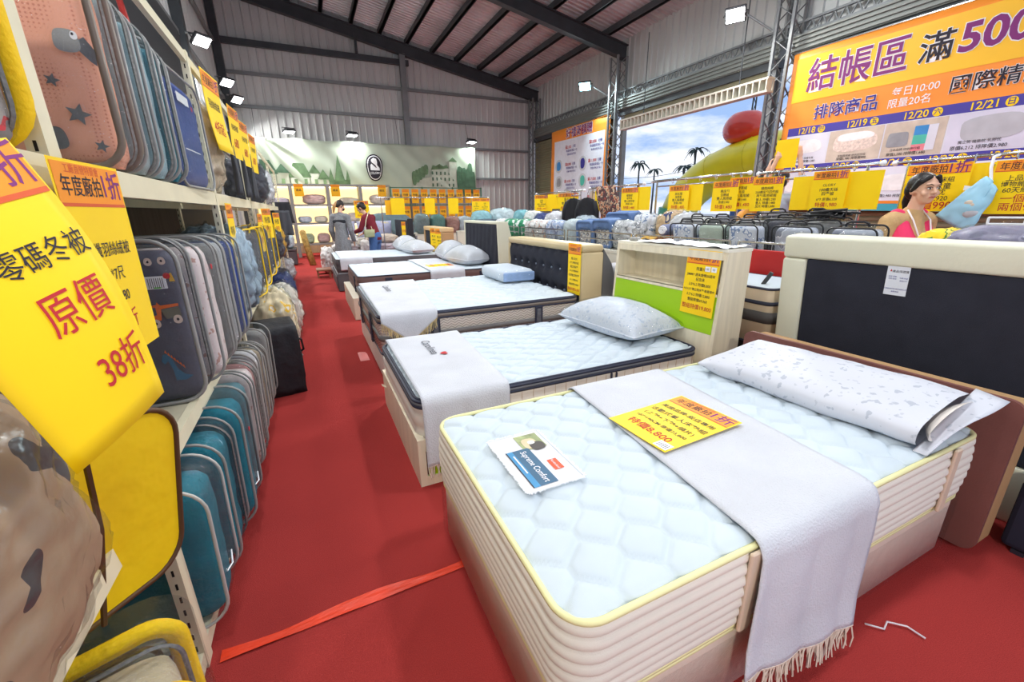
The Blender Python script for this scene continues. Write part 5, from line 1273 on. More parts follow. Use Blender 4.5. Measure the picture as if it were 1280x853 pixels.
# dark goods stored at the back of the shelves
BOXC = mat('brown_carton', (132, 100, 74), .8, var=.08, scale=3)
for k, (y, z, w, h, m, lb) in enumerate(((1.75, ZL, .34, .62, BOXC, 'brown carton at back of middle shelf behind truck bag'), (2.15, ZL, .36, .70, DGREY, 'dark carton at back of middle shelf behind truck bag'), (2.60, ZL, .42, .66, BOXC, 'brown carton at back of middle shelf behind grey bags'), (3.08, ZL, .40, .70, DGREY, 'dark carton at back of middle shelf behind navy bag'))):
    t = thing('carton', lb, 'carton', (-1.04, y, z), group='cartons at back of rack')
    MB().rbox(-.085, -w/2, .0, .085, w/2, h, .006, 1).build('carton_body', m, t); MB().box(-.087, -.025, .002, .0865, .025, h+.001).build('packing_tape', BEIGEC, t)
for k, (y, h, lb) in enumerate(((1.80, .80, 'black garment bag at back of upper shelf behind peach bag'), (2.45, .86, 'black garment bag at back of upper shelf behind teal bag'), (3.02, .70, 'grey garment bag at back of upper shelf behind navy bag'))):
    wrapped(lb, (-1.02, y, ZU), (.16, .60, h), DGREY if k == 2 else mat('black_garment', (34, 34, 38), .6, var=.1), seed=200+k, amp=.10, group='garment bags at back of rack', wrap=False, name='garment_bag', cat='garment bag')
# ================================================================== display tables, sign rails and bagged goods beyond the beds
TBLW = mat('table_cream', (224, 220, 204), .5, var=.04, scale=2); TBLG = mat('table_grey_post', (150, 154, 158), .4, metal=.5, var=.05); REDP = mat('red_panel', (186, 34, 36), .45, var=.03)
WIREM = mat('wire_grey', (176, 180, 182), .3, metal=.8, var=0)
def display_table(label, x0, x1, y0, y1, z, panel=TBLW, rail=True, split=None):
    t = thing('display_table', label, 'display table', ((x0+x1)/2, (y0+y1)/2, 0), group='display tables'); a, b = (x1-x0)/2, (y1-y0)/2
    MB().box(-a, -b, z-.03, a, b, z).build('table_top', TBLW, t)
    for sx in (-1, 1):
        for sy in (-1, 1): MB().box(sx*(a-.025)-.025, sy*(b-.025)-.025, 0, sx*(a-.025)+.025, sy*(b-.025)+.025, z-.03).build('table_leg', TBLG, t)
    n = max(1, int(2*b/.6))
    for k in range(n):
        MB().rbox(-a+.004, -b+.055+k*(2*b-.11)/n+.004, .12, -a+.024, -b+.055+(k+1)*(2*b-.11)/n-.004, z-.035, .004, 1).build('front_panel', panel, t)
    MB().box(-a+.05, -b+.004, .12, a-.05, -b+.02, z-.035).build('end_panel', panel, t)
    if rail:
        for zz in (z+.20, z+.12): MB().tube([(-a+.012, -b+.02, zz), (-a+.012, b-.02, zz)], .009, 6).build('rail', CHROME, t)
        for sy in (-b+.02, b-.02): MB().tube([(-a+.012, sy, z-.01), (-a+.012, sy, z+.20)], .010, 6).build('rail_post', CHROME, t)
        w = MB(); m = int(2*b/.07)
        for k in range(1, m): y = -b+.02+k*(2*b-.04)/m; w.tube([(-a+.012, y, z), (-a+.012, y, z+.20)], .0025, 4, caps=False)
        w.build('wire_bars', WIREM, t, kind='stuff')
    return t
display_table('cream display table with rail at right end behind cream headboard', 3.22, 4.10, .35, 1.30, .98)
_t = display_table('cream display table of black bags with red front panel', 3.22, 4.10, 1.34, 2.46, .98, REDP)
MB().rbox(-.468, -.54, .66, -.445, .54, 1.13, .004, 1).build('red_board', REDP, _t)
display_table('cream display table behind lime green bookcase headboard', 3.22, 4.10, 2.50, 3.72, .98)
display_table('cream display table of denim edged bags left of bookcase headboard', 3.22, 4.10, 3.76, 5.10, .98)
display_table('cream display table of white bags behind tufted headboard', 3.22, 4.10, 5.14, 6.55, .98)
display_table('cream display table of green bags farther back', 3.22, 4.10, 6.60, 8.0, .98)
display_table('cream display table of grey piles in back middle', 3.6, 5.2, 9.7, 11.2, .95, rail=False)
display_table('cream display table of teal bags behind small headboards', 2.65, 4.75, 11.9, 13.0, .85, rail=False)

def garment_rack(label, x, y0, y1, z, along='y', double=True):
    t = thing('garment_rack', label, 'garment rack', (x, y0, 0) if along == 'y' else (y0, x, 0), 0 if along == 'y' else -PI/2, group='chrome sign racks'); w = y1-y0
    for y in (0, w): 
        MB().tube([(0, y, .03), (0, y, z)], .013, 8).build('post', CHROME, t)
        MB().tube([(-.22, y, .03), (.22, y, .03)], .016, 8).build('foot_bar', CHROME, t)
        for s in (-.2, .2): MB().ball((s, y, .015), (.018, .018, .015), 8, 6).build('castor', INK, t)
    MB().tube([(0, -.10, z), (0, w+.10, z)], .014, 8).build('top_rail', CHROME, t, smooth=True)
    if double: MB().tube([(.0, 0, z-.07), (.0, w, z-.07)], .009, 8).build('lower_rail', CHROME, t, smooth=True)
    for y in (-.10, w+.10): MB().ball((0, y, z), .024, 10, 8).build('rail_end', WHITE, t, smooth=True)
    for k in range(int(w/.22)): MB().tube([(.016*math.cos(a), .1+k*.22, z-.012+.03*math.sin(a)) for a in [2*PI*i/10 for i in range(10)]], .004, 4, closed=True).build('hook', CHROME, t)
    return t
garment_rack('chrome sign rack at right edge above grey purple bag', 4.70, 1.10, 2.05, 1.80)
garment_rack('chrome sign rack above the pile of black bags', 4.32, 2.16, 3.05, 1.78)
garment_rack('chrome sign rack before yellow arch in the doorway', 4.32, 3.35, 4.60, 1.80)
garment_rack('chrome sign rack holding brown paisley cloth', 4.32, 4.95, 6.05, 1.78)
garment_rack('chrome sign rack with black coats in front of white poster', 4.32, 6.40, 7.9, 1.76)
garment_rack('chrome sign rack before the wall of small signs', 11.45, 1.75, 4.55, 1.80, along='x', double=False)

# hanging price signs: (label, x, y centre, z bottom, w, h, rz toward viewer, lines)
FACE = lambda a: ((-math.sin(a)*0 + math.sin(a), -math.cos(a), 0))
def rail_sign(label, x, y, z, w, h, a, lines, head=True, base=None):
    return price_sign(label, frame((x, y, z), (math.sin(a), -math.cos(a), 0), (0, 0, 1)), w, h, lines, head=head, base=base)
gen = lambda a, b: [(a, .34, .12, 0), (b, .46, .11, 0), ('雙人兩用被', .58, .12, 0), ('原價3,980', .70, .10, 0), ('特價1,480', .86, .16, 1)]
XS = 4.28
rail_sign('yellow price sign reading 990 behind the woman in pink vest', 4.66, 1.83, 1.40, .40, .365, .05, [('HOMY 床組', .34, .11, 0), ('天絲兒童', .48, .13, 0), ('乳膠枕', .60, .13, 0), ('原價1,920', .73, .12, 0), ('特價990', .88, .19, 1)])
rail_sign('plain yellow sheet hanging behind light blue pouch', 4.69, 1.56, 1.40, .30, .35, .05, [], head=False)
rail_sign('yellow price sign reading 599 and 999 at right picture edge', 4.62, 1.31, 1.38, .36, .37, .12, [('上品天絲棉', .34, .12, 0), ('博物館 限量版', .45, .11, 0), ('60天絲兒童', .56, .12, 0), ('一個599', .72, .17, 1), ('兩個999', .88, .17, 1)])
rail_sign('plain yellow sheet left of the 1,980 sign above black bags', XS+.02, 2.60, 1.42, .30, .30, .1, [], head=False)
rail_sign('yellow price sign reading 1,980 above the black bags', XS-.03, 2.40, 1.415, .28, .335, .1, [('GLORY', .36, .11, 0), ('100織天絲', .48, .12, 0), ('四季被', .58, .12, 0), ('6*7 原價6,320', .72, .10, 0), ('特價1,980', .86, .15, 1)])
rail_sign('plain yellow sheet right of the 1,980 sign above black bags', XS+.02, 2.18, 1.42, .30, .31, .1, [], head=False)
rail_sign('yellow price sign with many lines before grey shirted person', XS, 3.00, 1.41, .31, .33, .1, [('精梳純棉', .33, .1, 0), ('200織床包四件組', .44, .1, 0), ('床包兩用被組', .54, .11, 0), ('單人 特價1,280', .66, .10, 0), ('雙人 特價1,480', .76, .10, 0), ('加大 特價1,680', .86, .10, 0)])
rail_sign('yellow price sign before orange shirted person, front of two', XS-.03, 3.47, 1.41, .31, .32, .1, gen('棉床包', '法蘭絨'))
rail_sign('yellow sheet half hidden before orange shirted person, back of two', XS+.02, 3.30, 1.43, .30, .33, .1, gen('雪芙絨', '毛毯'))
rail_sign('yellow price sign hanging in front of the inflatable arch', XS-.02, 4.15, 1.42, .30, .30, .1, gen('刷毛毯', '加厚款'))
rail_sign('yellow sheet overlapping sign in front of inflatable arch', XS+.02, 3.97, 1.42, .28, .30, .1, [], head=False)
rail_sign('yellow price sign right of brown paisley cloth, front one', XS-.03, 5.06, 1.42, .30, .32, .2, gen('暖暖被', '發熱毯'))
rail_sign('yellow sheet right of brown paisley cloth, back one', XS+.02, 4.86, 1.43, .28, .31, .2, [], head=False)
rail_sign('yellow sheet left of brown paisley cloth', XS, 5.75, 1.42, .30, .31, .2, [], head=False)
rail_sign('yellow price sign above black coats', XS, 6.75, 1.43, .42, .30, .5, gen('厚毛毯', '保暖款'))
rail_sign('narrow yellow sheet middle of rack beside black coats', XS, 7.25, 1.43, .22, .30, .8, [], head=False)
rail_sign('narrow yellow price sign at far end of rack beside black coats', XS, 7.72, 1.43, .28, .30, .8, gen('涼被', '薄款'))
for x, w, lb in ((2.15, .34, 'big plain yellow sheet on far rack, leftmost with sheets behind it'), (2.98, .27, 'big plain yellow sheet on far rack, second from left'), (3.62, .28, 'big plain yellow sheet on far rack, third from left')):
    price_sign(lb, frame((x, 11.40, 1.38), (1, -.05, 0), (0, 0, 1)), w, .40, [], head=False)
price_sign('yellow sheet peeking out behind leftmost plain sheet on far rack', frame((2.05, 11.50, 1.38), (1, -.05, 0), (0, 0, 1)), .40, .36, [], head=False, base=YEL_D)
price_sign('yellow price sign pair on far rack, left one', frame((4.28, 11.40, 1.40), (1, -.05, 0), (0, 0, 1)), .25, .38, gen('冬被', '羽絨'))
price_sign('yellow price sign pair on far rack, right one', frame((4.52, 11.38, 1.38), (1, -.05, 0), (0, 0, 1)), .28, .40, gen('冬被', '蠶絲'))

# black trimmed quilt bags
PRB = speckle('blue_floral', (206, 212, 224), ((120, 140, 180), (226, 230, 238)), 12, .54, .8); PGR = cloth('sage_cloth', (170, 184, 172)); PGP = speckle('grey_floral', (176, 182, 196), ((214, 218, 226), (130, 136, 152)), 10, .54, .8)
def goods(label, x, y, w, t_, h, m, trim, rz=-PI/2, z=.981, lean=(-.18, 0), handle=True, pr=.006, grp='black trimmed quilt bags'):
    return quilt_bag(label, (x, y, z), w, t_, h, m, trim, rz=rz, lean=lean, r=.04, handle=handle, pr=pr, group=grp, zipper=False)
specs = [(3.40, 3.12, PRB, 'blue floral black trimmed bag, leftmost on front rail'), (3.40, 2.80, PGR, 'sage green black trimmed bag second on front rail'), (3.40, 2.48, PRB, 'blue floral black trimmed bag third on front rail'), (3.40, 2.06, PGP, 'grey floral black trimmed bag above red panel'), (3.40, 1.66, PGP, 'grey floral black trimmed bag right of red panel')]
for x, y, m, lb in specs: goods(lb, x, y, .30, .13, .34, m, BLKT, lean=(.16, 0))
for k, y in enumerate((3.26, 2.96, 2.66, 2.34, 2.02)):
    goods(('first', 'second', 'third', 'fourth', 'fifth')[k] + ' black topped bag from the left in second row of black bags', 3.68, y, .29, .14, .38, DGREY if k % 2 else GREYC, BLKT, lean=(.12, 0))
for k, y in enumerate((2.60, 2.26)):
    goods(('left', 'right')[k] + ' black bag in the back row under yellow price signs', 3.93, y, .30, .14, .42, cloth('black_quilt', (44, 44, 50)), BLKT, lean=(.05, 0))
for k, (y, x, lb) in enumerate(((1.98, 3.60, 'tangled black straps heaped on the black bags'),)):
    t = thing('strap_heap', lb, 'straps', (x, y, 1.36), group='strap heaps')
    for j in range(6):
        p = [Vector((random.uniform(-.1, .1), random.uniform(-.16, .16), random.uniform(0, .07))) for _ in range(6)]
        MB().tube(p, .010, 5).build('strap', BLKT, t, smooth=True)
wrapped('grey purple quilt bag in clear plastic at right edge', (3.62, .98, .981), (.50, .60, .36), speckle('grey_purple', (126, 122, 146), ((150, 146, 168), (104, 100, 126)), 7, .54, .8), seed=3, amp=.08)
t = thing('carry_handle', 'white plastic handle lying on grey purple bag', 'handle', (3.42, 1.00, 1.345))
MB().tube([(0, y*.07, z) for y, z in rrect(-1, 0, 1, .035, .016, 4)], .006, 5, closed=True).build('handle_loop', WHITE, t)
# yellow green cloth under blue pouch
wrapped('folded yellow and green patterned cloth beside woman in pink vest', (3.62, 1.29, .981), (.40, .22, .33), speckle('yellow_green', (236, 200, 30), ((70, 130, 50), (240, 220, 90)), 9, .54, .8), seed=8, amp=.1, wrap=False)
# light blue pouch hanging by a strap
t = thing('hanging_pouch', 'light blue printed pouch hanging tilted by white strap at right', 'pouch', (4.55, 1.536, 1.245), group='hanging goods'); t.scale = (1.137, 1.137, 1.137)
LBL = mat('light_blue_satin', (158, 208, 232), .5, var=.06, scale=5)
pA, pB, pC, pD = Vector((.03, -.024, .354)), Vector((.0, -.102, .268)), Vector((-.02, -.033, .0)), Vector((0, .163, .106))
NP = Vector((-.93, -.36, 0))
def pou(u, v):
    k = math.sin(PI*u)*math.sin(PI*v)
    return (pA*(1-u)+pB*u)*(1-v) + (pD*(1-u)+pC*u)*v + NP*(.028*k + .008*noise3(u*5, v*6, 2))
mb = MB().grid(pou, 18, 18, .02); mb.build('pouch_body', LBL, t, smooth=True)
MB().tube([pA.lerp(pB, .3), pA + Vector((0, -.004, .05)), Vector((.05, -.02, .47)), Vector((.135, -.02, .488))], .009, 5).build('white_strap', WHITE, t)
for cx, cy, r, m in ((.42, .52, .030, PH_T), (.55, .52, .028, PH_T), (.66, .66, .040, PH_GP), (.66, .72, .024, WHITE)):
    c = Vector(pou(cx, cy)) + NP*.012; MB().ball(c, (r*.35, r, r*.8), 14, 8).build('printed_bear', m, t, smooth=True)
c = pA.lerp(pD, .25); MB().add([c + NP*.02, c + NP*.02 + Vector((0, .05, .01)), c + NP*.02 + Vector((0, .05, -.02)), c + NP*.02 + Vector((0, 0, -.03))], [(0, 1, 2, 3)]).build('label_tag', WHITE, t)

# plastic wrapped and patterned goods left of the black bags
WPL = cloth('white_plastic_goods', (214, 214, 216))
tanv = cloth('tan_goods', (206, 176, 136)); navyg = cloth('navy_goods', (52, 62, 110)); brn = cloth('brown_roll', (130, 84, 52)); ylw = cloth('mustard_roll', (220, 176, 90)); denim = cloth('denim_goods', (98, 124, 168), .12); flor = speckle('floral_white', (220, 214, 206), ((110, 90, 80), (150, 164, 186), (226, 222, 216)), 14, .50, .8)
wrapped('white plastic wrapped bundle beside tan and navy roll', (3.82, 3.55, .981), (.34, .34, .42), WPL, seed=21)
wrapped('tan and navy bundle wedged behind the animal rolls', (3.85, 3.80, .981), (.30, .32, .44), speckle('tan_navy', (206, 176, 136), ((52, 62, 110), (214, 196, 168)), 4, .52, .8), seed=22, amp=.15)
wrapped('white plastic wrapped bundle right of brown paisley cloth', (3.80, 4.15, .981), (.40, .36, .40), speckle('white_blue_goods', (216, 218, 224), ((120, 140, 170), (226, 228, 232)), 8, .55, .8), seed=23)
wrapped('grey floral wrapped bundle in front of denim bag', (3.48, 4.10, .981), (.36, .34, .34), speckle('grey_floral2', (190, 192, 194), ((110, 116, 126), (220, 222, 226)), 14, .52, .8), seed=24)
def roll(label, loc, r, L, rz, m, endm):
    t = thing('blanket_roll', label, 'blanket roll', loc, rz, 'blanket rolls')
    MB().tube([(0, -L/2, r), (0, -L/2+.03, r), (0, 0, r), (0, L/2-.03, r), (0, L/2, r)], [r*.8, r, r*1.03, r, r*.8], 18).build('roll_body', m, t, smooth=True)
    sp = [(r*.75*(1-k/40)*math.cos(k*.5), -L/2-.004, r + r*.75*(1-k/40)*math.sin(k*.5)) for k in range(38)]
    MB().tube(sp, .007, 4).build('roll_spiral', endm, t)
    return t
roll('mustard blanket roll with dark spiral end behind front rail', (3.40, 3.62, .981), .095, .34, -1.2, ylw, INK)
roll('cream blanket roll with brown cover behind front rail', (3.40, 3.40, .981), .10, .34, -1.2, brn, tanv)
roll('small grey blue blanket roll on top of brown one', (3.50, 3.50, 1.17), .06, .30, -1.2, cloth('greyblue_roll', (120, 128, 156)), WHITE)
def box_bag(label, x, y, w, d, h, front, trim, rz=-PI/2, z=.981):
    """soft bag with a printed front window and wide plain borders"""
    t = quilt_bag(label, (x, y, z), w, d, h, front, trim, rz=rz, lean=(.1, 0), r=.05, pr=.022, group='denim edged bags', zipper=False)
    MB().rbox(-w/2-.01, -d/2-.012, h*.66, w/2+.01, d/2+.012, h+.012, .03, 3).build('fold_over_flap', trim, t, smooth=True)
    return t
box_bag('denim edged floral bag left of paisley cloth, near one', 3.46, 4.48, .36, .16, .34, flor, denim)
box_bag('denim edged floral bag left of paisley cloth, far one', 3.46, 4.86, .34, .16, .32, flor, denim)
box_bag('raised denim edged bag behind the two floral ones', 3.78, 4.55, .46, .16, .42, flor, denim)
wrapped('pale grey wrapped bundle by black coats', (3.48, 5.28, .981), (.32, .24, .34), cloth('pale_grey_goods', (190, 202, 206)), seed=27, amp=.12)
# paisley cloth draped over the rack
PAIS = speckle('paisley', (78, 50, 52), ((206, 186, 160), (196, 130, 90), (150, 70, 60)), 16, .52, .7)
t = thing('draped_cloth', 'brown paisley cloth draped slanting from chrome rack', 'cloth', (4.20, 5.38, 1.32), rot=(0, 0, PI/2), group='hanging cloths')
MB().grid(lambda u, v: (-.24+.48*u + .22*(1-v)*-1*-.0 - .20*(1-v), .02*math.sin(u*9+v*3) - .10*v*0, .47*(1-v)), 20, 12, .012).xf(Matrix.Scale(-1, 4, (1, 0, 0))).build('drape', PAIS, t, smooth=True)
# black coats on hangers
COAT = mat('black_coat', (34, 34, 38), .8, var=.1, scale=6, bump=.2, bscale=30)
for k, (y, lb) in enumerate(((5.72, 'black coat on hanger, nearer of two in front of poster'), (6.02, 'black coat on hanger, farther of two in front of poster'))):
    t = thing('coat', lb, 'coat', (3.98-.05*k, y, 1.06), rot=(0, 0, -.9), group='hanging coats')
    def coat(u, v):
        a = 2*PI*u; wv = .135 + .035*v if v > .10 else .05 + .085*(v/.10)
        return (wv*math.cos(a)*(1+.05*math.sin(6*a)), .05*math.sin(a)*(1+.2*math.cos(5*a)), .56*(1-v))
    MB().grid(coat, 28, 14).build('coat_body', COAT, t, smooth=True)
    for s in (-1, 1): MB().tube([(s*.115, 0, .51), (s*.155, 0, .36), (s*.165, 0, .06)], [.034, .042, .036], 8).build('sleeve', COAT, t, smooth=True)
    MB().tube([(-.12, 0, .53), (0, 0, .565), (.12, 0, .53)], .006, 5).build('hanger', CHROME, t); MB().tube([(0, 0, .565), (0, 0, .62), (.02, 0, .66), (.02, 0, .70)], .004, 5).build('hanger_hook', CHROME, t)
for k, (y, m, lb) in enumerate(((6.55, cloth('royal_blue_cloth', (48, 70, 150)), 'royal blue cloth draped under narrow yellow signs'), (6.95, cloth('dark_print_cloth', (70, 64, 66), .2, 20), 'dark printed cloth draped beside royal blue one'))):
    hung_cloth(lb, (4.16, y, 1.10), .40, .36, m, rz=PI/2-.2, pleats=4)
for k, (y, c, h, lb) in enumerate(((5.45, (176, 190, 200), .38, 'pale bundle in back row behind grey bundle by coats'), (6.35, (206, 206, 210), .44, 'white bundle in back row behind printed bags'), (6.75, (60, 72, 120), .42, 'navy bundle in back row behind green bags'), (7.15, (222, 224, 222), .46, 'white bundle in back row behind green bags'), (7.6, (120, 176, 186), .48, 'aqua bundle in back row at end of green bag table'))):
    wrapped(lb, (3.80, y, .981), (.34, .36, h), cloth('backrow%d' % k, c), seed=150+k, amp=.16, group='wrapped bags on tables')
wp = speckle('white_printed_goods', (222, 220, 218), ((150, 150, 160), (206, 170, 150)), 12, .6, .8); grn = speckle('green_white_goods', (36, 140, 96), ((214, 222, 218), (230, 232, 230)), 5, .56, .8)
for k, (y, m, lb) in enumerate(((5.70, speckle('blue_printed_goods', (160, 176, 206), ((220, 220, 226), (120, 130, 160)), 12, .55, .8), 'blue printed bag behind tufted headboard'), (6.05, wp, 'white printed bag behind tufted headboard'), (6.40, wp, 'second white printed bag next to green ones'), (6.85, grn, 'green and white bag, nearer of the green pair'), (7.30, grn, 'green and white bag, farther of the green pair'), (7.7, WPL, 'plain white bag at end of green bag table'))):
    wrapped(lb, (3.46, y, .981), (.36, .34, .32), m, seed=40+k, amp=.12, group='wrapped bags on tables')
for k, (x, y, z, s, c, lb) in enumerate(((4.05, 10.1, .951, (.7, .5, .30), (92, 106, 120), 'slate grey folded quilt pile on middle table'), (4.65, 10.0, .951, (.6, .5, .28), (70, 76, 98), 'dark slate quilt pile on middle table'), (4.1, 10.6, .951, (.5, .4, .5), (150, 196, 206), 'aqua folded quilt at back of middle table'), (4.75, 10.7, .951, (.7, .5, .55), (196, 216, 222), 'pale aqua folded quilt at back of middle table'))):
    wrapped(lb, (x, y, z), s, cloth('pile%d' % k, c), seed=60+k, amp=.15, group='wrapped bags on tables')
for k, (x, c, lb, h) in enumerate(((2.90, (128, 146, 150), 'grey teal quilt bag on table behind small headboards, leftmost', .55), (3.35, (96, 136, 132), 'green teal quilt bag on table behind small headboards', .52), (3.78, (178, 140, 132), 'dusty pink quilt bag on table behind small headboards', .46), (4.15, (190, 204, 216), 'pale blue quilt bag on table behind small headboards', .46), (4.5, (170, 184, 206), 'light blue quilt bag at right end of that table', .44))):
    wrapped(lb, (x, 12.1, .851), (.42, .36, h), cloth('tealbag%d' % k, c), seed=70+k, amp=.10, group='wrapped bags on tables')
wrapped('big grey teal comforter heap behind dark headboard', (2.25, 13.7, 0), (1.6, .6, 1.42), cloth('grey_teal_heap', (112, 132, 138)), seed=81, amp=.14, wrap=False)

# ------------------------------------------------------------------ far quilt pile, dark headboard, cushions
t = thing('quilt_table', 'low wooden table under the pile of white quilts', 'table', (1.35, 12.0, 0))
MB().rbox(-.85, -.55, .26, .85, .55, .31, .01, 1).build('table_top', WOODB, t)
for a in (-.78, .78):
    for b in (-.48, .48): MB().box(a-.035, b-.035, 0, a+.035, b+.035, .26).build('leg', WOODB, t)
MB().box(-.80, -.50, .12, .80, -.47, .20).build('apron', WOODB, t)
qm = [cloth('quilt_white', (222, 218, 216)), cloth('quilt_lilac', (196, 186, 196)), cloth('quilt_cream', (216, 204, 190))]
for k, (x, y, z, sx_, sy, sz, m, lb) in enumerate(((.85, 11.85, .311, .7, .7, .20, 1, 'lilac folded quilt, lower left of far pile'), (1.75, 11.85, .311, .85, .7, .18, 2, 'cream folded quilt, lower right of far pile'), (.82, 11.85, .50, .66, .66, .20, 0, 'white folded quilt, middle left of far pile'), (1.78, 11.85, .49, .8, .66, .19, 1, 'lilac folded quilt, middle right of far pile'), (.84, 11.9, .69, .6, .6, .20, 0, 'white folded quilt on top left of far pile'), (1.75, 11.9, .675, .8, .62, .22, 2, 'cream crumpled quilt on top right of far pile'), (1.28, 11.7, .311, .26, .5, .46, 0, 'white quilt stuffed between the two far piles'))):
    wrapped(lb, (x, y, z), (sx_, sy, sz), qm[m], seed=90+k, amp=.16, group='far folded quilts', wrap=False)
wrapped('white quilt sliding off left side of far pile', (.36, 11.7, .0), (.34, .8, .62), qm[0], seed=99, amp=.25, group='far folded quilts', wrap=False)
t = thing('headboard', 'dark headboard beyond the far quilt pile with yellow strip', 'headboard', (2.36, 12.2, 0), group='headboards')
MB().rbox(-.03, -.85, 0, .03, .85, 1.24, .02, 2).build('panel', DARKP, t); MB().rbox(-.02, -.90, 0, .12, -.85, 1.28, .01, 1).build('side_frame', mat('black_frame', (38, 38, 44), .5, var=.04), t)
price_sign('yellow strip hanging on dark headboard beyond far quilt pile', frame((2.30, 11.62, .72), (.5, -1, 0), (0, 0, 1)), .20, .48, [('特價', .5, .4, 1)])
lav = speckle('lavender_case', (178, 182, 214), ((214, 200, 150), (190, 194, 222)), 8, .6, .8)
for x, lb in ((.98, 'lavender printed cushion between the two women'), (1.48, 'lavender printed cushion behind woman in maroon'), (1.98, 'lavender printed cushion right of woman in maroon')):
    t = pillow('cushion', lb, (x, 12.95, .98), (.46, .46, .16), 0, tilt=(PI/2-.15, 0), m=lav, group='lavender cushions')
    t['category'] = 'cushion'
display_table('low table behind far quilts carrying lavender cushions', .6, 2.2, 12.75, 13.3, .75, rail=False)
# dark chest with folded quilts at the aisle's end
t = thing('storage_chest', 'dark grey chest at far end of red aisle', 'chest', (-.95, 14.2, 0))
MB().rbox(-.55, -.35, .02, .55, .35, .40, .02, 2).build('chest_body', DGB, t); MB().rbox(-.57, -.37, .405, .57, .37, .47, .02, 2).build('lid', DGB, t); MB().box(-.06, -.37, .28, .06, -.352, .31).build('handle', PIPING, t)
wrapped('grey lilac folded quilt on the dark chest', (-1.05, 14.2, .471), (.75, .6, .40), cloth('grey_lilac', (150, 142, 152)), seed=111, amp=.12, group='far folded quilts', wrap=False)
wrapped('pale blue folded quilt at right end of dark chest', (-.55, 14.2, .471), (.28, .5, .42), cloth('pale_blue_fold', (196, 216, 226)), seed=112, amp=.12, group='far folded quilts', wrap=False)
t = thing('fabric_roll', 'gold brown fabric roll leaning at end of red aisle', 'fabric roll', (.0, 13.6, 0))
MB().tube([(0, 0, .0), (-.10, .15, .55), (-.16, .25, .95)], [.09, .085, .08], 12).build('roll_body', cloth('gold_fabric', (170, 140, 80), .25, 14), t, smooth=True); MB().tube([(-.158, .248, .94), (-.165, .258, .97)], .05, 10).build('roll_core', TAN, t)

# ------------------------------------------------------------------ lit display shelves at the back
SHG = mat('shelf_grey', (150, 150, 146), .5, var=.04); GLOW = mat('warm_backlit_panel', (255, 226, 170), .6, var=.04, scale=1.5, emit=1.15); LEDM = mat('led_strip', (255, 240, 210), .4, var=0, emit=6.0)
xs = [-1.45, -.36, .78, 1.83, 2.84]; ztop = 2.37; rows = [2.30, 1.73, 1.13, .45]
bed_c = [(216, 206, 220), (236, 226, 214), (190, 206, 180), (226, 196, 190), (206, 214, 226), (176, 190, 160), (232, 224, 206), (206, 180, 176)]
def bay(x0, x1, k):
    t = thing('display_shelf', ('leftmost', 'second', 'third', 'rightmost')[k] + ' backlit display shelf under the town banner', 'display shelf', ((x0+x1)/2, 16.45, 0), group='backlit display shelves'); w = x1-x0
    for s in (-1, 1): MB().box(s*w/2-.05 if s > 0 else s*w/2, -.22, 0, s*w/2 if s > 0 else s*w/2+.05, .40, ztop).build('side_panel', SHG, t)
    for z in [ztop] + rows[1:]: MB().box(-w/2+.05, -.22, z-.06, w/2-.05, .40, z).build('shelf_board', SHG, t)
    for i in range(3):
        z1, z0 = (ztop if i == 0 else rows[i])-.06, rows[i+1]
        MB().box(-w/2+.05, .36, z0, w/2-.05, .385, z1).build('backlit_panel', GLOW, t)
        MB().box(-w/2+.08, .30, z1-.02, w/2-.08, .33, z1-.002).build('led_strip', LEDM, t)
    return t
for k in range(4):
    bay(xs[k], xs[k+1], k)
    for i in range(3):
        n = 2 if i else 1
        for j in range(n):
            c = bed_c[(k*3+i+j*2) % 8]; w = (xs[k+1]-xs[k])*(.62 if n == 1 else .36); x = (xs[k]+xs[k+1])/2 + (.12 if n == 1 else (j-.5)*(xs[k+1]-xs[k])*.44)
            wrapped(('top', 'middle', 'bottom')[i] + ' row ' + (('left ', 'right ')[j] if n == 2 else '') + 'folded bedding set on ' + ('leftmost', 'second', 'third', 'rightmost')[k] + ' backlit shelf', (x, 16.52, rows[i+1]+.001), (w, .34, .22 + .10*((k+i) % 2)), cloth('bedset%d' % ((k*3+i+j*2) % 8), c), seed=120+k*7+i*3+j, amp=.14, group='bedding on backlit shelves', wrap=False, name='folded_bedding')
for k, (x, z) in enumerate(((-1.22, 2.0), (-.10, 1.98), (1.02, 1.98), (2.55, 1.98))):
    price_sign('orange yellow sign at top corner of ' + ('leftmost', 'second', 'third', 'rightmost')[k] + ' backlit shelf', frame((x, 16.215, z), (1, 0, 0), (0, 0, 1)), .28, .38, [('寢具', .5, .3, 0)], base=YEL_D, header='', pct='')
price_sign('yellow sign hanging between the two women', frame((1.40, 12.60, 1.30), (1, 0, 0), (0, 0, 1)), .38, .45, gen('冬被', '暖被'))
t = thing('sign_post', 'thin stand holding yellow sign between the two women', 'sign stand', (1.40, 12.64, 0))
MB().tube([(0, 0, .0), (0, 0, 1.76)], .012, 6).build('pole', CHROME, t); MB().lathe([(.16, 0), (.15, .015), (.02, .02)], 16).build('foot', DSTEEL, t)

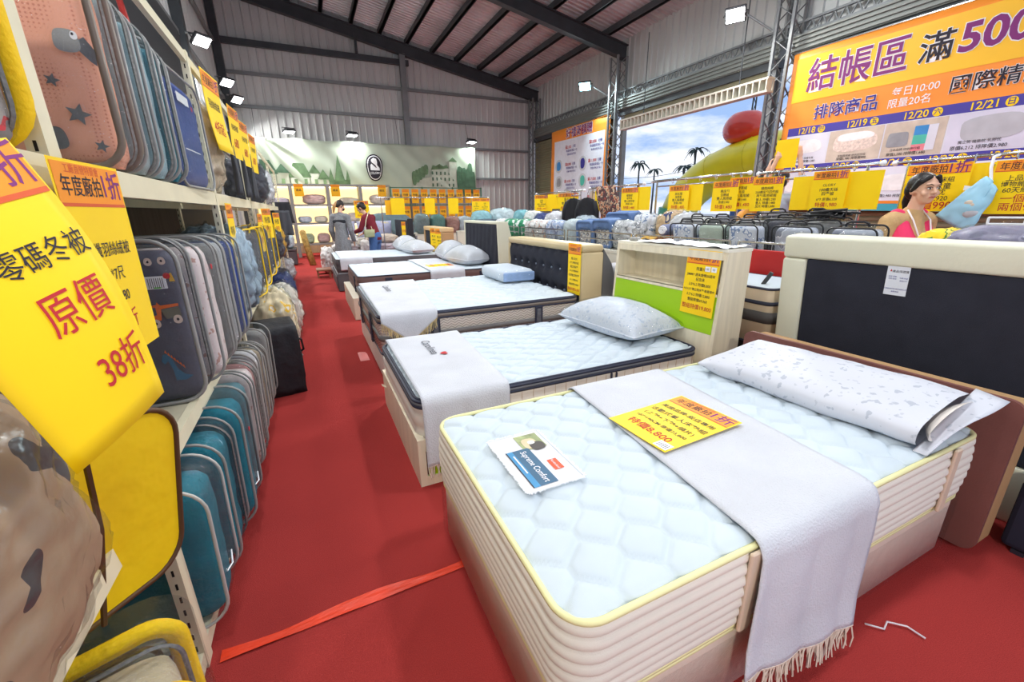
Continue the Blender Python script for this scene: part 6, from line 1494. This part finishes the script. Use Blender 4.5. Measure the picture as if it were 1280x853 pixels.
# wall of small yellow signs at the back
t = thing('wire_screen', 'green wire frame carrying the wall of small yellow signs', 'frame', (4.5, 15.95, 0))
GRW = mat('green_wire', (70, 120, 96), .5, var=.03)
for x in (-1.7, -.57, .57, 1.7): MB().box(x-.02, 0, 0, x+.02, .04, 2.30).build('frame_post', GRW, t)
for z in (1.10, 1.68, 2.27): MB().box(-1.72, .0, z-.015, 1.72, .03, z+.015).build('frame_rail', GRW, t)
proto = None
for r in range(2):
    for k in range(10):
        x = 2.98 + k*.335; z = (1.74, 1.16)[r]
        lb = ('upper' if r == 0 else 'lower') + ' row ' + ('first', 'second', 'third', 'fourth', 'fifth', 'sixth', 'seventh', 'eighth', 'ninth', 'tenth')[k] + ' small yellow sign from left on back frame'
        if proto is None:
            proto = price_sign(lb, frame((x, 15.93, z), (1, 0, 0), (0, 0, 1)), .25, .48, [('特價', .42, .34, 0), ('990', .72, .36, 1)], base=YEL_D, header='', pct='', group='small signs on back frame')
        else:
            c = copy_tree(proto); c.matrix_world = frame((x, 15.93, z), (1, 0, 0), (0, 0, 1)); c['label'] = lb
# mattress and folded trolley stored between bed 2 and the black bags
t = mattress('mattress', 'cream and navy striped mattress lying tilted behind brown headboard', (3.02, 1.98, .50), .34, .62, .42, lambda x, y: 1, .05, 0, mat('cream_stripe', (222, 206, 180), .6, var=.04), pipe_m=NAVYB, r=.06)
t.rotation_euler = (.0, -.10, .0)
t.location = (2.98, 2.08, .52)
band(t, 'navy_stripe', .34, .62, .30, .325, .006, NAVYB, .06); band(t, 'charcoal_stripe', .34, .62, .17, .25, .006, mat('charcoal_stripe', (76, 74, 74), .6, var=.03), .06)
o = MB().rbox(2.86, 1.86, .02, 3.18, 2.62, .50, .015, 2).build('dark_crate', mat('dark_crate', (24, 25, 32), .7, var=.05)); tag(o, 'dark crate supporting the striped mattress', 'crate')
o = MB().tube([(2.80, 2.02, .70), (2.84, 1.86, 1.02)], .014, 8).build('metal_leg', DSTEEL); tag(o, 'slanting dark metal bar across striped mattress', 'bar')

FOAM = cloth('white_foam', (214, 214, 218), .04)
for k, (z, lb) in enumerate(((.0, 'white foam topper at bottom of stack behind tufted headboard'), (.30, 'white foam topper in middle of stack behind tufted headboard'), (.60, 'white foam topper on top of stack behind tufted headboard'))):
    t = thing('foam_topper', lb, 'mattress topper', (2.98, 3.42+.03*k, z+.001), .05*k, 'stacked foam toppers')
    MB().rbox(-.10, -.30, 0, .16, .30, .29, .06, 4).build('foam_body', FOAM, t, smooth=True); MB().tube([(x, y, .145) for x, y in rrect(-.103, -.303, .163, .303, .07, 5)], .005, 5, closed=True).build('seam', PIPING, t)
# ================================================================== people
SKIN = mat('skin', (222, 176, 148), .55, var=.04, scale=6); HAIRB = mat('black_hair', (30, 26, 26), .45, var=.15, scale=20, stretch=(1, 1, .2)); HAIRL = mat('light_brown_hair', (176, 134, 84), .5, var=.2, scale=20, stretch=(1, 1, .2))
LIP = mat('lips', (176, 92, 86), .5, var=0); EYEW = mat('eye_white', (232, 228, 224), .3, var=0); EYED = mat('eye_dark', (30, 22, 20), .2, var=0)
def caps_mesh(caps, voxel=.012, smooth=2):
    """continuous surface from tapered limbs and ellipsoids: ('l', p0, r0, p1, r1) or ('e', centre, (rx,ry,rz)[, matrix])"""
    mb = MB()
    for c in caps:
        if c[0] == 'l':
            p0, p1 = Vector(c[1]), Vector(c[3]); n = 5
            mb.tube([p0.lerp(p1, i/n) for i in range(n+1)], [c[2]+(c[4]-c[2])*i/n for i in range(n+1)], 14)
            mb.ball(p0, c[2], 14, 10); mb.ball(p1, c[4], 14, 10)
        else:
            b = MB().ball((0, 0, 0), c[2], 18, 14)
            M = (c[3] if len(c) > 3 else Matrix.Identity(4)).copy(); b.xf(Matrix.Translation(Vector(c[1])) @ M.to_3x3().to_4x4()); mb.add(b.v, b.f)
    me = mb.mesh('tmp', None); ob = bpy.data.objects.new('tmp', me); _TS.collection.objects.link(ob)
    m = ob.modifiers.new('r', 'REMESH'); m.mode = 'VOXEL'; m.voxel_size = voxel; m.use_smooth_shade = True
    s = ob.modifiers.new('s', 'SMOOTH'); s.factor = .5; s.iterations = smooth
    _TS.view_layers[0].update(); dg = _TS.view_layers[0].depsgraph
    out = bpy.data.meshes.new_from_object(ob.evaluated_get(dg)); bpy.data.objects.remove(ob); bpy.data.meshes.remove(me)
    out.polygons.foreach_set('use_smooth', [True]*len(out.polygons))
    return out
def obj_from(me, name, m, parent):
    me.materials.clear(); me.materials.append(m); o = bpy.data.objects.new(name, me); COL.objects.link(o); o.parent = parent; return o
def chain(pts, rs): return [('l', a, r0, b, r1) for a, b, r0, r1 in zip(pts, pts[1:], rs, rs[1:])]
def head_caps(H):
    """H: matrix of the head, origin at skull centre, face toward -y"""
    P = lambda *p: H @ Vector(p)
    return [('e', P(0, .008, .02), (.074, .092, .092), H), ('e', P(0, -.030, -.045), (.056, .056, .066), H), ('e', P(0, -.052, -.082), (.030, .026, .024), H),
            ('l', P(0, -.086, .008), .008, P(0, -.106, -.024), .013), ('e', P(.014, -.092, -.028), (.010, .010, .008), H), ('e', P(-.014, -.092, -.028), (.010, .010, .008), H),
            ('e', P(.042, -.062, -.030), (.024, .020, .024), H), ('e', P(-.042, -.062, -.030), (.024, .020, .024), H), ('e', P(.076, .012, -.010), (.010, .020, .030), H), ('e', P(-.076, .012, -.010), (.010, .020, .030), H),
            ('e', P(0, -.082, -.058), (.026, .012, .012), H), ('e', P(0, -.070, .030), (.056, .022, .016), H)]
def face_parts(t, H, mouth=True):
    P = lambda *p: H @ Vector(p)
    for s in (-1, 1):
        b = MB().ball((0, 0, 0), (.0155, .008, .0075), 12, 8).xf(H.to_3x3().to_4x4()); b.v = [tuple(Vector(v)+P(s*.032, -.0825, .004)) for v in b.v]; b.build('eye', EYEW, t, smooth=True)
        b = MB().ball((0, 0, 0), (.0075, .006, .0072), 10, 8).xf(H.to_3x3().to_4x4()); b.v = [tuple(Vector(v)+P(s*.032, -.0865, .004)) for v in b.v]; b.build('iris', EYED, t, smooth=True)
        MB().tube([P(s*.015, -.090, .012), P(s*.032, -.092, .0145), P(s*.050, -.082, .008)], .0025, 5).build('eyelid', EYED, t)
        MB().tube([P(s*.014, -.094, .026), P(s*.034, -.093, .034), P(s*.056, -.078, .028)], [.002, .0032, .0015], 5).build('eyebrow', HAIRB, t)
    if mouth: MB().tube([P(-.024, -.088, -.060), P(-.010, -.0955, -.056), P(0, -.0965, -.058), P(.010, -.0955, -.056), P(.024, -.088, -.060)], [.003, .006, .0065, .006, .003], 8).build('lips', LIP, t, smooth=True)
def hand_caps(W, d, up, curl=.3, spread=.25, thumb_side=1, k=1.0):
    """hand at wrist W pointing along d, back of hand toward up"""
    W = Vector(W); d = Vector(d).normalized(); u = Vector(up); u = (u-d*u.dot(d)).normalized(); s = d.cross(u)
    out = [('l', W, .026*k, W+d*.035*k, .028*k), ('l', W+d*.03*k-s*.018*k, .018*k, W+d*.085*k-s*.026*k, .013*k), ('l', W+d*.03*k+s*.018*k, .018*k, W+d*.085*k+s*.026*k, .013*k), ('l', W+d*.03*k, .02*k, W+d*.088*k, .014*k)]
    for i, L in enumerate((.070, .082, .076, .060)):
        o = (i-1.5)*.0175*k; b = W+d*.088*k+s*o*thumb_side
        dd = (d + s*thumb_side*(i-1.5)*spread*.25).normalized()
        p1 = b+dd*L*.45*k; e = (dd*math.cos(curl)-u*math.sin(curl)); p2 = p1+e*L*.32*k; e2 = (dd*math.cos(curl*2.1)-u*math.sin(curl*2.1)); p3 = p2+e2*L*.27*k
        out += chain([b, p1, p2, p3], [.0095*k, .009*k, .0085*k, .007*k])
    tb = W+d*.025*k-s*thumb_side*.022*k; t1 = tb+(d*.6-s*thumb_side*.8).normalized()*.035*k; t2 = t1+(d*.9-s*thumb_side*.25-u*.2).normalized()*.03*k; t3 = t2+(d-u*.3).normalized()*.022*k
    return out + chain([tb, t1, t2, t3], [.014*k, .012*k, .0105*k, .008*k])
def head_m(pos, yaw, pitch=0.0, roll=0.0):
    """yaw: direction the face looks, measured as world angle; pitch > 0 looks down"""
    return Matrix.Translation(Vector(pos)) @ Euler((0, 0, yaw + PI/2)).to_matrix().to_4x4() @ Euler((pitch, 0, 0)).to_matrix().to_4x4() @ Euler((0, roll, 0)).to_matrix().to_4x4()
def ell(t_, caps, name, m, voxel=.012, smooth=3): return obj_from(caps_mesh(caps, voxel, smooth), name, m, t_)

# ---- staff woman in pink vest behind the near tables
t = thing('person', 'woman with tied black hair in pink vest over tan sleeves behind display table', 'person', (4.34, 1.80, 0))
# she stands beyond the sign rail's near end: everything below in metres from her feet
fa = math.radians(-103); F = Vector((math.cos(fa), math.sin(fa), 0)); Rr = Vector((F.y, -F.x, 0))   # forward, her right
def B(r, f, z): return Rr*r + F*f + Vector((0, 0, z))
Hm = head_m(B(0, .045, 1.565), fa-.26, .02)
body = head_caps(Hm) + [('l', B(0, .0, 1.36), .052, B(0, .03, 1.50), .050), ('l', B(0, -.01, 1.30), .085, B(0, 0, 1.08), .095), ('l', B(-.15, 0, 1.33), .042, B(.15, 0, 1.33), .042), ('l', B(0, 0, 1.05), .11, B(0, 0, .88), .125),
    ('l', B(.085, 0, .86), .085, B(.09, 0, .48), .058), ('l', B(.09, 0, .48), .055, B(.09, -.01, .09), .038), ('l', B(-.085, 0, .86), .085, B(-.09, 0, .48), .058), ('l', B(-.09, 0, .48), .055, B(-.09, -.01, .09), .038), ('l', B(.09, -.03, .045), .04, B(.10, .13, .035), .032), ('l', B(-.09, -.03, .045), .04, B(-.10, .13, .035), .032)]
arms = []
for s in (1, -1):
    sh, el, wr = B(s*.19, -.01, 1.325), B(s*.245, -.03, 1.05), B(s*.16, .20, .995)
    body += chain([sh, el, wr], [.045, .036, .026]) + hand_caps(wr, F*.9 - Rr*s*.35, (0, 0, 1), .35, thumb_side=s)
    arms += chain([sh, sh.lerp(el, .5), el, el.lerp(wr, .6), wr-(wr-el)*.06], [.066, .060, .054, .048, .040])
ell(t, body, 'body', SKIN, .0065, 2)
face_parts(t, Hm)
sh_caps = arms + [('l', B(0, .0, 1.375), .075, B(0, 0, 1.2), .125), ('l', B(-.16, -.01, 1.335), .070, B(.16, -.01, 1.335), .070), ('e', B(0, -.005, 1.20), (.165, .11, .14), Euler((0, 0, fa+PI/2)).to_matrix().to_4x4()), ('l', B(0, 0, 1.14), .125, B(0, 0, .90), .14)]
ell(t, sh_caps, 'tan_sweater', mat('tan_knit', (206, 168, 118), .85, var=.06, scale=12, bump=.3, bscale=60), .009, 3)
vest = [('l', B(-.115, -.02, 1.370), .056, B(-.095, .035, 1.16), .105), ('l', B(.115, -.02, 1.370), .056, B(.095, .035, 1.16), .105), ('e', B(0, -.03, 1.22), (.150, .105, .155), Euler((0, 0, fa+PI/2)).to_matrix().to_4x4()), ('l', B(0, .0, 1.12), .142, B(0, 0, .86), .162)]
ell(t, vest, 'pink_vest', mat('pink_vest', (236, 56, 104), .7, var=.04), .009, 3)
WPIPE = mat('white_piping', (240, 232, 232), .6, var=0)
MB().tube([B(-.072, .02, 1.415), B(-.085, .085, 1.34), B(-.062, .135, 1.22), B(-.03, .158, 1.08)], .006, 6).build('vest_piping', WPIPE, t, smooth=True); MB().tube([B(.072, .02, 1.415), B(.085, .085, 1.34), B(.062, .135, 1.22), B(.03, .158, 1.08)], .006, 6).build('vest_piping', WPIPE, t, smooth=True)
# neckline opening of the vest shows skin and inner shirt
P = lambda *p: Hm @ Vector(p)
hair = [('e', P(0, .030, .042), (.086, .094, .086), Hm), ('e', P(0, .070, .0), (.078, .060, .080), Hm), ('l', P(.066, -.030, .060), .022, P(.080, .010, -.01), .014), ('l', P(-.066, -.030, .060), .022, P(-.080, .010, -.01), .014), ('l', P(.03, -.064, .088), .018, P(.068, -.040, .052), .016), ('l', P(-.03, -.064, .088), .018, P(-.068, -.040, .052), .016), ('l', P(0, .112, -.02), .034, P(.0, .132, -.09), .030), ('l', P(0, .132, -.09), .030, P(.0, .118, -.17), .014)]
ell(t, hair, 'hair', HAIRB, .006, 2)
ell(t, [('l', B(.085, 0, .88), .105, B(.09, 0, .45), .078), ('l', B(.09, 0, .45), .076, B(.09, -.01, .10), .060), ('l', B(-.085, 0, .88), .105, B(-.09, 0, .45), .078), ('l', B(-.09, 0, .45), .076, B(-.09, -.01, .10), .060)], 'trousers', mat('dark_trousers', (50, 50, 60), .8, var=.06), .014, 2)
t.location = (4.34, 1.80, 0)

# ---- shopper in long grey dress, back to us
t = thing('person', 'woman with light ponytail and black mask in long grey dress', 'person', (.70, 10.85, 0))
fa = math.radians(62); F = Vector((math.cos(fa), math.sin(fa), 0)); Rr = Vector((F.y, -F.x, 0))
Hm = head_m(B(0, .10, 1.60), fa-.65, .35)
P = lambda *p: Hm @ Vector(p)
body = head_caps(Hm) + [('l', B(0, .02, 1.38), .052, B(0, .07, 1.52), .05), ('l', B(-.13, 0, 1.35), .045, B(.13, 0, 1.35), .045), ('l', B(0, 0, 1.32), .085, B(0, 0, 1.05), .09), ('l', B(0, 0, 1.05), .10, B(0, 0, .88), .11)]
for s in (1, -1):
    body += chain([B(s*.085, 0, .86), B(s*.09, .01, .47), B(s*.09, -.02, .09)], [.085, .056, .038]) + [('l', B(s*.09, -.04, .04), .04, B(s*.10, .13, .032), .03)]
    sh, el, wr = B(s*.18, 0, 1.345), B(s*.235, -.02, 1.06), B(s*.225, .10, .83)
    body += chain([sh, el, wr], [.045, .036, .026]) + hand_caps(wr, B(0, .25, -1), Rr*s, .3, thumb_side=s)
ell(t, body, 'body', SKIN, .009, 2)
DRS = mat('grey_dress', (128, 130, 134), .85, var=.14, scale=38); BLKF = mat('black_cloth_band', (34, 36, 44), .8, var=.06)
dress = [('l', B(-.15, 0, 1.36), .075, B(.15, 0, 1.36), .075), ('l', B(0, .01, 1.38), .085, B(0, 0, 1.2), .14), ('e', B(0, 0, 1.25), (.165, .115, .16), Euler((0, 0, fa+PI/2)).to_matrix().to_4x4()), ('l', B(0, 0, 1.2), .135, B(0, 0, 1.0), .135)]
for s in (1, -1):
    sh, el, wr = B(s*.18, 0, 1.345), B(s*.235, -.02, 1.06), B(s*.225, .10, .83); dress += chain([sh, sh.lerp(el, .5), el, wr], [.068, .064, .062, .05])
for k in range(9):
    a = 2*PI*k/9; dress.append(('l', B(.05*math.cos(a), .05*math.sin(a), 1.02), .095, B(.20*math.cos(a), .18*math.sin(a), .26), .045))
dress.append(('l', B(0, 0, 1.0), .13, B(0, 0, .30), .20))
ell(t, dress, 'dress', DRS, .013, 3)
bandc = [('e', B(0, -.012, 1.255), (.175, .120, .072), Euler((0, 0, fa+PI/2)).to_matrix().to_4x4())]
ell(t, bandc, 'black_back_band', BLKF, .010, 2)
ell(t, [('e', P(0, .022, .040), (.086, .098, .088), Hm), ('e', P(0, .075, .0), (.074, .05, .07), Hm), ('l', P(.07, -.02, .03), .016, P(.078, .01, -.04), .012), ('l', P(-.07, -.02, .03), .016, P(-.078, .01, -.04), .012)], 'hair', mat('dark_brown_hair', (44, 36, 34), .5, var=.15, scale=20), .008, 2)
ell(t, [('l', P(0, .112, .03), .034, P(0, .14, -.06), .042), ('l', P(0, .14, -.06), .042, P(0, .12, -.20), .018)], 'ponytail', HAIRL, .008, 2)
ell(t, [('e', P(0, -.068, -.050), (.062, .048, .046), Hm)], 'face_mask', BLKF, .007, 1)
face_parts(t, Hm, False)
for s in (1, -1): ell(t, [('l', B(s*.09, -.05, .045), .046, B(s*.10, .14, .036), .038)], 'shoe', BLKF, .010, 1)

# ---- shopper in maroon sweater leaning over the quilts
t = thing('person', 'short haired woman in maroon sweater and jeans leaning over white quilts', 'person', (1.44, 10.95, 0))
fa = math.radians(140); F = Vector((math.cos(fa), math.sin(fa), 0)); Rr = Vector((F.y, -F.x, 0))
Hm = head_m(B(0, .28, 1.55), fa, .55)
P = lambda *p: Hm @ Vector(p)
body = head_caps(Hm) + [('l', B(0, .13, 1.34), .052, B(0, .23, 1.46), .05), ('l', B(-.13, .11, 1.32), .045, B(.13, .11, 1.32), .045), ('l', B(0, .10, 1.28), .085, B(0, .03, 1.05), .09), ('l', B(0, 0, 1.05), .10, B(0, -.02, .88), .11)]
swe = [('l', B(0, .13, 1.36), .08, B(0, .09, 1.2), .135), ('l', B(-.15, .11, 1.33), .075, B(.15, .11, 1.33), .075), ('e', B(0, .08, 1.23), (.165, .118, .15), Euler((0, 0, fa+PI/2)).to_matrix().to_4x4()), ('l', B(0, .06, 1.16), .130, B(0, -.01, .86), .155)]
jn = []
for s in (1, -1):
    hp, kn, an = B(s*.085, -.02, .86), B(s*.09, .03, .47), B(s*.09, -.02, .09)
    body += chain([hp, kn, an], [.085, .056, .038]) + [('l', B(s*.09, -.04, .04), .04, B(s*.10, .13, .032), .03)]
    jn += chain([hp, kn, an], [.112, .078, .066])
    sh = B(s*.18, .11, 1.32); el = B(s*.23, .20, 1.06); wr = B(s*.16, .45, .98) if s < 0 else B(s*.15, .42, .94)
    body += chain([sh, el, wr], [.045, .036, .026]) + hand_caps(wr, (wr-el), (0, 0, 1), .35, thumb_side=s)
    swe += chain([sh, sh.lerp(el, .5), el, el.lerp(wr, .8)], [.070, .064, .058, .046])
ell(t, body, 'body', SKIN, .009, 2)
ell(t, swe, 'maroon_sweater', mat('maroon_knit', (120, 32, 46), .85, var=.06, scale=10, bump=.2, bscale=70), .011, 3)
ell(t, jn + [('l', B(0, -.02, .90), .145, B(0, -.02, .84), .14)], 'jeans', mat('blue_jeans', (76, 112, 170), .85, var=.08, scale=10), .012, 2)
ell(t, [('e', P(0, .022, .044), (.090, .100, .088), Hm), ('e', P(0, .068, -.01), (.080, .052, .072), Hm), ('l', P(.07, -.02, .04), .020, P(.080, .0, -.05), .014), ('l', P(-.07, -.02, .04), .020, P(-.080, .0, -.05), .014), ('e', P(0, -.066, .080), (.05, .022, .022), Hm)], 'hair', HAIRB, .008, 2)
face_parts(t, Hm)
for s in (1, -1): ell(t, [('l', B(s*.09, -.05, .045), .046, B(s*.10, .14, .036), .038)], 'shoe', mat('white_shoe', (220, 220, 222), .6, var=.03), .010, 1)
b = thing('shoulder_bag', 'pale olive shoulder bag with cream strap on woman in maroon', 'bag', tuple(Vector((1.44, 10.95, 0)) + B(-.02, .0, 0) + Vector((-.13, -.23, .88))), .3)
MB().rbox(-.12, -.045, 0, .12, .045, .18, .025, 3).build('bag_body', mat('olive_bag', (160, 164, 128), .6, var=.05), b, smooth=True); MB().rbox(-.122, -.050, .09, .122, -.020, .182, .015, 2).build('flap', mat('olive_bag_light', (176, 178, 140), .6, var=.05), b, smooth=True)
MB().tube([(-.10, 0, .17), (-.02, .05, .40), (.10, .14, .58), (.16, .22, .60), (.14, .30, .45), (.11, .06, .17)], .009, 6).build('strap', mat('cream_strap', (224, 214, 184), .6, var=.03), b, smooth=True)

# ---- two people fixing a sign beyond the racks
def far_person(label, loc, fa_, shirt, hairm, arms_up, scale=1.0, legs=(60, 62, 72)):
    global F, Rr
    t = thing('person', label, 'person', loc); F = Vector((math.cos(fa_), math.sin(fa_), 0)); Rr = Vector((F.y, -F.x, 0))
    Hm = head_m(B(0, .03, 1.58), fa_, -.25 if arms_up else .1); P = lambda *p: Hm @ Vector(p)
    body = head_caps(Hm) + [('l', B(0, 0, 1.36), .052, B(0, .02, 1.5), .05), ('l', B(-.14, 0, 1.34), .055, B(.14, 0, 1.34), .055), ('l', B(0, 0, 1.3), .09, B(0, 0, .9), .11)]
    sw = [('l', B(-.14, 0, 1.345), .07, B(.14, 0, 1.345), .07), ('l', B(0, 0, 1.24), .14, B(0, 0, .88), .15)]; jn = []
    for s in (1, -1):
        hp, kn, an = B(s*.085, 0, .86), B(s*.09, .02, .47), B(s*.09, -.02, .09); body += chain([hp, kn, an], [.085, .056, .038]) + [('l', B(s*.09, -.04, .04), .04, B(s*.10, .13, .032), .03)]; jn += chain([hp, kn, an], [.112, .078, .064])
        up_ = arms_up if isinstance(arms_up, bool) else (s in arms_up)
        sh = B(s*.18, 0, 1.33); el, wr = (B(s*.20, .12, 1.58), B(s*.13, .16, 1.84)) if up_ else (B(s*.24, .02, 1.06), B(s*.20, .22, .96))
        body += chain([sh, el, wr], [.045, .036, .026]) + hand_caps(wr, wr-el, F*-1 if up_ else (0, 0, 1), .4, thumb_side=s)
        sw += chain([sh, el], [.070, .060]) + ([] if up_ else chain([el, el.lerp(wr, .7)], [.058, .048]))
    ell(t, body, 'body', SKIN, .011, 2); ell(t, sw, 'shirt', shirt, .013, 3); ell(t, jn, 'trousers', mat('trousers_%d' % legs[2], legs, .85, var=.05), .014, 2)
    ell(t, [('e', P(0, .024, .044), (.088, .098, .086), Hm), ('e', P(0, .07, -.01), (.08, .05, .08), Hm)], 'hair', hairm, .009, 2); face_parts(t, Hm)
    return t
far_person('person in ochre top reaching up beside yellow sign near doorway', (4.98, 3.74, 0), math.radians(-45), mat('ochre_shirt', (214, 150, 60), .8, var=.06), HAIRB, (1,), legs=(58, 60, 66))
t = thing('step_stool', 'low grey step under the person lifting a yellow sheet', 'step stool', (5.55, 3.72, 0))
MB().rbox(-.25, -.25, .16, .25, .25, .20, .01, 1).build('step_top', STEEL, t)
for a in (-.22, .22):
    for b_ in (-.22, .22): MB().box(a-.02, b_-.02, 0, a+.02, b_+.02, .16).build('leg', STEEL, t)
far_person('person in pale grey shirt with raised arms holding up yellow sheet', (5.55, 3.72, .2), math.radians(20), mat('pale_grey_shirt', (170, 178, 188), .8, var=.06), HAIRB, True, legs=(86, 110, 140))
price_sign('yellow sheet held up by person in pale grey shirt', frame((5.68, 3.80, 1.93), (.2, -1, 0), (0, 0, 1)), .26, .34, [], head=False)
bpy.data.scenes.remove(_TS)
